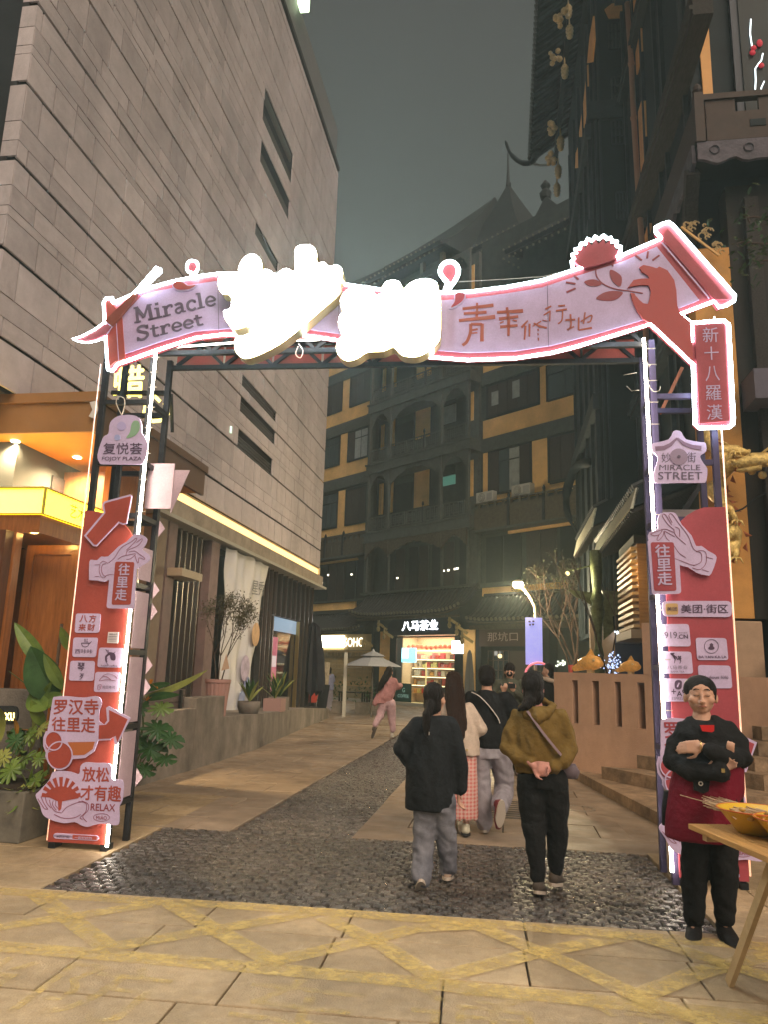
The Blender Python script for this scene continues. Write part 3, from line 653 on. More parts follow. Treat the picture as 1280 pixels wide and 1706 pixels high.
# ---- stickers and cut-out signs
def sticker(quad_px, c=-0.024, th=0.006, m_=M_lil, f=0.07, name='sticker', par=None):
    P = round_quad(G2(quad_px, c), f); m = MB(); m.prismY(P, c-th, c); return m.build(name, m_, par or arch)
def txt(s, q_px, c, m_, par, bold=0.01, **k): return text_quad(s, 'lettering', m_, par, G3(q_px, c), bold=bold, **k)
def art(ox, oy, sc, data, m_, par, c): return strokes(ox, oy, sc, data, m_, par, c, nm='line_drawing')
def blob(ox, oy, sc, pts, m_, c, th=0.012, sp=3, par=None, name='cutout_sign', dx=0, ins=0):
    P = [(a+dx, b) for a, b in G2(cp(ox, oy, sc, pts), c)]
    if sp: P = [(v.x, v.y) for v in spline([(a, b, 0) for a, b in P], sp)]
    if ins: P = off_poly(P, -ins)
    m = MB(); m.prismY(P, c-th, c); return m.build(name, m_, par or arch)
L7 = (80, 1010, 7.111)
s = sticker(cp(*L7, [(330,85),(625,88),(605,315),(315,315)]))
for ch_, q in (('八', [(378,105),(468,108),(462,190),(368,188)]), ('方', [(490,102),(572,105),(560,192),(480,190)]), ('来', [(368,208),(450,210),(440,292),(355,290)]), ('财', [(468,210),(558,212),(545,290),(460,290)])):
    txt(ch_, cp(*L7, q), -0.031, M_red, s, 0.03)
s = sticker(cp(*L7, [(300,370),(592,372),(565,605),(285,600)]))
art(*L7, [([(390,437),(500,437)],7), ([(395,440),(405,470),(435,482),(470,470),(485,440)],6), ([(490,437),(515,418)],6), ([(435,385),(428,405),(438,428)],4), ([(450,385),(443,405),(453,428)],4), ([(468,385),(460,405),(470,428)],4)], M_ink, s, -0.030)
txt('西咔咔', cp(*L7, [(320,505),(528,510),(522,562),(318,558)]), -0.031, M_ink, s, 0.0)
s = sticker(cp(*L7, [(265,645),(555,650),(540,885),(245,880)]))
txt('琴', cp(*L7, [(352,668),(435,672),(425,770),(345,765)]), -0.031, M_ink, s, 0.02); txt('歹', cp(*L7, [(375,798),(425,800),(412,872),(368,870)]), -0.031, M_ink, s, 0.02)
s = sticker(cp(*L7, [(605,490),(893,495),(865,728),(582,722)]))
blob(*L7, [(700,565),(675,590),(672,630),(685,665),(700,660),(690,620),(705,590),(730,580),(735,610),(750,640),(790,640),(798,600),(785,560),(760,548),(720,545)], M_ink, -0.030, 0.003, 2, s, 'emblem')
art(*L7, [([(715,560),(680,510)],6), ([(690,530),(700,520)],5), ([(720,555),(708,515)],4), ([(770,560),(795,540)],5), ([(700,610),(690,665),(715,700)],4)], M_ink, s, -0.030)
txt('luckin coffee', cp(*L7, [(628,690),(818,695),(816,716),(626,712)]), -0.031, M_ink, s, 0.01)
s = sticker(cp(*L7, [(560,778),(857,780),(832,1018),(540,1015)]))
art(*L7, [([(600,885),(640,840),(690,835),(740,870)],5), ([(640,830),(700,800),(780,820),(820,860)],3), ([(610,885),(700,870),(800,885)],4), ([(590,935),(585,980),(600,990),(620,970),(628,930),(590,935)],4), ([(600,950),(620,950)],3), ([(602,965),(618,965)],3)], M_line, s, -0.030)
txt('说田寿司', cp(*L7, [(642,940),(792,942),(788,978),(640,975)]), -0.031, M_ink, s, 0.0)
s = sticker(cp(*L7, [(712,305),(837,308),(825,440),(698,435)]), m_=mat('white paper', (0.75, 0.68, 0.70), 0.6), f=0.01)
txt('消防公示', cp(*L7, [(722,322),(820,322),(818,342),(720,342)]), -0.031, M_ink, s, 0.02)
art(*L7, [([(715,358),(812,360)],5), ([(713,376),(811,378)],4), ([(711,394),(809,396)],4), ([(709,412),(807,414)],4)], M_inkg, s, -0.030)
# hanging plaza sign: its own thing
fo = GT.root('hanging_sign'); tag(fo, 'lilac cloud-shaped sign reading FOJOY PLAZA hung by string on the left arch tower', 'sign')
bl = blob(0, 0, 1, [(166,771),(163,758),(172,730),(181,723),(184,705),(195,695),(210,692),(228,694),(236,705),(237,722),(245,735),(245,752),(241,768),(235,774),(205,774),(172,774)], M_lil, -0.045, 0.014, 3, fo, 'sign_board')
txt('复悦荟', [(172,738),(237,738),(236,757),(171,757)], -0.060, M_ink, bl, 0.008); txt('FOJOY PLAZA', [(170,761),(236,761),(235,769),(169,769)], -0.060, M_ink, bl, 0.008)
for cx, cy, r_, mm in ((202,710,7.5,(0.42,0.36,0.62)), (195,729,5,(0.34,0.36,0.62))):
    blob(0,0,1,[(cx+r_*math.cos(a*0.7854), cy+r_*math.sin(a*0.7854)) for a in range(8)], mat('mauve dot%d' % cx, mm, 0.5), -0.060, 0.003, 4, bl, 'emblem_dot')
blob(0,0,1,[(224,701),(231,703),(232,715),(224,726),(210,730),(216,720),(219,706)], mat('soft green', (0.25,0.40,0.27), 0.5), -0.060, 0.003, 4, bl, 'emblem_leaf')
m = MB(); m.tube(spline(G3([(203,693),(193,672),(197,661),(206,664),(207,676),(202,693)], -0.045), 4, False), 0.004, 6); m.build('string', mat('cream string', (0.6,0.5,0.4), 0.7), fo)
# arrow sign
ar = [(145,660),(375,385),(360,290),(385,255),(690,172),(712,190),(650,520),(600,530),(550,510),(290,785),(250,780)]
o = blob(120, 800, 7.111, ar, M_lil, -0.045, 0.012, 0, name='arrow_sign'); blob(120, 800, 7.111, ar, M_red, -0.0575, 0.003, 0, o, 'red_fill', ins=0.014)
# hand signs
def hand_sign(ox, oy, sc, outl, rect, txtq, lines, mred):
    P = round_quad(G2(cp(ox,oy,sc,rect[1]), -0.05), 0.05)
    o = blob(ox, oy, sc, outl, M_lil, -0.052, 0.012, 2, name='hand_sign')
    m = MB(); m.prismY(off_poly(P, 0.002), -0.066, -0.053); b = m.build('sign_plate', M_lil, o)
    P2 = round_quad(G2(cp(ox,oy,sc,rect[0]), -0.067), 0.05); m = MB(); m.prismY(P2, -0.0695, -0.0665); r = m.build('red_fill', mred, o)
    for ch_, q in txtq: txt(ch_, cp(ox,oy,sc,q), -0.071, M_lil, o, 0.035)
    art(ox, oy, sc, lines, M_line, o, -0.064)
hand_sign(120, 800, 7.111, [(205,1160),(208,970),(240,945),(300,950),(350,905),(430,905),(550,790),(650,730),(740,640),(830,650),(890,700),(870,770),(835,825),(910,880),(920,950),(850,1000),(780,1045),(700,1100),(500,1150),(440,1180),(380,1205),(300,1190),(215,1185)],
 ([(510,965),(735,970),(690,1475),(465,1475)], [(470,950),(770,960),(735,1525),(415,1515)]),
 [('往', [(555,990),(685,990),(672,1125),(545,1125)]), ('里', [(535,1145),(662,1148),(652,1270),(525,1268)]), ('走', [(515,1290),(650,1292),(640,1425),(505,1420)])],
 [([(430,980),(500,920),(580,800),(700,730),(745,690)],5), ([(745,690),(765,690),(745,730),(640,830)],5), ([(760,740),(820,695),(828,715),(770,780),(660,830),(635,890)],5), ([(670,850),(740,840),(800,880),(855,920),(850,938),(790,920),(785,975),(770,970),(745,900),(750,870)],5), ([(540,940),(600,900),(740,870)],5), ([(640,940),(690,930),(740,890)],5),
  ([(330,1000),(318,1060),(340,1140),(380,1155),(400,1130)],5), ([(400,990),(360,1000),(345,1060),(365,1120),(395,1140)],5), ([(330,985),(370,960),(420,985)],5), ([(265,1003),(325,1000)],4), ([(265,1142),(320,1138)],4), ([(400,1130),(450,1118),(500,1122)],5)], M_red)
RX = (1060, 700, 5.506)
hand_sign(*RX, [(115,1095),(125,1030),(200,1000),(195,930),(215,870),(250,850),(345,848),(380,880),(420,960),(510,1060),(550,1155),(600,1155),(660,1200),(730,1240),(735,1290),(690,1410),(650,1425),(560,1400),(480,1350),(400,1330),(340,1250),(200,1150)],
 ([(138,1120),(350,1120),(375,1565),(170,1568)], [(108,1100),(385,1100),(412,1590),(150,1600)]),
 [('往', [(175,1145),(310,1140),(315,1255),(185,1260)]), ('里', [(192,1275),(320,1270),(325,1380),(200,1385)]), ('走', [(198,1400),(330,1395),(335,1510),(205,1515)])],
 [([(135,1045),(200,1020),(270,1000),(350,1030)],4), ([(135,1045),(170,1060),(215,1050),(245,1010)],4), ([(215,1050),(195,1095),(215,1100),(250,1060),(262,1015)],4), ([(262,1015),(275,1070),(310,1110)],4), ([(270,1020),(360,1070)],4), ([(350,1000),(370,1060),(460,1140)],4), ([(355,1005),(300,960),(250,890),(248,868),(275,870),(330,960)],4), ([(335,940),(305,880),(320,858),(345,875),(390,940),(480,1060),(530,1180),(590,1210)],4), ([(365,980),(400,1000),(405,1070)],4), ([(350,1150),(400,1220),(460,1260)],4), ([(360,1270),(440,1300),(530,1330),(590,1310)],4),
  ([(555,1205),(600,1220),(600,1300),(530,1335)],4), ([(575,1195),(640,1210),(645,1310),(590,1370),(520,1355)],4), ([(645,1255),(710,1272)],3), ([(610,1370),(670,1390)],3)], M_red2)
# miracle street house sign
o = blob(*RX, [(135,240),(160,215),(300,180),(345,105),(385,98),(420,115),(460,180),(600,205),(640,215),(645,290),(600,320),(590,345),(620,400),(655,450),(645,560),(600,578),(400,578),(185,578),(165,560),(160,500),(190,400),(200,340),(150,290)], M_lil, -0.03, 0.012, 2, name='house_sign')
art(*RX, [([(180,262),(260,255),(320,225),(380,165)],[40,36,30,14]), ([(382,165),(440,215),(520,245),(602,255)],[14,30,34,36])], mat('mauve print', (0.24,0.15,0.24), 0.5), o, -0.042)
txt('妙', cp(*RX, [(235,300),(322,300),(320,390),(238,390)]), -0.043, M_inkg, o, 0.0); txt('街', cp(*RX, [(470,295),(555,295),(552,388),(470,388)]), -0.043, M_inkg, o, 0.0)
m = MB(); c_ = GT.f(1060+397/5.506, 700+335/5.506, -0.05); m.tube([(c_.x, -0.05, c_.z), (c_.x, -0.044, c_.z)], 0.073, 24); m.build('round_disc', mat('grey mauve disc', (0.30, 0.22, 0.32), 0.5), o, )
m = MB(); m.tube([(c_.x, -0.054, c_.z), (c_.x, -0.0505, c_.z)], 0.014, 12); m.build('disc_centre', M_inkg, o)
txt('MIRACLE', cp(*RX, [(218,410),(592,410),(594,460),(216,460)]), -0.043, M_inkg, o, 0.0); txt('STREET', cp(*RX, [(207,476),(610,476),(614,545),(205,545)]), -0.043, M_inkg, o, 0.0)
R7 = (1080, 1000, 7.529)
s = sticker(cp(*R7, [(178,10),(1050,10),(1056,212),(190,206)]), c=-0.03, th=0.008, f=0.16)
q = round_quad(G2(cp(*R7, [(225,40),(380,38),(385,180),(230,182)]), -0.04), 0.1); m = MB(); m.prismY(q, -0.041, -0.0383); m.build('badge', M_tan, s)
txt('美团', cp(*R7, [(242,85),(368,85),(370,135),(243,135)]), -0.0415, M_ink, s, 0.01); txt('美团·街区', cp(*R7, [(418,55),(1005,50),(1010,160),(420,162)]), -0.039, M_ink, s, 0.012)
s = sticker(cp(*R7, [(140,300),(515,298),(542,580),(158,578)]))
txt('1919', cp(*R7, [(170,398),(365,396),(372,478),(175,480)]), -0.031, M_inkg, s, 0.0); txt('.CN', cp(*R7, [(372,432),(500,430),(506,480),(374,482)]), -0.031, M_ink, s, 0.03); txt('酒类直供', cp(*R7, [(385,400),(498,400),(498,418),(385,418)]), -0.031, M_inkg, s, 0.0)
s = sticker(cp(*R7, [(600,470),(985,475),(1012,752),(620,750)]))
ring = [(800+88*math.cos(a*math.pi/12), 578+86*math.sin(a*math.pi/12)) for a in range(25)]; art(*R7, [(ring, 5)], M_inkg, s, -0.030)
blob(*R7, [(800,538),(822,555),(820,575),(838,595),(832,615),(800,622),(768,615),(762,595),(782,575),(778,555)], M_ink, -0.030, 0.003, 3, s, 'emblem')
txt('BA YAN KA LA', cp(*R7, [(640,695),(985,695),(990,726),(642,726)]), -0.031, M_ink, s, 0.02)
s = sticker(cp(*R7, [(155,640),(545,645),(570,922),(178,920)]))
art(*R7, [([(285,665),(320,690),(340,735)],[20,22,10]), ([(330,690),(345,740),(335,790)],[18,12,5]), ([(350,700),(375,745),(400,720),(415,700)],[14,10,26,10]), ([(400,730),(415,765),(402,795)],[20,8,4]), ([(300,670),(335,665)],12), ([(380,700),(420,735)],14)], M_ink, s, -0.030)
txt('八马茶业', cp(*R7, [(243,820),(500,818),(502,866),(245,868)]), -0.031, M_inkg, s, 0.0); txt('BAMA TEA', cp(*R7, [(292,886),(458,884),(460,906),(294,908)]), -0.031, M_inkg, s, 0.0)
s = sticker(cp(*R7, [(628,812),(1035,820),(1062,1105),(650,1105)]))
txt('Fabulous lùlù', cp(*R7, [(660,945),(1008,945),(1010,985),(662,985)]), -0.031, M_inkg, s, 0.01)
s = sticker(cp(*R7, [(180,980),(580,985),(600,1270),(205,1270)]))
blob(*R7, [(385,1000),(425,1015),(428,1060),(420,1105),(385,1120),(348,1105),(338,1060),(348,1015)], M_ink, -0.030, 0.003, 3, s, 'emblem'); art(*R7, [([(372,1090),(396,1035)],12)], M_lil, s, -0.0335)
txt('+', cp(*R7, [(298,1115),(352,1115),(354,1175),(300,1175)]), -0.031, M_ink, s, 0.03); txt('A', cp(*R7, [(362,1140),(430,1140),(434,1205),(366,1205)]), -0.031, M_ink, s, 0.03); txt('G', cp(*R7, [(430,1110),(500,1110),(504,1172),(434,1172)]), -0.031, M_ink, s, 0.03)
txt('ESPRESSO', cp(*R7, [(305,1215),(500,1215),(500,1250),(305,1250)]), -0.031, M_inkg, s, 0.0)
# lower pair of cut-out signs, on both towers
B5 = (60, 1130, 5.685)
def lower_signs(dx, mred):
    def bb(pts, m_, c, th, sp, par=None, name='cutout_sign', ins=0): return blob(*B5, pts, m_, c, th, sp, par, name, dx, ins)
    def tx(s_, q, c, m_, par, b=0.02):
        Q = [v+Vector((dx,0,0)) for v in G3(cp(*B5, q), c)]; text_quad(s_, 'lettering', m_, par, Q, bold=b)
    def ar_(data, m_, par, c):
        M = MB(); k = (GT.f(150, 1300, c)-GT.f(151, 1300, c)).length
        for pts, th in data:
            P = [(a+dx, b) for a, b in G2(cp(*B5, pts), c)]; w_ = [t/B5[2]*k for t in th] if isinstance(th, (list, tuple)) else th/B5[2]*k
            if len(P) > 2 and not isinstance(w_, list): P = [(v.x, v.y) for v in spline([(p[0], p[1], 0) for p in P], 4, False)]
            ribbon(M, P, w_, c-0.003, c-0.0003)
        return M.build('line_drawing', m_, par)
    gourd = [(95,500),(125,500),(190,515),(240,560),(255,600),(300,590),(560,590),(595,400),(645,440),(675,400),(665,280),(690,262),(895,375),(770,630),(745,630),(735,555),(700,585),(590,590),(555,690),(460,755),(345,765),(310,835),(250,860),(190,860),(120,810),(90,740),(95,700),(70,640),(72,560)]
    o = bb([(110,520),(130,400),(160,200),(190,175),(280,168),(400,180),(480,180),(560,168),(612,190),(622,250),(598,330),(592,560),(560,600),(300,605),(150,600)], M_lil, -0.040, 0.012, 2, name='cutout_sign')
    tx('罗汉寺', [(175,200),(590,200),(585,345),(165,340)], -0.0525, mred, o, 0.03); tx('往里走', [(150,368),(560,372),(555,515),(150,500)], -0.0525, mred, o, 0.03)
    g = bb(gourd, M_lil, -0.0385, 0.010, 0, name='gourd_sign')
    bb([(595,445),(660,440),(692,405),(690,300),(865,388),(768,605),(752,545),(700,570),(590,575)], mred, -0.049, 0.003, 0, g, 'red_fill')
    bb([(300,605),(555,600),(535,670),(455,725),(345,730)], M_rust, -0.049, 0.003, 0, g, 'rust_fill')
    bb([(160,510),(215,535),(245,600),(205,665),(140,690),(95,660),(82,590),(110,530)], mred, -0.053, 0.003, 4, g, 'red_fill')
    bb([(255,612),(310,650),(332,730),(300,815),(235,850),(160,840),(110,780),(108,710),(180,680)], mred, -0.053, 0.003, 4, g, 'red_fill')
    for cx_, cy_, rx_, ry_ in ((222,732,119,131), (165,592,80,88)):
        ar_([([(cx_+rx_*math.cos(a*math.pi/10), cy_+ry_*math.sin(a*math.pi/10)) for a in range(21)], 11)], M_lil, g, -0.0565)
    o = bb([(0,1110),(40,1060),(130,960),(160,890),(230,875),(330,885),(410,905),(425,830),(470,795),(560,800),(690,805),(720,850),(722,955),(800,960),(830,1000),(820,1150),(790,1220),(790,1350),(760,1390),(640,1375),(560,1385),(490,1405),(430,1390),(370,1360),(270,1370),(150,1340),(70,1290),(40,1200)], M_lil, -0.045, 0.012, 3)
    tx('放松', [(440,840),(690,845),(690,985),(435,975)], -0.0575, mred, o, 0.03); tx('才有趣', [(425,1015),(805,1020),(800,1170),(418,1150)], -0.0575, mred, o, 0.03)
    tx('RELAX', [(520,1185),(750,1195),(745,1260),(515,1250)], -0.0575, M_maroon, o, 0.03); tx('MIÀO', [(570,1292),(670,1296),(668,1340),(568,1338)], -0.0575, M_maroon, o, 0.01)
    ell = [(618+76*math.cos(a*math.pi/10), 1318+36*math.sin(a*math.pi/10)) for a in range(21)]; ar_([(ell, 4)], M_line, o, -0.0575)
    f = []
    for k in range(9):
        a = R(172-k*20.5); f.append(([(235+40*math.cos(a), 1130-30*math.sin(a)), (235+185*math.cos(a), 1130-195*math.sin(a))], [14, 36]))
    ar_(f, mred, o, -0.0575)
    bb([(75,1105),(150,1040),(235,1020),(330,1040),(405,1110),(400,1135),(245,1165),(235,1240),(212,1258),(205,1165)], mred, -0.0576, 0.0034, 0, o, 'red_fill')
    ar_([([(15,1140),(60,1210),(80,1235),(110,1240)],5), ([(45,1120),(70,1180),(110,1240)],5), ([(85,1125),(100,1180),(140,1230)],5), ([(125,1150),(140,1210),(180,1260),(240,1275)],5), ([(160,1160),(155,1200),(190,1250)],5), ([(245,1270),(290,1220),(380,1180),(440,1170)],5), ([(170,1290),(260,1325),(360,1320),(420,1290)],5), ([(400,1165),(470,1185),(470,1260),(415,1320),(440,1335)],5), ([(430,1160),(490,1190),(490,1250),(440,1310),(480,1360)],5), ([(190,1150),(180,1200),(215,1240)],4)], M_line, o, -0.0575)
    P = [(a+dx, b) for a, b in round_quad(G2(cp(*B5, [(160,1465),(592,1490),(588,1542),(158,1518)]), -0.03), 0.35)]
    m = MB(); m.prismY(P, -0.028, -0.0225); s = m.build('pill_sticker', M_lil, arch)
    bb([(345,1482),(575,1496),(570,1532),(342,1520)], mred, -0.0285, 0.002, 0, s, 'red_fill')
    tx('#匠妙街', [(195,1480),(318,1488),(315,1515),(192,1508)], -0.029, M_ink, s, 0.0); tx('一起好好的', [(365,1494),(528,1503),(525,1528),(362,1520)], -0.031, M_lil, s, 0.02)
lower_signs(0, M_red); lower_signs(5.14, M_red2)
# ================================================================ LEFT: STONE-CLAD MALL
M_clad = mat('pinkish grey stone cladding', (0.46, 0.405, 0.415), 0.6, var=0.12, scale=2.2, bump=0.12, bscale=60, objvar=0.12)
stain(M_clad, 0.35, 0.72, 1.12, (1,1,.25), fine=0.08, fs=120)
M_back = mat('dark joint backing', (0.035, 0.03, 0.03), 0.9)
M_body = mat('dark rendered wall', (0.030, 0.032, 0.036), 0.8, var=0.2, scale=1)
M_louv = mat('dark louvre', (0.14, 0.13, 0.13), 0.6)
M_screen = mat('grey roof screen', (0.16, 0.155, 0.155), 0.6, var=0.1, scale=1)
mall = AL.root('mall_building'); tag(mall, 'tall grey stone-clad mall wall with slot vents along the left of the alley', 'building')
SX = -6.0; TA, TB = 7.5, 24.1; ZB, ZTOP = 4.78, 19.5
m = MB(); m.box(-6.24, SX-0.13, TA+0.03, TB, ZB, ZTOP-0.02); m.build('backing_wall', M_back, mall)
m = MB(); m.box(-16, -6.245, 8.6, TB-0.01, 0.0, 18.8); m.build('rear_mass', M_body, mall)
m = MB(); m.box(-6.3, SX+0.03, TA-0.04, TB+0.03, ZTOP, ZTOP+0.16); m.build('parapet_cap', M_back, mall)
m = MB(); m.box(-6.5, SX-0.10, 13.5, TB-0.05, ZTOP+0.17, 21.2); m.build('roof_screen', M_screen, mall)
vents = [(16.0, 18.6, 15.10, 15.38), (16.0, 18.6, 15.78, 16.02), (16.0, 18.55, 14.0, 14.24), (16.0, 17.9, 11.95, 12.23), (15.85, 18.55, 7.92, 8.20), (15.85, 18.55, 7.29, 7.57), (15.85, 18.45, 6.46, 6.74)]
levels = []   # (z0,z1,groove below?)
def fill(z, seqs, stop):
    i = 0
    while z < stop-0.15:
        for j, h in enumerate(seqs[i % 2]):
            if z >= stop-0.15: break
            levels.append((z, min(z+h, stop), j == 0)); z += h
        i += 1
A_, B_ = [.28, .28, .53], [.46, .13, .28, .33]
levels.append((ZB, 5.33, False)); fill(5.33, [A_, B_], 6.42); fill(6.42, [[.46, .13, .28, .35], A_], 8.73); fill(8.73, [B_, A_], ZTOP)
rnd = random.Random(11); panels = []
for (z0, z1, gv) in levels:
    if gv: z0 += 0.04
    y = TA + 0.04 - rnd.uniform(0, 0.7)
    small = (z1-z0) < 0.2
    while y < TB:
        L = rnd.uniform(1.1, 2.0) if small else rnd.choice((0.52, 0.66, 0.8, 0.95, 1.1))*rnd.uniform(0.93, 1.07)
        a, b = max(y, TA+0.005), min(y+L, TB)
        segs = [(a, b)] if b-a > 0.06 else []
        for (v0, v1, vz0, vz1) in vents:
            if min(z1, vz1)-max(z0, vz0) > 0.06:
                ns = []
                for (p, q) in segs:
                    if q <= v0 or p >= v1: ns.append((p, q))
                    else:
                        if v0-p > 0.05: ns.append((p, v0))
                        if q-v1 > 0.05: ns.append((v1, q))
                segs = ns
        for p, q in segs: panels.append((p, q, z0, z1))
        y += L
def pscore(p): return (p[1]-p[0])*(p[3]-p[2])/((p[0]**2+36+(p[2]-1.5)**2)**1.5)*6
panels = [p for p in panels]
vis = sorted(panels, key=lambda p: -pscore(p))
unit = MB(); c = 0.0; unit.box(-0.03, 0, -0.5, 0.5, -0.5, 0.5); unit_me = unit.mesh('cladding_panel', M_clad)
for p, q, z0, z1 in vis[:300]:
    o = inst('cladding_panel', unit_me, mall, (SX+rnd.uniform(-0.003, 0.003), (p+q)/2, (z0+z1)/2), (0,0,0), (1, q-p-0.030, z1-z0-0.014))
m = MB()
for p, q, z0, z1 in vis[300:]:
    d = rnd.uniform(-0.003, 0.003); m.box(SX-0.03+d, SX+d, p+0.015, q-0.015, z0+0.006, z1-0.006)
tag(m.build('far_cladding_panels', M_clad, mall), kind='stuff')
# narrow return face at the near corner
for (z0, z1, gv) in levels:
    if z1 > 11: break
    o = inst('return_panel', unit_me, mall, (-6.115, TA, (z0+z1)/2+(0.03 if gv else 0)), (0, 0, -math.pi/2), (1, 0.22, z1-z0-0.012-(0.055 if gv else 0)))
m = MB(); m.box(-6.235, SX-0.135, TA+0.001, TA+0.029, ZB, ZTOP-0.02); m.build('corner_backing', M_back, mall)
for (v0, v1, z0, z1) in vents:
    k = int((v1-v0)/0.11)
    m = MB(); n = 4
    for i in range(n):
        z = z0+0.02+(z1-z0-0.04)*i/(n-1); m.beam((SX-0.07, v0+0.01, z), (SX-0.07, v1-0.01, z), 0.07, 0.012)
    tag(m.build('vent_slats', M_louv, mall), kind=None)
p = AL.sd(497, 3, SX); m = MB(); m.box(SX-0.02, SX+0.25, p.y-0.05, p.y+0.3, p.z-0.1, p.z+0.4); m.build('roof_lamp', glow('green lamp', (0.75, 1.0, 0.6), 2.5), mall)
p = AL.sd(383, 717, SX); m = MB(); m.box(SX+0.001, SX+0.03, p.y-0.03, p.y+0.03, p.z-0.06, p.z+0.09); m.build('exit_lamp', glow('mint lamp', (0.45, 0.85, 0.65), 0.9), mall, rot=None)
# glowing cove and fascia
M_cove = glow('amber cove light', (1.0, 0.55, 0.13), 1.3)
M_fas = mat('stone fascia', (0.28, 0.23, 0.18), 0.5, var=0.3, scale=3, bump=0.2)
M_coveb = mat('cove plaster', (0.55, 0.42, 0.25), 0.7)
m = MB(); m.box(-6.2, -6.06, 10.4, TB-0.02, 4.50, 4.775); m.build('cove_lining', M_coveb, mall)
m = MB(); m.box(-6.055, -6.035, 11.0, TB-0.05, 4.56, 4.72); m.build('cove_light', M_cove, mall)
m = MB(); m.box(-6.3, -5.90, 10.4, TB+0.1, 4.17, 4.49); m.build('fascia', M_fas, mall)
m = MB(); m.box(-6.06, -5.99, TB-0.045, TB+0.02, 4.50, 4.775); m.build('cove_end', M_coveb, mall)
m = MB(); m.box(-6.4, -5.80, 10.4, TB+0.25, 4.09, 4.16); m.build('drip_ledge', mat('pale ledge', (0.35, 0.33, 0.28), 0.5), mall)
# ---- storefront
M_glass = mat('dark shop glass', (0.012, 0.012, 0.015), 0.06, spec=0.8)
M_mull = mat('polished metal fin', (0.34, 0.31, 0.29), 0.25, 0.9)
M_pil = mat('brown pillar with pink light tint', (0.20, 0.13, 0.12), 0.6, var=0.2, scale=4)  # brown pillar with the pink light on it put into the colour
M_brown = mat('brown metal panel', (0.085, 0.045, 0.03), 0.4, 0.3, var=0.2, scale=4)
sf = mall
m = MB(); m.box(-6.30, -6.22, 9.4, 23.9, 0.30, 4.08); m.build('shop_glass', M_glass, sf)
for (a, b) in ((12.7, 13.05), (14.75, 15.2)):
    m = MB(); m.box(-6.21, -5.98, a, b, 0.3, 4.08); m.build('pillar', M_pil, sf)
m = MB(); m.box(-6.21, -5.98, 12.0, 12.62, 0.3, 4.08); m.build('pillar', mat('tan pillar', (0.24, 0.17, 0.12), 0.6, var=0.15, scale=4), sf)
for t_ in (13.4, 13.65, 13.9, 14.15, 14.4, 18.6, 18.95, 19.3, 19.7, 20.2, 20.7, 21.2, 21.7, 22.2, 22.7, 23.2, 23.7):
    m = MB(); z0 = 0.3 if (t_ < 19.6 or t_ > 22.5) else 2.92; m.box(-6.21, -6.06, t_, t_+0.035, z0, 4.08); m.build('fin', M_mull, sf)
    m = MB(); m.box(-6.215, -6.14, t_+0.04, t_+0.30, z0, 4.08); m.build('brown_panel', M_brown, sf)
m = MB(); m.box(-6.15, -5.7, 12.75, 13.7, 3.10, 3.24); m.build('ledge_block', mat('beige block', (0.42, 0.34, 0.24), 0.6), sf)
# doorway: reveal, transom glass, posters inside
m = MB(); m.box(-6.213, -6.19, 19.74, 22.3, 2.52, 2.90); m.build('transom_glass', mat('bluish transom', (0.20, 0.30, 0.42), 0.15, emit=(0.35, 0.55, 0.9), estr=0.25), sf)
m = MB(); m.box(-6.216, -6.195, 19.80, 20.5, 0.9, 2.35); m.build('lit_poster', mat('magenta poster', (0.35, 0.03, 0.09), 0.4, emit=(0.8, 0.12, 0.3), estr=0.18, var=0.5, scale=3, col2=(0.5, 0.25, 0.3)), sf)
m = MB(); m.box(-6.192, -6.18, 19.85, 20.4, 1.55, 1.85); m.build('white_notice', mat('notice', (0.6, 0.55, 0.6), 0.5, emit=(0.8, 0.7, 0.9), estr=0.2), sf)
m = MB(); m.box(-6.2, -6.10, 22.30, 22.38, 0.3, 2.9); m.build('door_jamb', mat('brass jamb', (0.5, 0.36, 0.15), 0.3, 0.9), sf)
m = MB(); m.box(-6.2, -6.10, 19.68, 19.75, 0.3, 2.9); m.build('door_jamb', M_mull, sf)
# hanging white banner curtain
M_ban = mat('creased white banner', (0.78, 0.74, 0.66), 0.6, var=0.14, scale=1.2, bump=0.3, bscale=6, col2=(0.56, 0.56, 0.62))
cur = AL.root('hanging_banner'); tag(cur, 'large creased white banner hanging over the shopfront behind the potted tree', 'banner')
m = MB(); nx, nz = 26, 22; grid = []
for j in range(nz+1):
    z = 0.42+(4.06-0.42)*j/nz
    for i in range(nx+1):
        b = 18.35-(1-j/nz)*0.9; y = 15.45+(b-15.45)*i/nx
        x = -5.93+0.035*math.sin(i*1.1+j*0.15)+0.03*math.sin((i+j)*0.55)+0.03*noise.noise((i*0.3, j*0.3, 1)); grid.append((x, y, z-0.02*math.sin(i*0.8)*(j == nz)))
W1 = nx+1; fs = [(j*W1+i, j*W1+i+1, (j+1)*W1+i+1, (j+1)*W1+i) for j in range(nz) for i in range(nx)]
m.add(grid, fs); o = m.build('banner_cloth', M_ban, cur, smooth=True); md = o.modifiers.new('t', 'SOLIDIFY'); md.thickness = 0.004
q = [(-5.86, 17.1, 3.55), (-5.86, 18.0, 3.6), (-5.86, 18.0, 3.25), (-5.86, 17.1, 3.2)]
text_quad('星秀', 'lettering', mat('grey print', (0.2,0.2,0.2), 0.6), cur, [q[0], q[1], q[2], q[3]], off=(0,0,0), bold=0.01)
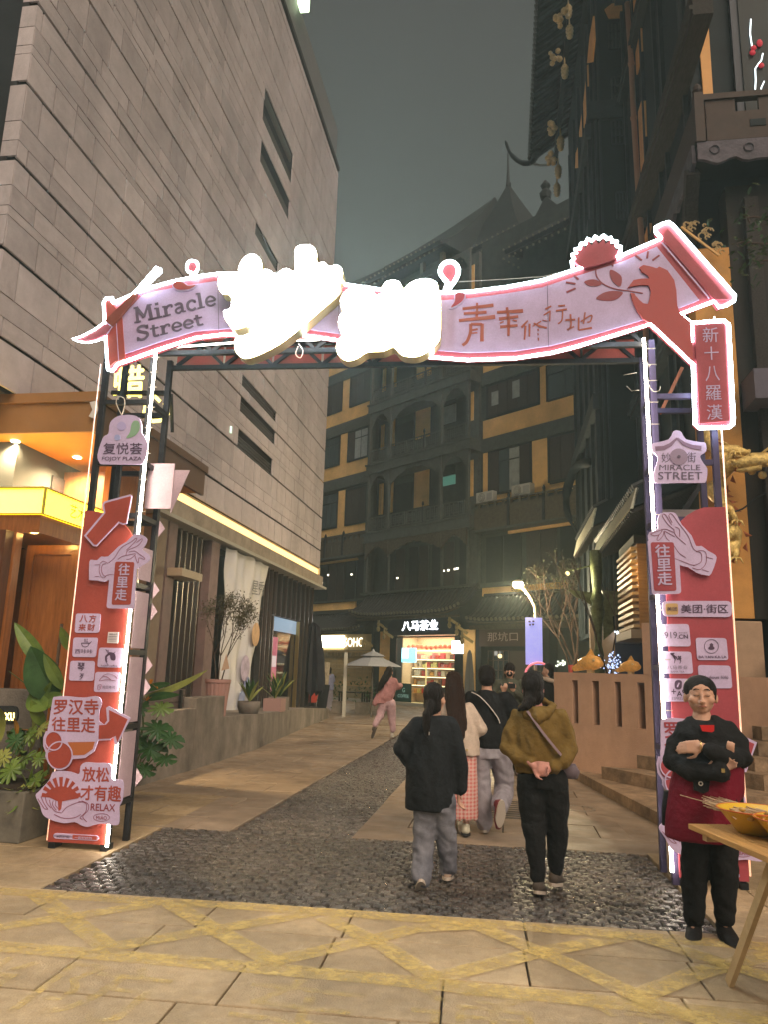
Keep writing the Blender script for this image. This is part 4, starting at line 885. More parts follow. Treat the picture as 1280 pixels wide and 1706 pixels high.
for (yy, zz_, rr, cc) in ((17.6, 2.3, 0.28, (0.62,0.40,0.22)), (17.2, 1.1, 0.22, (0.25,0.28,0.5)), (17.0, 1.5, 0.3, (0.5,0.42,0.55)), (16.9, 0.8, 0.2, (0.3,0.35,0.55))):
    m = MB(); m.tube([(-5.874, yy, zz_), (-5.868, yy, zz_)], rr, 14); m.build('printed_figure', mat('print%.1f' % zz_, cc, 0.6, var=0.3, scale=5), cur)
# ---- concrete walls along the alley
wl = AL.root('concrete_planter_wall'); tag(wl, 'low weathered concrete planter wall running up the left of the alley', 'wall')
m = MB(); m.box(-4.93, -4.655, 8.9, 11.35, -0.02, 0.90); m.build('wall_block', M_conc, wl, bevel=0.008)
m = MB(); m.box(-4.93, -4.655, 11.352, 12.55, -0.02, 1.05); m.build('wall_block', M_conc, wl, bevel=0.008)
m = MB(); pts = [(12.552, 0.70), (20.2, 0.50), (24.6, 0.30)]
m.prismZ([(-6.2, 12.552), (-4.66, 12.552), (-4.70, 14.5), (-5.25, 20.2), (-5.6, 24.6), (-6.2, 24.6)], -0.02, 0.0)
vs = []
for (x, y, z) in ((-4.66, 12.552, .70), (-4.70, 14.5, .65), (-5.25, 20.2, .50), (-5.6, 24.6, .30)): vs += [(x, y, -0.02), (x, y, z), (-6.21, y, z), (-6.21, y, -0.02)]
m = MB(); m.add(vs, [(i*4+a, i*4+(a+1)%4, (i+1)*4+(a+1)%4, (i+1)*4+a) for i in range(3) for a in range(4)]+[(3,2,1,0), (12,13,14,15)]); m.build('wall_block', M_conc, wl)
m = MB(); m.box(-6.21, -4.935, 8.9, 12.55, -0.02, 0.62); m.build('soil_bed', mat('dark soil', (0.04, 0.03, 0.022), 0.95, bump=0.6, bscale=30), wl)
M_plank = mat('weathered plank', (0.13, 0.095, 0.085), 0.6, var=0.35, scale=6, stretch=(8, 1, 8), bump=0.3)
bench = AL.root('plank_bench'); tag(bench, 'dark wooden plank bench back set on the concrete wall', 'bench')
for i in range(3):
    m = MB(); m.box(-4.90, -4.85, 9.0, 11.33, 0.905+i*0.095, 0.985+i*0.095); m.build('plank', M_plank, bench)
for y in (9.2, 11.1):
    m = MB(); m.box(-4.84, -4.80, y, y+0.05, 0.902, 1.17); m.build('post', M_steel, bench)
# ---- canopy with downlights
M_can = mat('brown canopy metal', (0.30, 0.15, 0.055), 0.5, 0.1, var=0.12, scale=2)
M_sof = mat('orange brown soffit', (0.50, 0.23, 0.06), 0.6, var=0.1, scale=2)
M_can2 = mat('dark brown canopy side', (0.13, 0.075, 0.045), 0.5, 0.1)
can = AL.root('canopy'); tag(can, 'brown box canopy with round downlights over the shop at the left', 'canopy')
CX = -4.9; CY0, CY1 = 8.15, 11.55
m = MB(); m.box(-9.5, CX-0.06, CY0+0.02, CY1, 4.32, 4.60); m.build('soffit', M_sof, can)
m = MB(); m.box(-9.5, CX, CY0-0.02, CY0+0.018, 4.28, 4.70); m.build('front_fascia', M_can, can)
m = MB(); m.box(-9.5, CX+0.03, CY0-0.06, CY0-0.022, 4.66, 4.78); m.build('front_lip', M_can, can)
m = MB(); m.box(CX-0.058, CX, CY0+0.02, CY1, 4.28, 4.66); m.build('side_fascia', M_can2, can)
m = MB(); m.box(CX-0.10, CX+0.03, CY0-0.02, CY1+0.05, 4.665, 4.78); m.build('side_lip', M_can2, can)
M_down = glow('downlight lens', (1.0, 0.86, 0.6), 30)
for i, (px, py) in enumerate(((128, 762), (183, 793), (25, 735), (225, 822))):
    p = AL.g(px, py, 4.315)
    m = MB(); m.lathe([(0.055, 0), (0.055, 0.006), (0.0, 0.006)], (p.x, p.y, 4.308), 16); m.build('downlight', M_down, can)
    ld = bpy.data.lights.new('downlight_beam', 'SPOT'); lo_ = bpy.data.objects.new('downlight_beam', ld); COL.objects.link(lo_); lo_.parent = can
    lo_.location = (p.x, p.y, 4.28); ld.energy = 800; ld.color = (1.0, 0.72, 0.36); ld.spot_size = R(150); ld.spot_blend = 0.8; ld.shadow_soft_size = 0.05
rag = AL.f(155, 683, CY0-0.07); m = MB(); pts = [(rag.x-0.06, rag.z+0.10), (rag.x+0.03, rag.z+0.12), (rag.x+0.06, rag.z), (rag.x+0.02, rag.z-0.11), (rag.x-0.05, rag.z-0.08), (rag.x-0.01, rag.z)]
m.prismY(pts, CY0-0.075, CY0-0.062); m.build('torn_paper', mat('torn paper', (0.6, 0.55, 0.5), 0.7), can)
# ---- timber shop with yellow light box
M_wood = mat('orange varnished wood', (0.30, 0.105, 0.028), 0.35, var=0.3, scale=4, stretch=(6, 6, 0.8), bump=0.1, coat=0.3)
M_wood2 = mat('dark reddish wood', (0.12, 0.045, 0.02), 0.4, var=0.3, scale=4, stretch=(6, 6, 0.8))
shop = AL.root('timber_shop'); tag(shop, 'small orange timber shop front with an open door under the canopy', 'shop')
m = MB(); m.box(-7.5, -5.25, 7.82, 9.15, 3.20, 3.50)
yb = AL.root('yellow_light_box'); tag(yb, 'glowing yellow light box sign above the timber shop door', 'sign')
ybo = m.build('light_box', glow('yellow light box face', (1.0, 0.68, 0.0), 2.3), yb)
text_quad('艺术酒馆', 'lettering', mat('green print', (0.35, 0.38, 0.02), 0.5), ybo, [(-5.245, 8.35, 3.44), (-5.245, 9.05, 3.44), (-5.245, 9.05, 3.27), (-5.245, 8.35, 3.27)], off=(0,0,0))
M_bxe = mat('amber box edge', (0.55,0.42,0.05), 0.5)
for b6 in ((-5.258,-5.236,7.805,7.83,3.195,3.505), (-7.5,-5.26,7.80,7.818,3.497,3.515), (-5.256,-5.238,7.832,9.15,3.497,3.515), (-7.5,-5.26,7.80,7.818,3.19,3.203), (-5.256,-5.238,7.832,9.15,3.19,3.203)):
    m = MB(); m.box(*b6); m.build('box_edge', M_bxe, yb)
m = MB(); m.box(-9.6, -6.65, 8.93, 11.5, 3.0, 4.31); m.build('upper_wall', mat('speckled plaster', (0.36, 0.31, 0.25), 0.8, var=0.2, scale=20), shop)
m = MB(); m.box(-7.6, -5.28, 7.84, 9.3, 2.98, 3.19); m.build('lintel', M_wood, shop)
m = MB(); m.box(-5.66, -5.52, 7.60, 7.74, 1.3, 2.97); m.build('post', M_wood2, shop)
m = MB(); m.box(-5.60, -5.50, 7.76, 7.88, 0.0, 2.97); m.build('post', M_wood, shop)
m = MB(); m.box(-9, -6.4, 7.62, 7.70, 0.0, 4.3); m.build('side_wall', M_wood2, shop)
m = MB(); m.box(-6.38, -5.68, 7.66, 7.72, 1.42, 2.60); m.build('cream_window', mat('cream lit window', (0.6, 0.42, 0.2), 0.5, emit=(1.0, 0.62, 0.22), estr=0.32, var=0.3, scale=2), shop)
for (z0, z1) in ((2.602, 2.75), (1.30, 1.418)):
    m = MB(); m.box(-6.38, -5.68, 7.64, 7.74, z0, z1); m.build('window_rail', M_wood2, shop)
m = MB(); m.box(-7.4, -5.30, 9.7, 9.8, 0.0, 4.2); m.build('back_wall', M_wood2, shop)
m = MB(); m.box(-5.30, -5.2, 9.15, 10.2, 0.0, 4.25); m.build('side_panel', M_wood, shop)
# open door leaf facing us
dl = AL.f(44, 908, 8.45); dr_ = AL.f(135, 905, 8.45); zb = 0.1
def leaf_door(x0, x1, y, z0, z1):
    D = MB(); D.box(x0, x1, y, y+0.04, z0, z1); d = D.build('door', M_wood, shop)
    for (a, b, c_, e_) in ((x0, x0+0.10, z0, z1), (x1-0.10, x1, z0, z1), (x0+.101, x1-.101, z1-0.12, z1), (x0+.101, x1-.101, z0, z0+0.2)):
        k = MB(); k.box(a, b, y-0.025, y-0.001, c_, e_); k.build('door_rail', M_wood, d)
    k = MB(); k.box(x1-0.14, x1-0.105, y-0.03, y-0.002, z0+0.9, z0+1.9); k.build('pull_handle', M_mull, d)
leaf_door(dl.x+0.03, dr_.x, 8.45, 0.08, 2.93)
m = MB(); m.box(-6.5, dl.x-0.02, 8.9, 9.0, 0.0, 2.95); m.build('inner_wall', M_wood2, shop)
lp = bpy.data.lights.new('door_lamp', 'POINT'); lpo = bpy.data.objects.new('door_lamp', lp); COL.objects.link(lpo); lpo.parent = shop
lpo.location = (-5.45, 8.0, 3.05); lp.energy = 110; lp.color = (1.0, 0.62, 0.15); lp.shadow_soft_size = 0.1
# hanging gold characters behind the left tower
gs = AL.root('gold_character_sign'); tag(gs, 'glowing yellow channel-letter characters hanging behind the left arch tower', 'sign')
M_gl = glow('yellow channel letter', (1.0, 0.80, 0.10), 2.6)
for ch_, q in (('蜡', [(190,612),(240,608),(238,662),(188,662)]), ('心', [(236,655),(283,655),(281,702),(236,705)])):
    Q = [AL.f(*p, 8.05) for p in q]; text_quad(ch_, 'lit_character', M_gl, gs, Q, bold=0.03)
q = [AL.f(*p, 8.05) for p in ((186, 655), (283, 655))]; m = MB(); m.beam(q[0], q[1], 0.05); m.beam((q[1].x, 8.08, q[1].z), (q[1].x, 8.2, 4.27), 0.03); m.build('sign_bracket', M_steel, gs)
# stub wall with small orange neon by the plants
sw = AL.root('stub_wall'); tag(sw, 'speckled concrete stub wall with an orange neon word behind the leafy plants', 'wall')
a = AL.f(0, 1146, 7.3); b = AL.f(57, 1150, 7.3)
m = MB(); m.box(-6.5, b.x, 7.3, 7.58, 0.0, b.z); m.build('wall_block', M_conc, sw, bevel=0.01)
q = [AL.f(*p, 7.28) for p in ((-6, 1181), (25, 1181), (25, 1200), (-6, 1200))]
m = MB(); m.prismY(round_quad([(v.x, v.z) for v in (q[0]+Vector((-.03,0,.03)), q[1]+Vector((.03,0,.03)), q[2]+Vector((.03,0,-.02)), q[3]+Vector((-.03,0,-.02)))], 0.2), 7.27, 7.298); m.build('neon_plate', M_body, sw)
text_quad('Luxu', 'neon_word', glow('yellow neon word', (1.0, 0.75, 0.2), 6), sw, [v-Vector((0,0.02,0)) for v in q], off=(0,0,0), bold=0.005)

# ================================================================ PLANTS
M_leaf = mat('glossy green leaf', (0.085, 0.165, 0.025), 0.38, var=0.35, scale=6, col2=(0.17, 0.25, 0.04), spec=0.5)
M_leafd = mat('deep green leaf', (0.035, 0.085, 0.025), 0.35, var=0.4, scale=6)
M_leafy = mat('yellow green leaf', (0.26, 0.28, 0.07), 0.45, var=0.3, scale=8)
M_leafo = mat('orange tinged leaf', (0.30, 0.14, 0.02), 0.45, var=0.3, scale=8)
M_stem = mat('green stem', (0.08, 0.10, 0.03), 0.5)
for m_ in (M_leaf, M_leafd, M_leafy, M_leafo): m_.node_tree.nodes['Principled BSDF'].inputs['Subsurface Weight'].default_value = 0.0
def leaf(mb, base, tip, wid, droop=0.15, fold=0.25, n=9, up=(0,0,1), split=0, shape=0.9, rnd_=random):
    base = Vector(base); tip = Vector(tip); d = tip-base; L = d.length; dn = d.normalized(); u = Vector(up)
    side = dn.cross(u); side = side.normalized() if side.length > 1e-4 else Vector((1,0,0)); nrm = side.cross(dn).normalized()
    for sg in (-1, 1):
        vs = []; fs = []
        for i in range(n+1):
            t = i/n; w_ = wid*0.5*(math.sin(math.pi*min(1, t**shape))**0.75) if 0 < t < 1 else 0.0
            c = base+d*t - Vector((0,0,1))*droop*L*t*t + nrm*droop*0.5*L*math.sin(math.pi*t)
            ww = w_*(1-(0.55 if split and i % 2 == 0 and 0 < i < n else 0))
            e_ = c+side*sg*ww+nrm*ww*fold-Vector((0,0,1))*0.2*ww
            e2 = c+side*sg*ww*0.5+nrm*ww*fold*0.7
            vs += [c, e2, e_]
        for i in range(n):
            for k in (0, 1):
                a, b, c2, d2 = i*3+k, (i+1)*3+k, (i+1)*3+k+1, i*3+k+1
                fs.append((a, b, c2, d2) if sg < 0 else (d2, c2, b, a))
        mb.add(vs, fs)
def plant(root_, leaves, mt, name='leaf', smooth=True, **k):
    for (b, t_, w_, dr__) in leaves:
        m = MB(); leaf(m, b, t_, w_, dr__, **k); o = m.build(name, mt, root_, smooth=smooth)
# broad paddle-leaf plant beside the left tower, traced on its own plane
PL = 6.95
pb = AL.root('paddle_leaf_plant'); tag(pb, 'broad paddle-leaved plant rising beside the left arch tower', 'plant')
def pw(x, y, c=PL, off=0): v = AL.f(x, y, c); return Vector((v.x, v.y+off, v.z))
for (b, t_, w_, dp, sp_) in (((78,1112),(36,1036),0.16,0.02,0), ((92,1165),(62,1080),0.34,-0.03,1), ((60,1175),(116,1152),0.16,0.05,0), ((52,1150),(88,1182),0.22,0.0,0), ((106,1150),(84,1090),0.12,0,0), ((118,1085),(112,1045),0.10,0,0), ((70,1165),(98,1135),0.08,0,0), ((72,1210),(64,1165),0.12,0,0)):
    m = MB(); leaf(m, pw(*b), pw(*t_, off=-0.12), w_, dp, 0.15, 14, up=(0.2,-1,0.3), split=0); m.build('leaf', M_leaf if sp_ == 0 else M_leafd, pb, smooth=True)
m = MB(); m.tube([pw(80,1290), pw(82,1200), pw(92,1160), pw(78,1110)], 0.012, 6); m.tube([pw(70,1290), pw(68,1210), pw(50,1145), pw(14,1118)], [0.012,0.01,0.008,0.004], 6); m.tube([pw(88,1290), pw(96,1200), pw(106,1150)], 0.010, 6); m.build('stem', M_stem, pb)
# left planter box and its plants
bx_ = AL.root('planter_box'); tag(bx_, 'grey concrete planter box at the foot of the left arch tower', 'planter')
m = MB(); m.box(-5.5, -4.12, 6.38, 7.05, 0.0, 0.42); m.build('box', mat('dark zinc planter', (0.09, 0.085, 0.085), 0.5, var=0.4, scale=3, col2=(0.22, 0.20, 0.16)), bx_, bevel=0.01)
m = MB(); m.box(-5.46, -4.16, 6.42, 7.01, 0.421, 0.44); m.build('soil', mat('dark soil', (0.04, 0.03, 0.022), 0.95), bx_)
def monstera(mb, c, r_, nrm, rot, cuts=7):
    """deeply cut heart-shaped leaf as a fan of lobes around the midrib"""
    nrm = Vector(nrm).normalized(); q = nrm.to_track_quat('Z', 'Y'); M_ = q.to_matrix() @ Matrix.Rotation(rot, 3, 'Z'); vs = []; fs = []
    n = 44
    rim = []
    for i in range(n):
        a = 2*math.pi*i/n; x = math.sin(a); y = -math.cos(a)
        rr = r_*(1.0-0.18*abs(math.sin(a)))*(1 if i else 0.35)
        if 4 < i < 40 and i % 4 in (0,) : rr *= 0.52
        if i % 4 in (1, 3) and 4 < i < 40: rr *= 0.9
        rim.append(Vector((x*rr*0.85, y*rr*1.05, -0.25*rr*rr/r_+0.06*r_*abs(x))))
    vs = [Vector(c)+M_ @ Vector((0,0,0))] + [Vector(c)+M_ @ p for p in rim]
    fs = [(0, i+1, (i+1) % n+1) for i in range(n)]; mb.add(vs, fs)
rp_ = random.Random(3)
mo = AL.root('monstera_plant'); tag(mo, 'split-leaf monstera in the planter box below the paddle-leaf plant', 'plant')
for (x, y, r_, mt, ofs) in ((62,1312,0.17,M_leafd,-0.15), (30,1280,0.15,M_leaf,-0.1), (50,1262,0.10,M_leaf,-0.05), (80,1295,0.13,M_leaf,-0.2), (15,1235,0.14,M_leafd,0.1), (38,1225,0.12,M_leaf,0.1), (8,1290,0.12,M_leafd,0.0), (58,1215,0.10,M_leafy,0.1), (25,1320,0.10,M_leafd,-0.1), (5,1260,0.11,M_leafy,0.0), (75,1262,0.09,M_leaf,-0.1)):
    p = pw(x, y, 6.75)+Vector((0, ofs, 0)); m = MB(); monstera(m, p, r_, (rp_.uniform(-0.5,0.6), -1, rp_.uniform(0.2,0.9)), rp_.uniform(2.6, 3.8)); m.build('leaf', mt, mo, smooth=False)
    m = MB(); m.tube(spline([(p.x, p.y+0.02, p.z), (p.x*0.6-4.6*0.4, p.y*0.5+6.75*0.5, (p.z+0.45)/2+0.1), (-4.65, 6.75, 0.43)], 4, False), 0.006, 5); m.build('stem', M_stem, mo)
sp_ = AL.root('spider_plant'); tag(sp_, 'pale spider plant trailing over the edge of the planter box', 'plant')
for k in range(26):
    a = rp_.uniform(-1.2, 1.6); L = rp_.uniform(0.18, 0.42); b = Vector((-4.22+rp_.uniform(-.08,.08), 6.55+rp_.uniform(-.1,.15), 0.46))
    t_ = b+Vector((math.sin(a)*L*0.75+0.05, -math.cos(a)*L*0.6, rp_.uniform(-0.32, 0.12)))
    m = MB(); leaf(m, b, t_, 0.026, -0.25, 0.3, 8); m.build('blade', M_leafy if k % 3 else M_leaf, sp_, smooth=True)
fern = AL.root('fern_clump'); tag(fern, 'dark low fern clump at the left end of the planter box', 'plant')
for k in range(40):
    b = Vector((rp_.uniform(-5.3,-4.6), 6.6+rp_.uniform(-.15,.2), 0.44)); t_ = b+Vector((rp_.uniform(-.22,.22), rp_.uniform(-.28,.1), rp_.uniform(.05,.4)))
    m = MB(); leaf(m, b, t_, 0.05, 0.15, 0.2, 8, split=1); m.build('frond', M_leafd if k % 4 else M_leaf, fern, smooth=True)
cr = AL.root('orange_croton'); tag(cr, 'orange and yellow tinged croton leaves behind the monstera', 'plant')
for k in range(30):
    b = Vector((rp_.uniform(-5.4,-4.4), 6.95+rp_.uniform(-.1,.15), rp_.uniform(0.5,0.8))); t_ = b+Vector((rp_.uniform(-.3,.3), rp_.uniform(-.25,.1), rp_.uniform(.1,.45)))
    m = MB(); leaf(m, b, t_, 0.07, 0.2, 0.2, 8); m.build('leaf', (M_leafo, M_leafy, M_leaf)[k % 3], cr, smooth=True)
# shrub behind the left tower (monstera and paddle leaves against the wall)
ms = AL.root('monstera_shrub'); tag(ms, 'dark monstera shrub between the left tower and the concrete wall', 'plant')
for (x, y, r_, mt) in ((262,1215,0.20,M_leafd), (285,1232,0.16,M_leafd), (250,1248,0.20,M_leafd), (275,1265,0.13,M_leafd), (240,1282,0.14,M_leafd), (232,1180,0.15,M_leafd), (268,1180,0.15,M_leaf), (228,1235,0.15,M_leafd)):
    p = AL.f(x, y, 8.5); m = MB(); monstera(m, p, r_, (rp_.uniform(-0.3,0.8), -1, rp_.uniform(0.1,0.9)), rp_.uniform(1.2, 2.8)); m.build('leaf', mt, ms, smooth=False)
    m = MB(); m.tube(spline([(p.x, p.y+0.02, p.z), (p.x*0.5-4.3*0.5, 8.55, p.z*0.6), (-4.35, 8.6, 0.0)], 4, False), 0.007, 5); m.build('stem', M_stem, ms)
for (b, t_, w_, mt, dp) in (((238,1160),(345,1128),0.09,M_leafy,-0.1), ((225,1150),(212,1105),0.16,M_leafd,0), ((235,1150),(285,1135),0.10,M_leafd,0.05), ((240,1165),(300,1150),0.10,M_leafd,0.1), ((226,1120),(246,1098),0.10,M_leafd,0.0)):
    m = MB(); leaf(m, AL.f(*b, 8.6), AL.f(*t_, 8.5), w_, dp, 0.2, 10, up=(0,-1,0.4)); m.build('leaf', mt, ms, smooth=True)
for (x, y) in ((250,1140), (243,1168), (262,1148)):
    p = AL.f(x, y, 8.45); m = MB()
    for k in range(5): leaf(m, p, p+Vector((rp_.uniform(-.08,.08), rp_.uniform(-.04,.02), rp_.uniform(.03,.10))), 0.03, 0, 0.2, 5)
    m.build('orange_flower', mat('orange flower', (0.55, 0.20, 0.02), 0.5), ms)
m = MB(); m.tube([(-4.35, 8.6, 0), AL.f(238,1210,8.6), AL.f(236,1160,8.6)], 0.012, 6); m.build('stem', M_stem, ms)
# potted tree
pt = AL.root('potted_tree'); tag(pt, 'thin leafy tree in a tall ribbed pink pot on the left terrace', 'potted tree')
PX_, PY_ = -4.95, 12.95
M_pot = mat('ribbed pink pot', (0.38, 0.215, 0.19), 0.6)
m = MB(); vs = []; n = 48; prof = [(0.15,0),(0.155,0.05),(0.19,0.5),(0.215,0.72),(0.225,0.74),(0.225,0.79),(0.19,0.79),(0.18,0.70)]
for r_, z in prof:
    for k in range(n): a = 2*math.pi*k/n; rr = r_*(1-(0.05 if k % 3 == 0 and z < 0.73 else 0)); vs.append((PX_+rr*math.cos(a), PY_+rr*math.sin(a), 0.52+z))
m.add(vs, [(i*n+k, i*n+(k+1)%n, (i+1)*n+(k+1)%n, (i+1)*n+k) for i in range(len(prof)-1) for k in range(n)]+[tuple(range(n-1,-1,-1)), tuple(range((len(prof)-1)*n, len(prof)*n))]); m.build('pot', M_pot, pt)
M_bark = mat('dark bark', (0.07, 0.045, 0.035), 0.8, var=0.3, scale=20); M_tl = mat('small brown green leaf', (0.10, 0.09, 0.05), 0.6, var=0.4, scale=5)
br_ = MB(); lf_ = MB(); rt = random.Random(21)
def twig(p, d, L, r_, dep, bmb, lmb, rr, ls=0.035, mx=5, up=0.25):
    q = p+d*L; mid = p+d*L*0.5+Vector((rr.uniform(-.1,.1), rr.uniform(-.1,.1), 0))*L*0.4
    bmb.tube([p, mid, q], [r_, r_*0.85, r_*0.65], 5)
    if dep >= 2:
        for k in range(4 if dep < mx else 7):
            c = p.lerp(q, rr.random())+Vector((rr.gauss(0,.04), rr.gauss(0,.04), rr.gauss(0,.04)))
            t_ = c+Vector((rr.uniform(-1,1), rr.uniform(-1,1), rr.uniform(-.6,1))).normalized()*ls*rr.uniform(.7,1.4); s_ = (t_-c).cross(Vector((rr.random()-.5, rr.random()-.5, 1))).normalized()*ls*0.28
            m_ = (c+t_)/2; lmb.add([c, m_+s_, t_, m_-s_], [(0,1,2,3)])
    if dep < mx:
        for k in range(rr.choice((2, 2, 3))):
            nd = (d+Vector((rr.uniform(-1,1), rr.uniform(-1,1), rr.uniform(-.3,.6)))*0.55+Vector((0,0,up*0.4))).normalized()
            twig(q, nd, L*rr.uniform(.62,.85), r_*0.62, dep+1, bmb, lmb, rr, ls, mx, up)
for dx in (-0.04, 0.05, 0.0):
    twig(Vector((PX_+dx, PY_, 1.24)), Vector((dx*3, rt.uniform(-.1,.1), 1)).normalized(), 0.47, 0.014, 0, br_, lf_, rt, 0.045, 5)
br_.build('trunk', M_bark, pt); tag(lf_.build('crown', M_tl, pt), kind='stuff')
m = MB(); m.prismY([(PX_+0.10, 1.46), (PX_+0.24, 1.50), (PX_+0.17, 1.75)], PY_-0.15, PY_-0.14); m.build('tag_card', mat('card', (0.5, 0.35, 0.25), 0.6), pt)
def agave(lab, x, y, z, n, L, wd, potm, potr, poth, square=False):
    a_ = AL.root('potted_agave'); tag(a_, lab, 'potted plant')
    m = MB()
    if square: m.box(x-potr, x+potr, y-potr, y+potr, z, z+poth)
    else: m.lathe([(potr*0.8, 0), (potr, poth*0.6), (potr, poth), (potr*0.85, poth), (potr*0.8, poth*0.9)], (x, y, z), 16)
    m.build('pot', potm, a_, smooth=not square)
    for k in range(n):
        an = 2*math.pi*k/n+rp_.uniform(-.2,.2); sp2 = rp_.uniform(0.3, 0.9); m = MB()
        leaf(m, (x, y, z+poth-0.02), (x+math.sin(an)*L*sp2, y+math.cos(an)*L*sp2, z+poth+L*(1.15-sp2*0.6)), wd, 0.05, 0.35, 7); m.build('leaf', (M_leafd, M_leafy, M_leafd)[k % 3], a_, smooth=True)
agave('spiky agave in a round grey pot beside the ribbed pink pot', -4.95, 14.7, 0.62, 12, 0.5, 0.08, M_conc, 0.22, 0.26)
agave('small palm-like plant in a square pink and grey pot on the terrace', -5.1, 16.9, 0.58, 10, 0.5, 0.06, mat('pink square pot', (0.33, 0.20, 0.18), 0.7), 0.2, 0.28, True)
agave('leafy plant in a square pot nearest the shop doorway', -5.3, 17.9, 0.56, 12, 0.7, 0.08, M_conc, 0.2, 0.3, True)
# ================================================================ FAR TIMBER BUILDING
M_tim = mat('dark green grey timber', (0.046, 0.052, 0.050), 0.6, var=0.25, scale=3)
M_timb = mat('grey timber beam', (0.072, 0.078, 0.074), 0.6, var=0.25, scale=4)
M_timd = mat('near black timber', (0.018, 0.020, 0.020), 0.6, var=0.3, scale=4)
M_yw = mat('ochre plaster', (0.80, 0.50, 0.19), 0.85, var=0.10, scale=1.5, bump=0.1, objvar=0.04)
stain(M_yw, 0.5, 0.75, 1.08)
M_shut = mat('brown shutter', (0.045, 0.034, 0.030), 0.6, var=0.3, scale=6, stretch=(6, 6, 1))
M_win = mat('night window glass', (0.02, 0.025, 0.028), 0.08, spec=0.8)
M_winl = mat('pale curtain window', (0.30, 0.32, 0.32), 0.3, var=0.25, scale=4)
M_wing = mat('green lit window', (0.10, 0.22, 0.17), 0.3, emit=(0.25, 0.8, 0.6), estr=0.12)
M_carv = mat('carved brown fretwork', (0.075, 0.062, 0.045), 0.6, var=0.5, scale=12, bump=0.6, bscale=30)
M_tile = mat('dark roof tile', (0.035, 0.036, 0.038), 0.55, var=0.3, scale=8)
M_tend = mat('tile end cap', (0.16, 0.15, 0.12), 0.5)
fbld = FB.root('timber_building'); tag(fbld, 'dark five-storey timber building with ochre wall panels closing the end of the alley', 'building')
def bx(name, m_, x0, x1, y0, y1, z0, z1, par=fbld, **k): M = MB(); M.box(x0, x1, y0, y1, z0, z1); return M.build(name, m_, par, **k)
bx('wall_core', M_tim, -14, -4.31, 0.10, 8, 0.0, 22.0)
bx('wall_core', M_tim, 3.61, 11.5, 0.10, 8, 0.0, 22.0)
bx('rear_core', M_tim, -4.305, 3.605, 0.67, 8, 3.4, 21.4)
bx('rear_core', M_tim, -4.305, 3.605, 1.2, 8, 0.0, 3.395)
SILL = [9.2, 12.8, 16.0, 19.2]; HEAD = [11.2, 14.5, 17.8, 21.0]; YB = [8.75, 12.0, 15.2, 18.4]
def window(x0, x1, z0, z1, kind='shut', mull=2, par=fbld, y=0.02):
    w_ = bx('window', M_timd, x0, x1, y, y+0.06, z0, z1, par)
    s = 0.06
    k = MB(); k.box(x0-0.03, x1+0.03, y-0.05, y-0.002, z1-s, z1+0.02); k.box(x0-0.03, x1+0.03, y-0.05, y-0.002, z0-0.02, z0+s); k.box(x0-0.03, x0+s, y-0.048, y-0.003, z0+s, z1-s); k.box(x1-s, x1+0.03, y-0.048, y-0.003, z0+s, z1-s); k.build('frame', M_timd, w_)
    n = mull; W_ = (x1-x0-2*s)/n
    for i in range(n):
        a = x0+s+i*W_; mt = M_shut
        if kind == 'open' and i in (1, 2): mt = M_win if i == 1 else M_winl
        if kind == 'glass': mt = M_win
        if kind == 'green' and i in (1, 2): mt = M_winl
        M = MB(); M.box(a+0.01, a+W_-0.01, y-0.03, y-0.004, z0+s+.01, z1-s-.01); M.build('pane' if mt is not M_shut else 'shutter', mt, w_)
        if mt is not M_shut:
            M = MB(); M.box(a-0.015, a+0.015, y-0.045, y-0.031, z0+s, z1-s); M.box(a, a+W_, y-0.044, y-0.0315, z0+(z1-z0)*0.70, z0+(z1-z0)*0.73); M.build('glazing_bar', M_timd, w_)
    return w_
# left section and its mirror continuation behind the mall wall
for i in range(4):
    bx('ochre_panel', M_yw, -10.5, -4.35, 0.03, 0.099, YB[i], SILL[i]-0.03)
    bx('ochre_panel', M_yw, -6.88, -6.18, 0.03, 0.099, SILL[i]-0.028, HEAD[i]+0.05)
    if i >= 2: bx('ochre_panel', M_yw, -10.5, -4.35, 0.03, 0.099, HEAD[i]+0.052, HEAD[i]+0.16)
    window(-8.35, -6.90, SILL[i], HEAD[i], 'glass' if i < 2 else 'shut', 3)
    window(-6.16, -4.40, SILL[i], HEAD[i], 'green' if i == 1 else 'shut', 3)
    bx('beam', M_timb, -10.5, -4.3, -0.02, 0.09, YB[i]-0.62, YB[i]-0.002)
    if i == 3: continue
    bx('ochre_panel', M_yw, 3.78, 9.0, 0.03, 0.099, YB[i]+(0.0 if i else 0.2), SILL[i]+0.08 if i != 0 else 9.28)
    if i == 0:
        bx('ochre_panel', M_yw, 3.79, 4.13, 0.03, 0.099, 9.282, 11.33); bx('ochre_panel', M_yw, 6.54, 7.38, 0.03, 0.099, 9.282, 11.33)
        window(4.15, 6.50, 9.32, 11.32, 'open', 4); window(7.40, 9.2, 9.36, 11.32, 'shut', 3)
    else:
        bx('ochre_panel', M_yw, 7.0, 7.36, 0.03, 0.099, SILL[i]+0.082, HEAD[i]+0.1)
        window(4.05, 6.97, SILL[i]+0.15, HEAD[i], 'shut', 5); window(7.38, 9.2, SILL[i]+0.12, HEAD[i], 'glass', 2)
    bx('beam', M_timb, 3.7, 12.5, -0.02, 0.09, YB[i]-0.62, YB[i]-0.004) if i else None
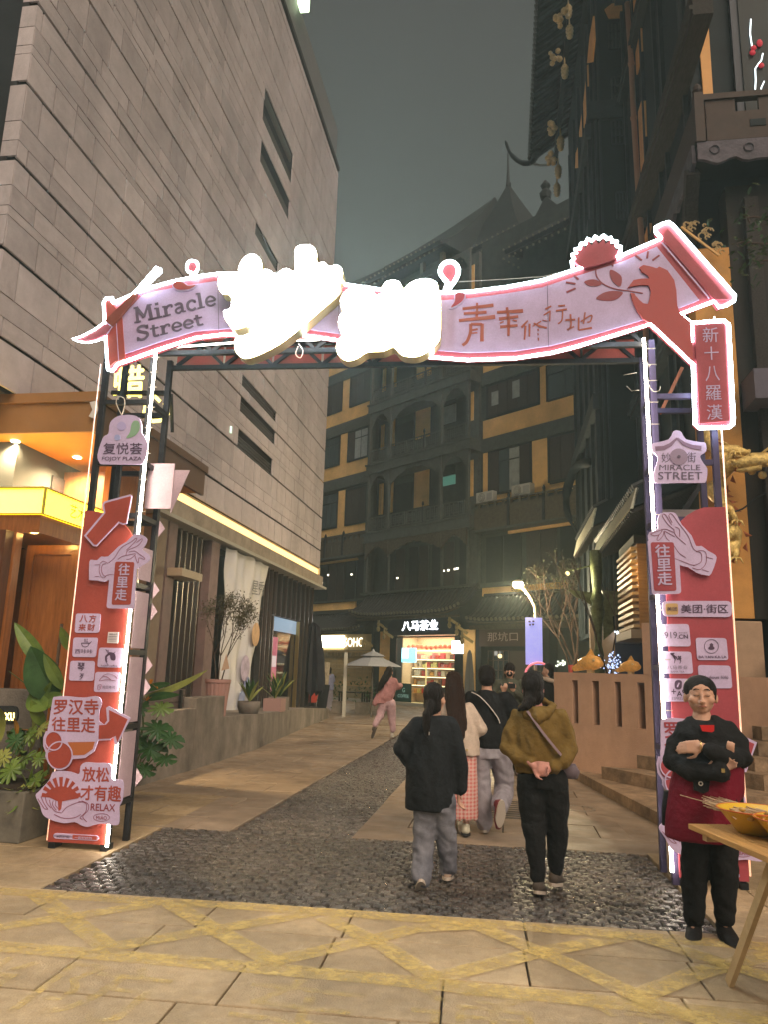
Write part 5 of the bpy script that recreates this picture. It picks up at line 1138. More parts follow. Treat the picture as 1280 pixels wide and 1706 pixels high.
# two little things showing in shutters, string light under eaves
bx('round_fan', M_winl, 4.35, 4.75, -0.045, -0.035, 13.45, 14.1); bx('white_blind', M_winl, 5.55, 5.95, -0.045, -0.035, 13.5, 14.3)
for (x0, x1) in ((-4.30, -3.85), (3.10, 3.72)):
    bx('corner_post', M_timb, x0, x1-0.1, -0.10, 0.095, 5.2, 21.5)
for z0, z1 in ((9.7, 11.1), (13.03, 14.42), (16.3, 17.7)):
    pass
for i in range(4):
    bx('ochre_slit', M_yw, 3.12, 3.34, -0.14, -0.102, SILL[i]-0.1+0.3, HEAD[i]-0.1)
# projecting gallery bay
BY0 = -0.8
bx('bay_back_wall', M_tim, -4.3, 3.6, 0.62, 0.66, 5.2, 21.5)
for i, zb in enumerate((8.40, 11.99, 15.27, 18.5)):
    bx('gallery_floor', M_timb, -3.55, 3.72, BY0, 0.61, zb-0.56, zb-0.01)
    bx('gallery_ledge', M_timb, -3.60, 3.77, BY0-0.06, BY0-0.001, zb-0.10, zb-0.02); bx('gallery_ledge', M_timb, -3.60, 3.77, BY0-0.05, BY0-0.001, zb-0.56, zb-0.49)
    top = (11.42, 14.70, 17.93, 21.4)[i]
    for x in (-3.45, -1.80, 1.80, 3.50):
        bx('gallery_post', M_timb, x, x+0.14, BY0+0.001, BY0+0.14, zb-0.008, top)
    # balustrades
    for (x0, x1) in ((-3.25, -1.85), (-1.60, -0.50), (-0.42, 0.70), (0.78, 1.78), (2.05, 3.40)):
        k = MB(); y = BY0+0.03; h0, h1 = zb+0.06, zb+0.72
        k.box(x0, x1, y, y+0.05, h1-0.05, h1); k.box(x0, x1, y, y+0.05, h0, h0+0.04); k.box(x0, x0+0.05, y+.001, y+0.049, h0+.041, h1-.051); k.box(x1-0.05, x1, y+.001, y+0.049, h0+.041, h1-.051)
        n = max(4, int((x1-x0)/0.13))
        for j in range(1, n):
            xx = x0+(x1-x0)*j/n; za, zb2 = (h0+.041, h1-.051) if j % 2 else (h0+0.15, h1-0.17); k.box(xx-0.013, xx+0.013, y+0.012, y+0.035, za, zb2)
        for zz2 in (h0+0.15, h0+0.28, h0+0.40, h1-0.17): k.box(x0+.051, x1-.051, y+0.014, y+0.033, zz2-0.012, zz2+0.012)
        tag(k.build('lattice_balustrade', M_timb, fbld))
    for x in (0.74,):
        k = MB(); k.lathe([(0.03,0),(0.03,0.1),(0.06,0.16),(0.05,0.24),(0.015,0.32)], (x, BY0+0.05, zb+0.72), 8); k.box(x-0.03, x+0.03, BY0+0.02, BY0+0.08, zb, zb+0.72); k.build('finial_post', M_timd, fbld)
    # fretwork arches under the next floor
    zt = top; h_ = 0.75
    for (x0, x1) in ((-3.30, -1.81), (-1.65, 1.79), (1.95, 3.49)):
        w_ = x1-x0; pts = [(x0, zt), (x0, zt-h_*1.25)]
        for j in range(13):
            t_ = j/12; xx = x0+0.06+(w_-0.12)*t_; a = abs(2*t_-1); zz2 = zt-h_*0.18-h_*0.85*a**2.2 - (0.05 if j % 2 else 0); pts.append((xx, zz2))
        pts += [(x1, zt-h_*1.25), (x1, zt)]
        k = MB(); k.prismY(pts, BY0+0.05, BY0+0.09); k.build('fretwork_arch', M_carv if i == 9 else M_timb, fbld)
    # back wall of the gallery
    bx('ochre_panel', M_yw, -1.27, -0.23, 0.56, 0.619, zb+1.2, top-0.05+0.1)
    bx('door_opening', M_timd, -3.4, -1.45, 0.59, 0.619, zb+0.02, top-0.4)
    if i in (0, 1, 2):
        bx('gallery_window', M_winl if i == 1 else M_wing, 0.66+0.0, 1.56, 0.56, 0.60, zb+1.55+(0.45 if i == 0 else 0), zb+2.45+(-0.0 if i else 0))
        bx('transom_window', M_win, 0.66, 1.56, 0.56, 0.60, zb+2.5, zb+2.95)
    for (a_, b_) in ((-4.88, -4.78), (-4.70, -4.56)):
        bx('ochre_strip', M_yw, a_+0.9, b_+0.9, 0.5, 0.56, zb+1.2, top-0.15)
    bx('ochre_strip', M_yw, -3.10, -2.82, 0.5, 0.56, zb+1.2, top-0.05)
# carved lowest arches of the bay
zt = 7.83
for (x0, x1, dz_) in ((-3.42, -1.62, 0.85), (-1.60, 2.0, 0.85), (2.02, 3.55, 0.8)):
    w_ = x1-x0; pts = [(x0, zt), (x0, zt-dz_)]
    for j in range(17):
        t_ = j/16; a = abs(2*t_-1); pts.append((x0+0.05+(w_-0.1)*t_, zt-0.22-0.5*a**1.6-0.07*abs(math.sin(j*1.57))))
    pts += [(x1, zt-dz_), (x1, zt)]
    k = MB(); k.prismY(pts, BY0-0.01, BY0+0.06); k.build('carved_arch', M_carv, fbld)
for x in (-3.45, -1.70, 1.92, 3.50):
    bx('gallery_post', M_timb, x, x+0.10, BY0+0.07, BY0+0.17, 5.3, 7.82)
bx('gallery_sill', M_timb, -3.6, 3.8, -0.9, -0.3, 5.22, 5.30)
for k_, x in enumerate((-2.9, -2.2, -1.2, -0.5, 0.4, 1.2, 2.2, 2.9)):
    bx('door_panel', M_shut if k_ % 2 else M_timd, x-0.32, x+0.32, 0.585, 0.615, 5.35, 7.6)
M_far = glow('small warm lamp', (1.0, 0.9, 0.7), 3.0)
for (px, py) in ((546, 958), (585, 957), (536, 971), (663, 963), (740, 951), (748, 950), (759, 948), (763, 947)):
    p = FB.f(px, py, 0.30 if px > 600 else -0.03); k = MB(); k.box(p.x-0.05, p.x+0.05, p.y-0.02, p.y+0.02, p.z-0.04, p.z+0.04); k.build('wall_lamp', M_far, fbld)
# stone balustrades over the second floor
M_bal = mat('brown carved balustrade', (0.085, 0.07, 0.05), 0.7, var=0.35, scale=6, bump=0.4, bscale=20)
def balustrade(x0, x1, y, z0, z1, posts):
    bx('balustrade_panel', M_bal, x0, x1, y, y+0.08, z0, z1-0.25); bx('balustrade_rail', M_bal, x0, x1, y-0.02, y+0.10, z1-0.06, z1)
    n = int((x1-x0)/0.45)
    for i in range(n): xx = x0+0.2+i*0.45; bx('rail_block', M_bal, xx, xx+0.13, y+0.01, y+0.07, z1-0.249, z1-0.061)
    for i in range(int((x1-x0)/1.4)):
        xx = x0+0.3+i*1.4; k = MB()
        for (a, b, c_, d_) in ((0, .8, 0, .05), (0, .8, .38, .43), (0, .05, .05, .38), (.75, .8, .05, .38), (.3, .5, .16, .27)): k.box(xx+a, xx+b, y-0.015, y-0.001, z0+0.2+c_, z0+0.2+d_)
        k.build('carved_relief', M_carv, fbld)
    for xx in posts:
        k = MB(); k.box(xx-0.06, xx+0.06, y-0.05, y+0.12, z0, z1+0.02); k.lathe([(0.03,0),(0.07,0.06),(0.07,0.14),(0.02,0.26)], (xx, y+0.03, z1+0.02), 8); k.build('baluster_post', M_timd, fbld)
balustrade(-10.5, -3.9, -0.5, 7.45, 8.52, (-7.22, -5.64)); bx('balcony_slab', M_timb, -10.5, -3.9, -0.55, 0.09, 7.36, 7.445)
balustrade(3.75, 12.5, -0.5, 7.70, 8.90, (5.67, 7.50)); bx('balcony_slab', M_timb, 3.75, 12.5, -0.55, 0.09, 7.60, 7.695)
bx('ochre_strip', M_yw, -8.6, -5.0, -0.02, 0.08, 7.22, 7.34); bx('ochre_strip', M_yw, 5.25, 8.5, -0.02, 0.08, 7.45, 7.58)
bx('ochre_panel', M_yw, -9.5, -5.0, -0.02, 0.08, 4.66, 5.04); bx('ochre_panel', M_yw, 3.8, 8.2, -0.02, 0.08, 4.84, 5.20)
bx('sill_beam', M_timb, -10.5, -3.8, -0.1, 0.09, 5.06, 5.16); bx('sill_beam', M_timb, 3.75, 12.5, -0.1, 0.09, 5.22, 5.40)
for k_, (a, b) in enumerate(((-9.3,-8.4), (-8.35,-7.5), (-7.45,-6.8), (-6.75,-6.1), (-5.95,-5.1), (-5.0,-4.4), (4.0,4.9), (5.0,5.9), (6.2,6.9), (6.95,7.7), (7.9,8.9), (9.0,10))):
    bx('tall_shutter', M_shut if k_ in (2, 3, 8, 9) else M_timd, a, b, 0.02, 0.09, 5.17 if a < 0 else 5.42, 7.2 if a < 0 else 7.42)
# air conditioners on the ledge: things of their own
M_ac = mat('off white air conditioner', (0.46, 0.45, 0.42), 0.5)
for lab, x0, x1, z0 in (('white air conditioner at the left end of the far balcony ledge', 3.72, 4.68, 8.92), ('white air conditioner further right under the pale curtained window', 5.72, 6.72, 8.93)):
    ac = FB.root('air_conditioner'); tag(ac, lab, 'air conditioner', 'air conditioners on the far ledge')
    k = MB(); k.box(x0, x1, -0.36, -0.06, z0, z0+0.5); k.build('casing', M_ac, ac, bevel=0.02)
    k = MB()
    for r_ in (0.19, 0.13, 0.07): k.tube([(x0+0.33+r_*math.cos(a*math.pi/8), -0.37, z0+0.25+r_*math.sin(a*math.pi/8)) for a in range(16)], 0.01, 4, closed=True)
    k.build('fan_grille', M_timd, ac); k = MB(); k.box(x0+0.62, x1-0.04, -0.37, -0.362, z0+0.1, z0+0.4); k.build('side_vent', mat('grey vent', (0.3,0.3,0.3), 0.6), ac)
# ---- tiled roofs
def tile_roof(par, x0, x1, ye, ze, yr, zr, lift=0.0, sp=0.22, xr0=None, xr1=None, ends=True, hw=None):
    """a sloping roof: sheet, rolls of tile down the slope, round end caps, ridge"""
    xr0 = x0 if xr0 is None else xr0; xr1 = x1 if xr1 is None else xr1
    def P(t, s):      # t 0..1 along, s 0 eave .. 1 ridge, concave slope, lifted corners
        x = (x0+(x1-x0)*t)*(1-s)+(xr0+(xr1-xr0)*t)*s; y = ye+(yr-ye)*s
        e_ = abs(2*t-1)**6*lift*(1-s)**2; return Vector((x, y, ze+(zr-ze)*(s**1.35)+e_))
    n, k = max(8, int(abs(x1-x0)/0.5)), 5; m = MB(); vs = []; fs = []
    for i in range(n+1):
        for j in range(k+1): vs.append(P(i/n, j/k))
    for i in range(n):
        for j in range(k): a = i*(k+1)+j; fs.append((a, a+k+1, a+k+2, a+1))
    m.add(vs, fs); o = m.build('roof_sheet', M_tile, par); md = o.modifiers.new('s', 'SOLIDIFY'); md.thickness = 0.10; md.offset = -1
    cnt_ = int(abs(x1-x0)/sp)
    for i in range(cnt_+1):
        t_ = i/max(1, cnt_); m = MB(); m.cm = 0
        pts = [P(t_, j/5)+Vector((0,0,0.03)) for j in range(6)]; m.tube(pts, 0.055, 6)
        m.cm = 1; c_ = pts[0]; d_ = (pts[0]-pts[1]).normalized(); m.tube([c_+d_*0.001, c_+d_*0.03], 0.075, 10)
        m.build('tile_roll', [M_tile, M_tend], par)
    m = MB(); m.tube([P(i/12, 1)+Vector((0,0,0.06)) for i in range(13)], 0.10, 6); m.build('ridge_roll', M_tile, par)
    m = MB(); m.tube([P(i/12, 0)-Vector((0,0,0.13)) for i in range(13)], 0.04, 4); m.build('eave_board', M_carv, par)
tile_roof(fbld, -3.30, 4.0, -1.75, 4.10, -0.55, 5.20, 0.25)
tile_roof(fbld, -8.2, -2.9, -1.45, 3.48, -0.30, 4.35, 0.12)
tile_roof(fbld, 4.2, 11.0, -1.45, 3.68, -0.30, 4.75, 0.1)
bx('eave_fringe', M_carv, -3.0, 3.8, -1.55, -1.45, 3.86, 3.95); bx('eave_fringe', M_carv, 4.2, 10.5, -1.3, -1.2, 3.32, 3.5)
M_gbr = mat('gilded bracket', (0.30, 0.24, 0.11), 0.45, 0.5, var=0.5, scale=20, bump=0.6)
for (px, py) in ((630, 1040), (750, 1033), (605, 1068), (771, 1060), (640, 1053), (762, 1045)):
    p = FB.f(px, py, -1.35); k = MB(); k.lathe([(0.02,-0.35),(0.07,-0.3),(0.09,-0.2),(0.05,-0.1),(0.08,0),(0.05,0.1),(0.06,0.2)], (p.x, p.y, p.z), 8); k.build('hanging_finial', M_gbr, fbld)
    k = MB(); k.beam((p.x, p.y, p.z+0.05), (p.x+0.35, p.y+0.3, p.z-0.25), 0.05, 0.12); k.build('carved_bracket', M_gbr, fbld)
# ground floor piers and shops
for (a, b, m_) in ((-8.9,-8.3,M_tim), (-2.95,-2.50,M_timd), (-2.48,-1.70,M_yw), (-1.68,-1.30,M_timd), (2.62,3.05,M_timd), (3.08,3.75,M_yw), (3.8,4.1,M_timd), (7.2,7.6,M_timd), (11,12.5,M_tim)):
    bx('pier', m_, a, b, -0.42, 0.10, 0.0, 3.40)
bx('plinth', mat('pale kerb stone', (0.35, 0.33, 0.29), 0.7), -10, 12, -0.75, -0.43, 0.0, 0.14)
# tea shop: a lit room
M_shopw = mat('warm shop wall', (0.70, 0.55, 0.36), 0.7)
M_sh = mat('shelf', (0.55, 0.38, 0.18), 0.5)
bx('shop_back', M_shopw, -1.3, 2.6, 1.05, 1.1, 0.1, 3.2); bx('shop_side', M_shopw, -1.36, -1.30, -0.3, 1.1, 0.1, 3.2); bx('shop_side', M_shopw, 2.60, 2.66, -0.3, 1.1, 0.1, 3.2)
bx('shop_ceiling', mat('pale ceiling', (0.7, 0.75, 0.75), 0.7), -1.36, 2.66, -0.3, 1.1, 3.20, 3.26); bx('shop_floor', M_sh, -1.36, 2.66, -0.4, 1.1, 0.06, 0.10)
rg = random.Random(9)
cols_ = [(0.55,0.08,0.05), (0.65,0.50,0.32), (0.70,0.35,0.08), (0.55,0.25,0.25), (0.75,0.66,0.5), (0.20,0.12,0.08), (0.62,0.10,0.12), (0.7,0.6,0.2)]
bm_ = [mat('tea box %s' % ('red','cream','amber','rose','ivory','brown','crimson','gold')[i], c_, 0.5) for i, c_ in enumerate(cols_)]
for z in (0.55, 0.95, 1.35, 1.75, 2.15):
    sh = bx('shelf', M_sh, -1.2, 2.5, 0.65, 1.04, z-0.03, z)
    x = -1.1
    while x < 2.4:
        w_ = rg.uniform(0.10, 0.26); h_ = rg.uniform(0.14, 0.30); k = MB(); k.box(x, x+w_, 0.68, 0.95, z+.001, z+h_); k.build('tea_box', rg.choice(bm_), sh); x += w_+rg.uniform(0.02, 0.12)
for z in (0.93, 1.33, 1.73, 2.13, 2.55):
    bx('shelf_light', glow('shelf strip light', (1.0, 0.78, 0.42), 2.6), -1.2, 2.5, 0.63, 0.645, z-0.05, z-0.02)
bx('red_lantern_row', mat('red lantern paper', (0.6, 0.10, 0.05), 0.5, emit=(1.0, 0.30, 0.15), estr=0.35), -1.1, 2.4, 0.55, 0.6, 2.62, 2.72)
for i in range(12):
    k = MB(); k.ball((-1.0+i*0.3, 0.2, 2.68+0.03*math.sin(i)), 0.09, 8, 6, (1,1,1.2)); k.build('paper_lantern', MATS['red lantern paper'], fbld, smooth=True)
bx('wall_screen', glow('cyan display', (0.25, 0.85, 1.0), 1.6), -1.02, -0.05, -0.25, -0.20, 1.95, 2.62); bx('screen_glare', glow('white display', (0.9, 1, 1), 2.2), -0.98, -0.55, -0.262, -0.255, 2.15, 2.58)
for (a, b, c_, d_) in ((-1.30, -1.24, 0.2, 3.15), (2.56, 2.62, 0.2, 3.15), (-1.23, 2.55, 3.09, 3.15)):
    bx('shop_window_frame', M_timd, a, b, -0.42, -0.34, c_, d_)
bx('shop_window_glass', mat('clear glass', (0.9, 0.95, 0.95), 0.02, trans=1.0), -1.23, 2.55, -0.385, -0.378, 0.9, 3.08)
bx('low_panel', M_timd, 0.85, 2.55, -0.40, -0.34, 0.1, 0.9)
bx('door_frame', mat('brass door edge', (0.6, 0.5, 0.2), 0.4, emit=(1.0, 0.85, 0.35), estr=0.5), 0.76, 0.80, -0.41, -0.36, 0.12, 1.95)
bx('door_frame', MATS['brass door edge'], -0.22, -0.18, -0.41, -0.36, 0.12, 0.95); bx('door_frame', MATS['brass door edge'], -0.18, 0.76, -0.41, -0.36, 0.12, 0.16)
ln = bpy.data.lights.new('shop_room_light', 'AREA'); lno = bpy.data.objects.new('shop_room_light', ln); COL.objects.link(lno); lno.parent = fbld
lno.location = (0.6, 0.35, 3.17); ln.shape = 'RECTANGLE'; ln.size = 3.0; ln.size_y = 0.8; ln.energy = 120; ln.color = (1.0, 0.86, 0.62)
# shop sign boards
sb = FB.root('tea_shop_sign'); tag(sb, 'dark board with four white lit characters over the bright tea shop window', 'sign')
k = MB(); k.prismY([(-1.65,3.20),(2.65,3.20),(2.65,3.75),(2.2,4.0),(-1.2,4.0),(-1.65,3.75)], -0.60, -0.45); sbo = k.build('board', mat('midnight board', (0.02, 0.025, 0.04), 0.5), sb)
M_lit = glow('white lit lettering', (0.93, 0.97, 1.0), 7)
text_quad('八马茶业', 'lit_lettering', M_lit, sb, [(-0.62,-0.63,3.84), (1.72,-0.63,3.84), (1.72,-0.63,3.40), (-0.62,-0.63,3.40)], bold=0.03)
lb = FB.root('lantern_sign'); tag(lb, 'small glowing white box lantern to the right of the tea shop window', 'sign')
k = MB(); k.box(3.20, 3.74, -1.30, -1.10, 2.34, 2.87); k.build('light_box', glow('white lantern', (1, 0.96, 0.85), 4.0), lb, bevel=0.03)
k = MB(); k.box(3.43, 3.50, -1.22, -1.18, 2.871, 3.7); k.build('hanger', M_timd, lb)
ls = FB.root('coffee_shop_sign'); tag(ls, 'overexposed white light box sign ending in SOHO letters at the far left shop', 'sign')
k = MB(); k.box(-7.45, -5.17, -0.62, -0.50, 2.63, 3.24); k.build('light_box', glow('warm white light box', (1.0, 0.95, 0.80), 7.0), ls)
text_quad('SOHO', 'lit_lettering', glow('cream letters', (1.0, 0.93, 0.75), 2.2), ls, [(-5.10,-0.56,3.12), (-3.55,-0.56,3.12), (-3.55,-0.56,2.68), (-5.10,-0.56,2.68)], bold=0.01)
k = MB(); k.box(-7.5, -3.1, -0.49, -0.44, 2.5, 3.3); k.build('board', mat('yellow timber board', (0.38, 0.28, 0.12), 0.6), ls)
# lattice screens of the left shop, warm light behind
bx('screen_backing', mat('warm lattice backing', (0.30, 0.20, 0.09), 0.6, emit=(1.0, 0.6, 0.2), estr=0.05), -8.2, -3.0, 0.05, 0.09, 0.1, 2.5)
for j in range(6):
    x0 = -8.1+j*0.86; k = MB()
    for i in range(8): k.box(x0+i*0.11, x0+i*0.11+0.03, -0.02, 0.02, 0.8 + 0.2*(i % 2), 2.4-0.15*(i % 3 == 0))
    for i in range(9): k.box(x0, x0+0.80, -0.022, 0.022, 0.8+i*0.19, 0.83+i*0.19)
    k.box(x0, x0+0.80, -0.03, 0.03, 0.1, 0.72); k.build('lattice_door', mat('pale lattice wood', (0.24, 0.19, 0.11), 0.6), fbld)
lg = bpy.data.lights.new('porch_light', 'POINT'); lgo = bpy.data.objects.new('porch_light', lg); COL.objects.link(lgo); lgo.parent = fbld; lgo.location = (-6.2, -0.9, 2.9); lg.energy = 45; lg.color = (1, 0.78, 0.45); lg.shadow_soft_size = 0.1
# right-hand shop with pink lettering
nk = FB.root('brown_shop_sign'); tag(nk, 'brown shop board with dim pink characters beside the street lamp', 'sign')
k = MB(); k.box(4.15, 7.15, -0.60, -0.5, 2.66, 3.40); k.build('board', mat('brown board', (0.085, 0.05, 0.04), 0.6), nk)
text_quad('那坑口', 'lettering', mat('pinkish lettering', (0.50, 0.38, 0.36), 0.5), nk, [(4.62,-0.61,3.24), (6.22,-0.61,3.24), (6.22,-0.61,2.86), (4.62,-0.61,2.86)])
for (a, b) in ((4.15, 5.25), (6.3, 7.1)):
    w_ = bx('window', M_winl if 0 else M_win, a, b, 0.0, 0.04, 0.9, 2.50); k = MB()
    for i in range(5): k.box(a+(b-a)*i/4-0.02, a+(b-a)*i/4+0.02, -0.03, -0.001, 0.9, 2.5)
    for i in range(5): k.box(a, b, -0.028, -0.002, 0.9+0.4*i-0.015, 0.9+0.4*i+0.015)
    k.build('glazing_bar', mat('greyish timber', (0.13, 0.10, 0.08), 0.6), w_)
bx('door', mat('grey door', (0.12, 0.10, 0.09), 0.6), 5.3, 6.25, 0.0, 0.05, 0.1, 2.5); bx('dado', M_timd, 4.1, 11, 0.0, 0.08, 0.0, 0.9)
p = FB.f(834, 1093, -0.05); k = MB(); k.ball((p.x, p.y, p.z), 0.09, 8, 6); k.build('window_lamp', glow('amber bulb', (1, 0.75, 0.35), 1.5), fbld, smooth=True)
for i in range(12):
    p = FB.f(928+rg.uniform(0, 14), 1100+rg.uniform(0, 10), -0.1); k = MB(); k.box(p.x-.04, p.x+.04, p.y-.01, p.y+.01, p.z-.03, p.z+.03); k.build('lit_notice', glow('pale notice', (0.8, 0.9, 0.7), 1.2), fbld)
# ---- skyline roofs above the building
M_fog = mat('far roof tile', (0.022, 0.026, 0.028), 0.7)
def hip(par, ax, az, ay, x0, x1, y0, y1, ze, lift, nm='pagoda_roof', pw_=1.9, dots=True):
    """concave pyramid roof from apex down to an up-curving eave"""
    n = 10; A = Vector((ax, ay, az)); cs = [Vector((x0, y0, ze)), Vector((x1, y0, ze)), Vector((x1, y1, ze)), Vector((x0, y1, ze))]
    for i in range(4):
        a, b = cs[i], cs[(i+1) % 4]; m = MB(); vs = []; fs = []
        for j in range(n+1):
            for k in range(n+1):
                s = j/n; t = k/n; e_ = a.lerp(b, t); p = A.lerp(e_, s); p.z = ze+(az-ze)*((1-s)**pw_)+(abs(2*t-1)**4*lift*s*s if not (i == 0 and t > 0.5) and not (i == 1 and t < 0.5) else 0); vs.append(p)
        for j in range(n):
            for k in range(n): q = j*(n+1)+k; fs.append((q, q+n+1, q+n+2, q+1))
        m.add(vs, fs); o = m.build(nm, M_fog, par); md = o.modifiers.new('s', 'SOLIDIFY'); md.thickness = 0.2
        if dots and i in (0, 3):
            m = MB(); L = (b-a).length; c_ = int(L/0.32)
            for r_ in (0.0, 0.45):
                for k in range(c_):
                    t = k/c_; p = a.lerp(b, t); p = p+(A-p)*0.0; p.z = ze+(abs(2*t-1)**4*lift if not (i == 0 and t > 0.5) else 0) - r_; p.y -= 0.05 if i == 0 else 0; m.ball(p, 0.055, 6, 4)
            tag(m.build('tile_end_row', M_tend, par), kind='stuff')
    return cs
pg = FB.root('pagoda_roofs'); tag(pg, 'hazy upturned temple roof with a thin spire against the night sky', 'roof')
eL = FB.f(743, 394, -1.5)
hip(pg, 2.0, 26.7, 3.0, -8.6, 2.3, -1.5, 8, eL.z, 1.1, pw_=1.3)
eP = FB.f(868, 372, 0.6)
hip(pg, 2.9, 27.1, 3.0, 1.2, eP.x, 0.6, 5.4, eP.z, 0.0, pw_=1.3)
m = MB(); m.box(1.4, eP.x-0.4, 1.2, 5, 21.0, eP.z+0.3); m.build('pavilion_wall', M_tim, pg)
m = MB(); m.tube([(2.9, 3.0, 26.9), (2.9, 3.0, 27.7), (2.9, 3.0, 29.4)], [0.12, 0.07, 0.02], 6); m.build('spire', M_fog, pg)
m = MB(); m.box(-6.5, 1.9, -0.2, 7, 21.5, eL.z); m.build('drum_wall', M_tim, pg)
for x in (-2.5, 0.2, 1.6):
    m = MB(); m.box(x, x+0.22, -0.75, -0.55, 21.3, eL.z-0.1); m.build('drum_post', M_tend, pg)
pg2 = FB.root('pagoda_roofs'); tag(pg2, 'lower hazy temple roof stepping down behind the lotus neon', 'roof')
eQ = FB.f(841, 418, -1.0); eR = FB.f(905, 384, -1.0); aQ = FB.f(910, 325, 2.0)
hip(pg2, aQ.x, aQ.z, 2.0, eQ.x, 10.5, -1.0, 6, (eQ.z+eR.z)/2, 0.0, pw_=1.4)
m = MB(); m.lathe([(0.25, -0.2), (0.3, 0.1), (0.15, 0.3), (0.25, 0.5), (0.05, 0.8)], (aQ.x, 2.0, aQ.z), 8); m.build('roof_finial', M_fog, pg2)
m = MB(); m.box(eQ.x+0.8, 9.3, 0.3, 5, 20.5, (eQ.z+eR.z)/2); m.build('drum_wall', M_tim, pg2)
# ================================================================ RIGHT: TIMBER TOWER
M_tw = mat('blue black timber wall', (0.007, 0.013, 0.018), 0.7, var=0.25, scale=2)
M_twb = mat('slate timber beam', (0.022, 0.030, 0.036), 0.65, var=0.35, scale=5)
M_tww = mat('worn brown beam', (0.036, 0.030, 0.027), 0.7, var=0.5, scale=6, stretch=(6, 1, 6), bump=0.5)
M_oc = mat('ochre tower plaster', (0.68, 0.37, 0.15), 0.8, var=0.12, scale=2)
M_pipe = mat('tan drainpipe', (0.36, 0.19, 0.12), 0.5)
M_mauve = mat('mauve grey carved fringe', (0.10, 0.088, 0.108), 0.7, var=0.3, scale=6, bump=0.5, bscale=25)
M_bbr = mat('brown balcony board', (0.048, 0.030, 0.025), 0.6, var=0.2, scale=5)
M_gild = mat('dull gold leaf', (0.62, 0.47, 0.25), 0.4, 0.3, var=0.4, scale=12, bump=0.4)
tow = AL.root('timber_tower'); tag(tow, 'tall dark timber tower with ochre panels and a carved balcony on the right', 'building')
def tb(name, m_, x0, x1, y0, y1, z0, z1, par=None, **k): M = MB(); M.box(x0, x1, y0, y1, z0, z1); return M.build(name, m_, par or tow, **k)
tb('near_block', M_tw, 3.2, 11, 11.9, 18.0, 2.5, 22.0); tb('far_block', M_tw, 2.3, 11, 18.01, 24.2, 2.6, 20.5); tb('rear_block', M_tw, 3.2, 11, 24.21, 31, 0.0, 20.0)
tb('base_block', M_tw, 3.6, 11, 12.6, 24, 0.0, 2.49)
# floor beams running along the alley wall
for (z0, z1, xo, y0, y1, m_) in ((11.55, 12.05, 0.30, 10.4, 18.0, M_tww), (16.2, 16.7, 0.18, 11.9, 18.0, M_twb), (7.6, 8.0, 0.2, 11.9, 18.0, M_twb), (19.3, 19.8, 0.2, 11.9, 18, M_twb)):
    tb('floor_beam', m_, 3.2-xo, 3.199, y0, y1, z0, z1); tb('beam_moulding', m_, 3.2-xo-0.05, 3.2-xo-0.001, y0, y1, z0+0.1, z0+0.18)
for (z0, z1) in ((7.9, 8.3), (12.6, 13.0), (15.4, 15.8)):
    tb('floor_beam', M_twb, 2.15, 2.299, 18.0, 24.2, z0, z1)
for y in (12.1, 13.6, 14.2, 15.5, 16.2, 17.8):
    tb('wall_post', M_twb, 3.12, 3.199, y, y+0.10, 2.6, 19)
for y in (18.1, 19.2, 20.4, 21.8, 23.5):
    tb('wall_post', M_twb, 2.22, 2.299, y, y+0.10, 2.7, 19)
# front of the far block: lattice windows in dark frames
k_ = AL.f(997, 172, 18.0); 
for z in (14.85, 14.2, 13.0, 10.7, 8.4): pass
tb('front_beam', M_twb, 2.2, 3.19, 17.9, 18.0, k_.z-0.55, k_.z)
for (a, b) in (((300,490),(415,640)), ((300,760),(430,900)), ((330,1210),(440,1375)), ((280,150),(400,300)), ((460,1100),(470,1200))):
    q = [AL.f(940+p[0]/3.765, p[1]/3.765, 17.98) for p in (a, b)]; k = MB()
    for i in range(6): xx = q[0].x+(q[1].x-q[0].x)*i/5; k.box(xx-0.02, xx+0.02, 17.94, 17.98, q[1].z, q[0].z)
    for i in range(4): zz3 = q[1].z+(q[0].z-q[1].z)*i/3; k.box(q[0].x, q[1].x, 17.945, 17.975, zz3-0.02, zz3+0.02)
    k.build('lattice_window', M_twb, tow)
for px in (995, 1003):
    q = AL.f(px, 300, 17.93); tb('front_post', M_twb, q.x-0.02, q.x+0.03, 17.90, 17.99, 2.7, 20)
# ochre wall panels
def och(pts, x=None, y=None, th=0.04):
    Q = [(940+p[0]/3.765, p[1]/3.765) for p in pts]; k = MB()
    if x is not None: k.prismX([(v.y, v.z) for v in (AL.sd(a, b, x) for a, b in Q)], x-th, x)
    else: k.prismY([(v.x, v.z) for v in (AL.f(a, b, y) for a, b in Q)], y-th, y)
    k.build('ochre_panel', M_oc, tow)
och([(195,100),(202,250),(188,388),(156,396),(172,230)], x=2.295); och([(157,405),(160,560),(130,855),(101,860),(135,620)], x=2.295); och([(105,900),(100,1052),(80,1055),(84,960)], x=2.295)
och([(256,65),(300,30),(395,15),(398,112),(282,120)], y=17.95)
och([(430,0),(487,0),(500,320),(462,490),(440,150)], x=3.19); och([(500,628),(517,632),(535,1150),(490,1290),(462,750)], x=3.19); och([(541,1396),(555,1400),(556,1520),(508,1520)], x=3.19)
och([(868,205),(850,295),(888,805),(948,805),(905,160)], y=11.88)
P_ = [AL.sd(940+a/3.765, b/3.765, 3.02) for a, b in ((398,20),(425,400),(440,740),(472,1250),(492,1530))]
k = MB(); yv = sum(p.y for p in P_)/5; k.tube([(3.02, p.y, p.z) for p in P_]+[(3.02, P_[-1].y, 6.5)], 0.062, 8); k.build('drainpipe', M_pipe, tow, smooth=True)
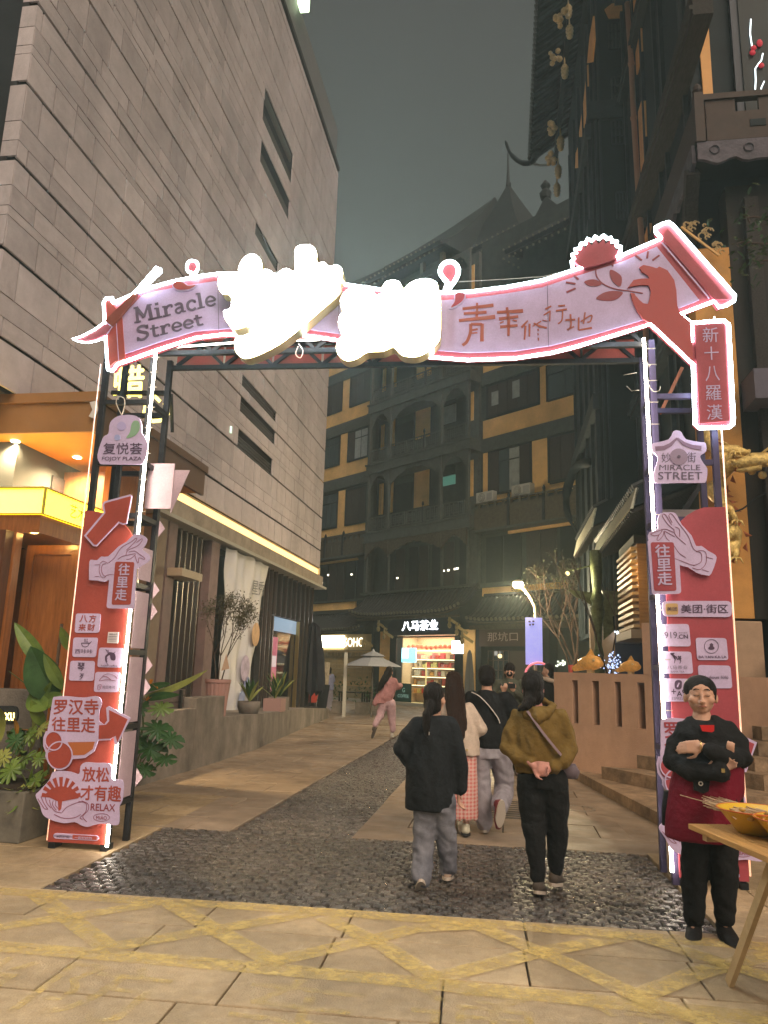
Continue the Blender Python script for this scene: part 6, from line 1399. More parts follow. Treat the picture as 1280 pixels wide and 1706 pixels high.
for i in (1, 2, 3): k = MB(); k.tube([(3.02, P_[i].y, P_[i].z-0.03), (3.02, P_[i].y, P_[i].z+0.03)], 0.08, 8); k.build('pipe_collar', M_pipe, tow)
# great eave overhead with tile ends and gilded drops
ev = AL.root('tower_eave'); tag(ev, 'high dark tiled eave running along the tower edge hung with gilded drops', 'roof')
q_ = AL.f(884, 272, 27.0); EX = q_.x; EZ = q_.z-19.3
m = MB(); m.add([(EX,11,EZ+19.3),(EX,27,EZ+19.3),(3.25,27,EZ+20.9),(3.25,11,EZ+20.9),(EX,11,EZ+19.45),(EX,27,EZ+19.45),(3.25,27,EZ+21.1),(3.25,11,EZ+21.1)], [(0,3,2,1),(4,5,6,7),(0,1,5,4),(1,2,6,5),(2,3,7,6),(3,0,4,7)]); m.build('eave_sheet', M_tw, ev)
for i in range(60):
    y = 11.2+i*0.265; m = MB(); m.beam((EX+0.05, y, EZ+19.28), (3.1, y, EZ+20.72), 0.09, 0.09); m.build('rafter', M_twb, ev)
for i in range(75):
    y = 11.1+i*0.213; m = MB(); m.tube([(EX-0.02, y, EZ+19.42), (EX+0.35, y, EZ+19.70)], 0.07, 6); m.tube([(EX-0.03, y, EZ+19.42), (EX-0.06, y, EZ+19.40)], 0.09, 8); m.build('tile_roll', mat('glazed tile', (0.06, 0.065, 0.07), 0.3), ev)
m = MB(); m.box(1.95, 2.10, 11, 26.6, EZ+18.9, EZ+19.2); m.build('eave_purlin', M_twb, ev)
m = MB(); q = AL.sd(880, 275, EX); m.tube(spline([(EX+0.3, 26.3, EZ+19.3), (EX+0.05, 27.0, EZ+19.35), (EX-0.35, 27.3, EZ+19.6), (EX-0.75, 27.4, EZ+20.1), (EX-0.95, 27.4, EZ+20.7)], 4, False), [0.13]*4+[0.11]*4+[0.09]*4+[0.06]*4+[0.03], 8); m.build('curled_tip', M_tw, ev, smooth=True)
m = MB(); m.tube([(EX, 27.0, EZ+19.30), (EX+0.45, 27.05, EZ+19.2), (EX+1.1, 27.05, EZ+19.25)], 0.05, 6); m.build('tip_edge', mat('pale edge', (0.25, 0.27, 0.26), 0.5), ev)
for (px, py, s_, w_) in ((948,18,1,'topmost'), (950,52,1,'second from the top'), (942,118,1,'third from the top'), (935,238,1,'third from the bottom'), (931,285,.9,'second lowest'), (929,315,.9,'lowest')):
    p = AL.sd(px, py, 1.9); d_ = AL.root('gilded_drop'); 
    tag(d_, 'gilded lantern-shaped drop, %s in the line under the tower eave' % w_, 'ornament', 'gilded drops under the tower eave')
    sc = 0.32*p.y/22*s_; m = MB(); m.lathe([(0.02,-1.0),(0.14,-0.9),(0.30,-0.75),(0.22,-0.62),(0.38,-0.45),(0.30,-0.25),(0.42,-0.05),(0.34,0.15),(0.40,0.35),(0.22,0.5),(0.26,0.62),(0.10,0.75),(0.05,1.6)], (0,0,0), 12)
    m.v = [(v[0]*sc+1.9, v[1]*sc+p.y, v[2]*sc+p.z) for v in m.v]; m.build('drop_body', M_gild, d_, smooth=True)
for (px, py) in ((932,30), (925,96), (921,216), (917,264)):
    p = AL.sd(px, py, 1.6); m = MB(); rr = random.Random(int(py))
    for i in range(9): m.ball((1.6+rr.uniform(-.16,.16), p.y+rr.uniform(-.16,.16), p.z+rr.uniform(-.2,.2)), rr.uniform(.05,.11), 7, 5)
    m.build('gilded_beast', M_gild, ev, smooth=True)
# balcony on the front corner
balc = AL.root('carved_balcony'); tag(balc, 'brown carved balcony with mauve fringe jutting from the tower at upper right', 'balcony')
def cb(name, m_, x0, x1, y0, y1, z0, z1): M = MB(); M.box(x0, x1, y0, y1, z0, z1); return M.build(name, m_, balc)
BY = 11.0; zb, zt = 9.78, 10.62
cb('floor', M_tw, 2.98, 8, BY, 11.9, 9.70, 9.775)
cb('rail_panel', M_bbr, 3.16, 3.52, BY, BY+0.06, zb, zt-0.12); cb('rail_panel', M_bbr, 3.52, 8, BY, BY+0.059, zb, zt-0.35)
for (a, b) in ((3.62, 3.98), (4.5, 4.9)): pass
for (a, b, c_, d_) in ((3.521, 3.60, zt-0.349, zt-0.121), (3.95, 4.12, zt-0.349, zt-0.121), (4.6, 4.75, zt-0.349, zt-0.121)): cb('rail_block', M_bbr, a, b, BY+.002, BY+0.055, c_, d_)
cb('top_rail', M_bbr, 3.12, 8, BY-0.03, BY+0.09, zt-0.119, zt-0.02)
cb('slot', M_tw, 3.80, 4.03, BY-0.012, BY-0.001, zb+0.20, zb+0.32)
m = MB(); m.box(2.99, 3.13, BY-0.04, BY+0.10, zb-0.02, zt+0.02); m.lathe([(0.05,0),(0.08,0.06),(0.06,0.14),(0.02,0.2)], (3.06, BY+0.03, zt+0.02), 8); m.build('corner_post', M_bbr, balc)
cb('side_rail', M_bbr, 3.0, 3.06, BY+0.11, 15, zb, zt-0.1)
def fringe(axis, a0, a1, c_, z1, h, n, name='fringe'):
    pts = [(a0, z1), (a0, z1-h)]
    for i in range(n*6+1):
        t_ = i/(n*6); pts.append((a0+(a1-a0)*t_*0.999+0.001, z1-h-0.07*abs(math.sin(t_*n*math.pi))+0.02*math.sin(t_*n*9)))
    pts += [(a1, z1)]
    M = MB(); (M.prismY(pts, c_, c_+0.06) if axis == 'y' else M.prismX(pts, c_, c_+0.06)); M.build(name, M_mauve, balc)
fringe('y', 3.0, 8, BY-0.02, 9.76, 0.30, 9); fringe('x', BY+0.05, 16.5, 2.93, 9.76, 0.32, 12)
for i in range(6):
    k = MB(); xx = 3.25+i*0.5; k.tube([(xx+0.07*math.cos(a*math.pi/6), BY-0.03, 9.6+0.07*math.sin(a*math.pi/6)) for a in range(12)], 0.012, 4, closed=True); k.build('carved_roundel', M_mauve, balc)
m = MB(); m.beam((2.96, 11.2, 9.4), (3.2, 13.5, 7.4), 0.2, 0.3); m.build('brace', M_tww, balc); 
# window behind the balcony with reflected lights built as glowing tubes and balls
tb('window_frame', mat('slate frame', (0.05, 0.055, 0.075), 0.5), 3.9, 5.6, 11.80, 11.89, 10.3, 13.4); wg = tb('window_glass', mat('tower window glass', (0.01, 0.014, 0.018), 0.6, spec=0.3), 4.02, 5.5, 11.77, 11.80, 10.5, 13.2)
for pts in ([(1175,120),(1172,165),(1170,210),(1182,290),(1192,325)], [(1250,335),(1240,380),(1222,400),(1202,430),(1205,500),(1202,560)], [(1258,510),(1240,550),(1235,600)]):
    P = [AL.f(940+a/3.765, b/3.765, 11.75) for a, b in pts]; k = MB(); k.tube([(v.x, 11.75, v.z) for v in P], 0.012, 5); k.build('reflected_light', glow('cold reflected light', (0.8, 0.95, 1.0), 1.6), wg)
for (a, b) in ((1230,270), (1185,330), (1192,300), (1240,410)):
    p = AL.f(940+a/3.765, b/3.765, 11.74); k = MB(); k.ball((p.x, 11.74, p.z), 0.05, 8, 6, (1, .5, 1.5 if a == 1230 else 1)); k.build('red_reflection', mat('red lantern', (0.45, 0.02, 0.04), 0.5, emit=(0.9, 0.05, 0.1), estr=0.15), wg)
# gilded gable ornament behind the scroll end
p0, p1 = AL.f(1136, 378, 11.3), AL.f(1199, 426, 11.3)
og = AL.root('gable_ornament'); tag(og, 'gilded filigree gable ornament on a yellow batten above the scroll end', 'ornament')
k = MB(); k.beam(p0, p1, 0.03); k.build('yellow_batten', mat('gilt batten', (0.6, 0.35, 0.12), 0.4), og)
rr = random.Random(4); k = MB()
for i in range(26):
    t_ = rr.random(); c = p0.lerp(p1, t_)+Vector((0.05, 0, 0.05+rr.random()*0.28*math.sin(t_*3))); r_ = rr.uniform(.02,.06); k.tube([(c.x+r_*math.cos(a), c.y, c.z+r_*math.sin(a)) for a in [j*0.9 for j in range(6)]], 0.012, 4)
tag(k.build('filigree', M_gild, og), kind='stuff')
# dragon column
dc = AL.root('dragon_column'); tag(dc, 'ochre column wrapped by a gilded dragon right of the arch tower', 'column')
m = MB(); m.box(2.95, 3.50, 11.45, 11.88, 2.42, 8.2); m.build('column_shaft', mat('amber plaster column', (0.50, 0.25, 0.07), 0.7, var=0.2, scale=3), dc)
M_drg = mat('gilded dragon scales', (0.80, 0.50, 0.18), 0.4, 0.3, var=0.5, scale=16, bump=0.9, bscale=45)
M_drg2 = mat('rust dragon belly', (0.32, 0.10, 0.04), 0.5, 0.2, var=0.4, scale=10, bump=0.7)
D = lambda x, y, c=11.35: AL.f(1150+x/5.685, 700+y/5.685, c)
body = [D(230,90), D(190,200,11.2), D(260,330,11.15), D(340,430,11.1), D(310,560,11.2), D(250,650,11.3), D(300,780,11.2), D(350,860,11.1), D(290,960,11.2), D(300,1060,11.1), D(420,1080,11.05), D(450,1150,11.05), D(360,1230,11.1), D(300,1300,11.15), D(340,1390,11.15), D(370,1450,11.15)]
bs = spline(body, 5, False); n_ = len(bs); k = MB(); k.tube(bs, [0.10+0.05*math.sin(i*0.55) if i < n_*0.8 else 0.10*(n_-i)/(n_*0.2)+0.03 for i in range(n_)], 12); k.build('body', M_drg, dc, smooth=True)
for i in range(4, n_-6, 3):
    p = bs[i]; q = (bs[i+1]-bs[i]).normalized(); s_ = q.cross(Vector((0,1,0))).normalized(); k = MB(); b0 = p+s_*0.10+Vector((0,-0.04,0)); k.add([b0-q*0.05, b0+q*0.05, b0+s_*0.09+q*0.06, b0+Vector((0,-0.03,0))], [(0,1,2),(0,2,3),(1,3,2)]); k.build('back_spine', M_drg2, dc)
for (a, b, c_) in (((330,380),(270,430),(420,300)), ((300,1000),(340,1100),(280,1160)), ((420,1180),(440,1260),(430,1300)), ((330,880),(400,870),(440,950))):
    P = [D(*a, 11.1), D(*b, 11.0), D(*c_, 10.95)]; k = MB(); k.tube(P, [0.06, 0.05, 0.035], 8); e_ = P[-1]
    for j in (-1, 0, 1): k.tube([e_, e_+Vector((j*0.06, -0.04, -0.02)), e_+Vector((j*0.09, -0.05, -0.09))], [0.025, 0.018, 0.005], 6)
    k.build('claw', M_drg, dc, smooth=True)
# projecting head at right and another head reaching over
def dhead(c, s, flip=1):
    k = MB(); X = lambda a, b, d=0: (c.x+a*s*flip, c.y+d*s, c.z+b*s)
    k.tube([X(-1.3,.1), X(-.6,.12), X(0,.1), X(.5,-.02), X(.9,-.08)], [0.28*s,.34*s,.36*s,.24*s,.12*s], 10); k.tube([X(-.3,-.2), X(.2,-.32), X(.75,-.38)], [.2*s,.15*s,.07*s], 8)
    k.tube([X(-.3,.35,.1), X(-.8,.75,.1), X(-1.1,.8,.1)], [.07*s,.05*s,.02*s], 6); k.tube([X(-.3,.35,-.1), X(-.8,.7,-.15), X(-1.0,.9,-.2)], [.07*s,.05*s,.02*s], 6); k.ball(X(.15,.28,-.22), .09*s, 8, 6); k.ball(X(.85,.05,0), .12*s, 8, 6)
    for i in range(7): k.tube([X(-.5-.1*i,-.1,-.2), X(-.8-.12*i,-.5+.05*i,-.3), X(-1.1-.1*i,-.55,-.3)], [.06*s,.04*s,.01*s], 5)
    for i in range(5): k.beam(X(.3+.12*i,-.1,-.1), X(.3+.12*i,-.26,-.1), .04*s)
    return k
h1 = dhead(D(430,300,11.0), 0.22, 1); h1.build('dragon_head', M_drg, dc, smooth=True)
h2 = dhead(D(600,400,10.9), 0.30, -1); h2.build('dragon_head', M_drg, dc, smooth=True)
for (x, y) in ((320,860), (345,840), (500,460), (590,480), (690,520)):
    k = MB(); p = D(x, y, 11.0); k.ball(p, 0.06, 8, 6); k.build('gilded_boss', M_drg, dc, smooth=True)
k = MB(); k.tube(spline([D(330,890,11.0), D(500,840,11.0), D(620,740,11.2), D(760,680,11.5)], 4, False), 0.012, 5); k.build('cable', M_steel, dc)
tb('dark_wall', mat('brown black boarding', (0.020, 0.016, 0.013), 0.7, var=0.3, scale=3, stretch=(4,4,0.5)), 3.52, 8, 11.5, 11.89, 2.42, 9.3)
tb('dark_post', M_tww, 3.75, 3.95, 11.35, 11.49, 2.42, 9.0); tb('shutter', M_tw, 4.2, 5.2, 11.42, 11.49, 3.0, 4.6)
q = [AL.sd(*p, 2.96) for p in ((1230, 700), (1280, 610))]
tb('stone_hood', mat('violet grey ledge', (0.11, 0.10, 0.13), 0.7, bump=0.5, bscale=20), 3.55, 6, 10.9, 11.49, 5.5, 5.95)
# stone base wall, its lit sign, steps
M_beige = mat('beige stone wall', (0.40, 0.27, 0.18), 0.75, var=0.12, scale=5, bump=0.35, bscale=60)
M_step = mat('brown weathered step stone', (0.24, 0.165, 0.105), 0.75, var=0.4, scale=5, bump=0.6, bscale=25)
bw = AL.root('stone_base_wall'); tag(bw, 'beige stone base wall under the dragon column with a lit black letter sign', 'wall')
m = MB(); m.box(2.35, 3.62, 11.9, 12.58, 0.0, 2.40); m.build('wall_block', M_beige, bw, bevel=0.02)
m = MB(); m.box(2.35, 3.58, 11.40, 11.898, 0.0, 2.38); m.build('wall_block', M_beige, bw, bevel=0.02)
ln_ = AL.root('letter_sign'); tag(ln_, 'black framed letter sign with white lit strokes partly hidden behind the right arch tower', 'sign')
for z, h in ((2.00, .25), (1.55, .20), (1.30, .30)):
    m = MB(); m.prismY(rp(2.75, 3.13 if z > 1.9 else 3.10, z-h/2, z+h/2, 0.03), 11.33, 11.39); m.build('letter_back', M_body, ln_)
text_quad('口', 'lit_letter', glow('gold lit letter', (1, .8, .5), 1.6), ln_, [(2.88,11.325,2.08),(3.10,11.325,2.08),(3.10,11.325,1.92),(2.88,11.325,1.92)]); text_quad('妙街', 'lit_letter', M_lit, ln_, [(2.72,11.325,1.62),(3.09,11.325,1.62),(3.09,11.325,1.20),(2.72,11.325,1.20)], bold=0.03)
# ---- terrace wall with four slots
WT = Frame(AL.w(0.84, 12.85)[:2], 48.7)
tr = WT.root('terrace_wall'); tag(tr, 'pinkish beige terrace wall pierced by four upright slots', 'wall')
M_terr = mat('pinkish terrace render', (0.55, 0.34, 0.23), 0.7, var=0.12, scale=2, bump=0.3, bscale=70)
stain(M_terr, 0.9, 0.78, 1.08, (1,1,.5), fine=0.08); stain(M_beige, 0.9, 0.78, 1.08); stain(M_step, 1.5, 0.6, 1.4)
def wpt(x, y): return WT.f(900+x/3.368, 1080+y/3.368, 0)
ztop = wpt(330, 140).z; sl = [((178,180),(221,425)), ((290,183),(341,431)), ((417,186),(464,440)), ((542,190),(598,451))]
xs = [(wpt((a[0]+(b[0]-a[0])*0.12), 300).x, wpt(b[0]-(b[0]-a[0])*0.12, 300).x) for a, b in sl]; z1s = wpt(380, 186).z; z0s = wpt(390, 437).z
WX0 = wpt(80, 140).x; WX1 = 3.3
def wb(name, x0, x1, y0, y1, z0, z1, m_=M_terr): M = MB(); M.box(x0, x1, y0, y1, z0, z1); return M.build(name, m_, tr)
edges = [WX0]+[e for p in xs for e in p]+[WX1]
wb('wall_foot', WX0, WX1, 0, 0.28, 0.0, z0s); wb('wall_coping', WX0, WX1, 0, 0.28, z1s, ztop)
for i in range(0, len(edges), 2): wb('wall_pier', edges[i], edges[i+1], 0.001, 0.279, z0s+.0005, z1s-.0005)
wb('recess_back', WX0+0.3, WX1, 0.30, 0.34, 0.0, ztop-0.05, M_tw); q = wpt(585, 140).x; wb('end_pier', q, q+0.5, -0.01, 0.30, ztop+.001, ztop+0.75)
# steps
stp = AL.root('stone_steps'); tag(stp, 'weathered brown stone steps rising to the right behind the arch tower', 'steps')
def step(pts, z0, z1):
    m = MB(); m.prismZ(pts, z0, z1); m.build('step', M_step, stp)
def gA(px, py, z): v = AL.g(px, py, z); return (v.x, v.y)
step([gA(957,1297,0.0), gA(1110,1362,0.12), (2.35, 8.6), (6.5, 8.6), (6.5, 11.3), (2.1, 11.6)], 0, 0.13)
step([gA(1003,1279,0.28), gA(1110,1300,0.28), (2.6, 9.4), (6.5, 9.4), (6.5, 11.35), (2.25, 11.5)], 0.131, 0.30)
step([gA(1062,1260,0.46), gA(1100,1266,0.46), (3.0, 9.9), (6.5, 9.9), (6.5, 11.37), (2.4, 11.39)], 0.301, 0.48)
for i in range(5): step([(2.9+i*0.12, 11.38), (3.0+i*0.12, 10.2+i*0.22), (6.5, 10.2+i*0.22), (6.5, 11.38)], 0.481+0.17*i, 0.645+0.17*i)
m = MB(); m.box(3.75, 4.2, 10.9, 11.3, 1.33, 1.9); m.build('newel_block', M_step, stp, bevel=0.03); m = MB(); m.box(3.7, 4.3, 10.85, 11.35, 1.70, 1.95); m.build('newel_cap', M_step, stp, bevel=0.03)
# ---- low eaves on the alley side
lowe = AL.root('low_eaves'); tag(lowe, 'two low lit eaves with rafter ends stepping down the right side of the alley', 'roof')
M_fasc = mat('pale lit fascia board', (0.42, 0.42, 0.34), 0.45, 0.1, var=0.25, scale=8)
def low_eave(pa, pb, x, zz4, h, drop=0.0):
    a, b = AL.sd(*pa, x), AL.sd(*pb, x); ya, yb_ = min(a.y, b.y), max(a.y, b.y); z = zz4
    m = MB(); m.add([(x, ya, z), (x, yb_, z), (x+0.10, yb_, z+h), (x+0.10, ya, z+h), (x+0.05, ya, z), (x+0.05, yb_, z), (x+0.15, yb_, z+h), (x+0.15, ya, z+h)], [(0,1,2,3)[::-1], (4,5,6,7), (0,4,5,1), (3,2,6,7), (0,3,7,4), (1,5,6,2)]); m.build('fascia', M_fasc, lowe)
    n = int((yb_-ya)/0.16)
    for i in range(n):
        y = ya+(yb_-ya)*(i+.5)/n; m = MB(); m.beam((x+0.02, y, z-0.04), (x+1.3, y, z+0.45), 0.06, 0.07); m.build('rafter', M_tww, lowe)
        m = MB(); m.tube([(x+0.06, y, z+h+0.03), (x+0.4, y, z+h+0.2)], 0.05, 6); m.build('tile_roll', MATS['glazed tile'], lowe)
    m = MB(); m.add([(x+0.05, ya, z+0.03), (x+0.05, yb_, z+0.03), (x+1.5, yb_, z+0.62), (x+1.5, ya, z+0.62), (x+0.12, ya, z+h+.02), (x+0.12, yb_, z+h+.02), (x+1.5, yb_, z+h+0.8), (x+1.5, ya, z+h+0.8)], [(0,3,2,1), (4,5,6,7), (0,1,5,4), (1,2,6,5), (2,3,7,6), (3,0,4,7)]); m.build('roof_sheet', M_tw, lowe)
    return ya, yb_, z
la = low_eave((1050,822), (988,935), 2.0, 4.20, 0.34); lb_ = low_eave((985,858), (957,945), 2.0, 4.95, 0.45)
tb('eave_wall', M_tw, 3.3, 3.6, 12.0, 24, 2.5, 5.6)
m = MB(); m.tube(spline([AL.sd(*p, 2.2) for p in ((975,905),(948,860),(945,820),(960,780),(985,770))], 4, False), [0.05]*4+[0.12]*4+[0.16]*4+[0.14]*4+[0.1], 8); m.build('curled_ridge', M_tw, lowe, smooth=True)
# hanging timber bay with slats
by_ = AL.root('slatted_bay_window'); tag(by_, 'small amber slatted timber bay window tucked behind the right arch tower', 'window')
a = AL.f(1040, 1000, 13.3); b = AL.f(1078, 1000, 13.3)
m = MB(); m.box(a.x+0.25, b.x+0.6, 13.3, 15.0, 2.35, 3.8); m.build('bay_box', mat('amber wood', (0.32, 0.16, 0.05), 0.5, var=0.3, scale=4, stretch=(1,1,8)), by_)
for i in range(13): m = MB(); m.box(a.x+0.15, a.x+0.249, 13.32, 15.0, 2.38+i*0.11, 2.43+i*0.11); m.build('slat', mat('pale slat', (0.45, 0.30, 0.15), 0.5), by_)
m = MB(); m.box(a.x+0.1, b.x+0.6, 13.28, 15.02, 2.20, 2.345); m.build('sill', mat('grey wood sill', (0.24, 0.18, 0.12), 0.5), by_); m = MB(); m.box(a.x+0.2, b.x+0.6, 13.29, 15.01, 3.805, 3.95); m.build('head', M_tww, by_)
bl_ = bpy.data.lights.new('bay_lamp', 'POINT'); blo = bpy.data.objects.new('bay_lamp', bl_); COL.objects.link(blo); blo.parent = by_; blo.location = (a.x-0.15, 13.2, 3.3); bl_.energy = 14; bl_.color = (1, .65, .25); bl_.shadow_soft_size = .05
# ornate lamp column with green brackets
oc = AL.root('ornate_post'); tag(oc, 'turned green and gold post with carved brackets under the low eave', 'post')
p = AL.f(996, 1000, 16.6); M_grn = mat('green gilt post', (0.13, 0.15, 0.07), 0.4, 0.3, var=0.5, scale=10, bump=0.5)
m = MB(); m.lathe([(.10,0),(.10,1.3),(.13,1.32),(.08,1.5),(.13,1.7),(.07,1.8),(.11,2.0),(.07,2.2),(.09,2.6),(.15,2.9),(.12,3.1),(.16,3.15),(.09,3.3),(.13,3.8),(.13,4.2)], (p.x, 16.6, 0), 12); m.build('post_shaft', M_grn, oc, smooth=True)
for sg in (-1, 1):
    m = MB(); m.prismY([(p.x+sg*.1, 3.35), (p.x+sg*.75, 3.3), (p.x+sg*.5, 3.1), (p.x+sg*.55, 2.9), (p.x+sg*.3, 2.8), (p.x+sg*.32, 2.5), (p.x+sg*.1, 2.3)] if sg > 0 else [(p.x-.1, 3.3), (p.x-.6, 3.35), (p.x-.45, 3.2), (p.x-.3, 3.15), (p.x-.1, 3.0)], 16.57, 16.63); m.build('carved_bracket', M_grn, oc)
ul = bpy.data.lights.new('eave_lamp', 'POINT'); ulo = bpy.data.objects.new('eave_lamp', ul); COL.objects.link(ulo); ulo.parent = oc; ulo.location = (1.35, 16.6, 3.7); ul.energy = 170; ul.color = (1, .88, .55); ul.shadow_soft_size = .06
m = MB(); m.ball((1.35, 16.6, 3.7), 0.05, 8, 6); m.build('lamp_bulb', glow('amber bulb', (1, .8, .45), 1.5), oc, smooth=True); m = MB(); m.beam((1.36, 16.6, 3.75), (p.x, 16.6, 3.9), 0.03); m.build('lamp_arm', M_grn, oc)
# bluish stall behind the terrace
stl = AL.root('lit_stall'); tag(stl, 'bluish lit stall front glimpsed behind the terrace wall', 'stall')
for (x0, x1, y, z0, z1, m_) in ((2.0, 2.55, 18.5, 0.0, 2.9, M_beige), (2.56, 3.5, 19.2, 0.0, 3.4, mat('blue lit awning', (0.06, 0.08, 0.20), 0.5)), (2.6, 3.2, 18.9, 2.35, 2.75, mat('blue grey panel', (0.20, 0.22, 0.32), 0.5))):
    m = MB(); m.box(x0, x1, y, y+0.2, z0, z1); m.build('stall_panel', m_, stl)
m = MB(); p = AL.f(1016, 1030, 18.4); q = AL.f(1036, 1068, 18.4); m.beam(p, q, 0.16, 0.05); m.build('tube_lamp', glow('cold tube lamp', (0.8, 0.9, 1), 3), stl)
lt_ = AL.root('lit_tree'); tag(lt_, 'small bare tree wrapped in cold white fairy lights behind the terrace', 'tree')
bt, lf2 = MB(), MB(); rr = random.Random(8); base = AL.f(1020, 1122, 15.5); twig(Vector((base.x, 15.5, 0.0)), Vector((0,0,1)), 1.3, 0.035, 0, bt, lf2, rr, 0.05, 4); bt.build('trunk', M_bark, lt_)
m = MB(); 
for i in range(70): p = AL.f(1020+rr.gauss(0, 9), 1104+rr.gauss(0, 9), 15.4+rr.uniform(-.3, .3)); m.ball(p, rr.uniform(.008, .02), 5, 4)
tag(m.build('fairy_lights', glow('cold fairy light', (0.45, 0.6, 1.0), 1.2), lt_), kind='stuff')
# fish lanterns on the terrace wall
def fish(lab, px, py, s, yaw):
    r_ = WT.root('fish_lantern'); tag(r_, lab, 'lantern', 'fish lanterns on the terrace wall'); c = WT.f(px, py, 0.14); z = ztop
    M_f = mat('amber varnished fish', (0.50, 0.24, 0.06), 0.35, 0.2, var=0.4, scale=12, bump=0.3, emit=(1.0, 0.5, 0.12), estr=0.12)
    k = MB(); k.tube([(c.x-0.30*s, .14, z+.22*s), (c.x-.18*s, .14, z+.20*s), (c.x, .14, z+.22*s), (c.x+.18*s, .14, z+.21*s), (c.x+.28*s, .14, z+.18*s)], [.05*s,.13*s,.17*s,.13*s,.05*s], 12); k.build('fish_body', M_f, r_, smooth=True)
    k = MB(); k.prismY([(c.x-.28*s, z+.22*s), (c.x-.48*s, z+.10*s), (c.x-.40*s, z+.02), (c.x-.1*s, z+.05)], .12, .16); k.build('tail_fin', M_f, r_)
    k = MB(); k.prismY([(c.x-.1*s, z+.36*s), (c.x+.02*s, z+.50*s), (c.x+.1*s, z+.36*s)], .13, .15); k.build('top_fin', M_f, r_); k = MB(); k.box(c.x-.06*s, c.x+.06*s, .10, .18, z, z+.08*s); k.build('stand', M_gild, r_)
    k = MB(); k.ball((c.x+.17*s, .03, z+.26*s), .03*s, 8, 6); k.build('eye', M_gild, r_)
fish('amber fish lantern sitting on the left end of the terrace wall', 985, 1105, 0.75, 0); fish('small amber fish lantern nearer the wall pier on the terrace', 1052, 1108, 0.55, 0)
cpn = WT.root('red_cup'); c = WT.f(952, 1118, 0.14); tag(cpn, 'small red and white cup left on the terrace wall end', 'cup'); m = MB(); m.lathe([(.035,0),(.045,.12),(.04,.12),(.02,.05)], (c.x, .14, ztop), 10); m.build('cup_body', mat('red cup', (.5,.1,.08), .5), cpn)
# ---- tree branch hanging in at the right
ft = AL.root('street_tree'); tag(ft, 'glossy dark green branch of a tree reaching in at the right edge', 'tree')
k = MB(); rr = random.Random(17); k.tube([(6.3, 8.6, 0), (6.2, 8.6, 3), (6.0, 8.6, 6), (6.1, 8.5, 9)], [0.16, 0.14, 0.12, 0.08], 8)
tips = [AL.f(1250, 372, 8.0), AL.f(1232, 412, 8.0), AL.f(1262, 440, 8.0), AL.f(1285, 360, 8.0), AL.f(1290, 410, 8.2)]
for t_ in tips: k.tube(spline([(6.0, 8.6, 6.0), (5.3, 8.3, 5.9), t_+Vector((0.25, 0, 0.03)), t_], 4, False), [0.03]*4+[0.02]*4+[0.012]*4+[0.006], 5)
k.build('trunk', M_bark, ft)
M_gl2 = mat('glossy camphor leaf', (0.035, 0.075, 0.028), 0.25, var=0.4, scale=8, spec=0.7); k = MB()
for t_ in tips:
    for i in range(34):
        c = t_+Vector((rr.gauss(0.05,.14), rr.gauss(0,.12), rr.gauss(0,.11))); d = Vector((rr.uniform(-1,.4), rr.uniform(-1,.6), rr.uniform(-.7,.5))).normalized(); leaf(k, c, c+d*rr.uniform(.07,.11), rr.uniform(.03,.045), 0.1, 0.3, 5)
tag(k.build('crown', M_gl2, ft, smooth=True), kind='stuff')
# ---- tree behind the lamp
tl = AL.root('thin_street_tree'); tag(tl, 'thin leafed tree behind the street lamp in front of the brown shop', 'tree')
bt, lf2 = MB(), MB(); rr = random.Random(31); b_ = AL.f(975, 1135, 25.0)
for j in range(3): twig(Vector((b_.x+j*0.08, 25.0, 0)), Vector((rr.uniform(-.25,.1), rr.uniform(-.1,.1), 1)).normalized(), 1.7, 0.06, 0, bt, lf2, rr, 0.09, 5, 0.2)
bt.build('trunk', M_bark, tl); tag(lf2.build('crown', mat('dusty small leaf', (0.05, 0.055, 0.03), 0.6, var=0.4, scale=4), tl), kind='stuff')
# ---- street lamp with light box banner
sl_ = AL.root('street_lamp'); tag(sl_, 'curved street lamp with a bright warm head and a blue lilac banner on its pole', 'street lamp')
Y_ = 22.5; F_ = lambda x, y: AL.f(x, y, Y_); hd = F_(864, 974)
M_lp = mat('pale lamp pole', (0.55, 0.48, 0.33), 0.4, 0.3)
k = MB(); P = [(F_(893,1125).x, Y_, 0.0), F_(893,1090), F_(893,1020), F_(889,1004), F_(880,988), F_(870,978)]; k.tube(spline(P, 5, False), 0.045, 8); k.build('pole', M_lp, sl_, smooth=True)
k = MB(); k.ball((hd.x, Y_, hd.z), 0.13, 14, 10, (1.15, 1, .8)); k.build('lamp_head', glow('lamp head', (1.0, 0.84, 0.50), 160), sl_, smooth=True); k = MB(); k.lathe([(.15,.07),(.12,.12),(.04,.15)], (hd.x, Y_, hd.z), 12); k.build('lamp_hood', M_lp, sl_)
b0, b1 = F_(876, 1029), F_(905, 1108); k = MB(); k.box(b0.x, b1.x, Y_-0.10, Y_-0.05, b1.z, b0.z); k.build('banner_panel', mat('blue lilac light box', (0.3, 0.3, 0.55), 0.4, emit=(0.36, 0.38, 1.0), estr=0.55, var=0.2, scale=3), sl_)
q = F_(886, 1036); 
for i, (dx, dz_) in enumerate(((-.05,0),(.06,.01),(-.04,-.09),(.05,-.08))): k = MB(); k.box(q.x+dx-.03, q.x+dx+.03, Y_-.108, Y_-.101, q.z+dz_-.025, q.z+dz_+.025); k.build('banner_mark', M_ink, sl_)
k = MB(); c = F_(898, 1112); k.tube([(c.x+.38*math.cos(a*math.pi/12), Y_-0.2, c.z-.25+.38*math.sin(a*math.pi/12)) for a in range(1, 12)], 0.03, 6); k.build('red_arch_trim', mat('pink neon trim', (.5,.1,.15), .5, emit=(1,.25,.3), estr=.5), sl_)
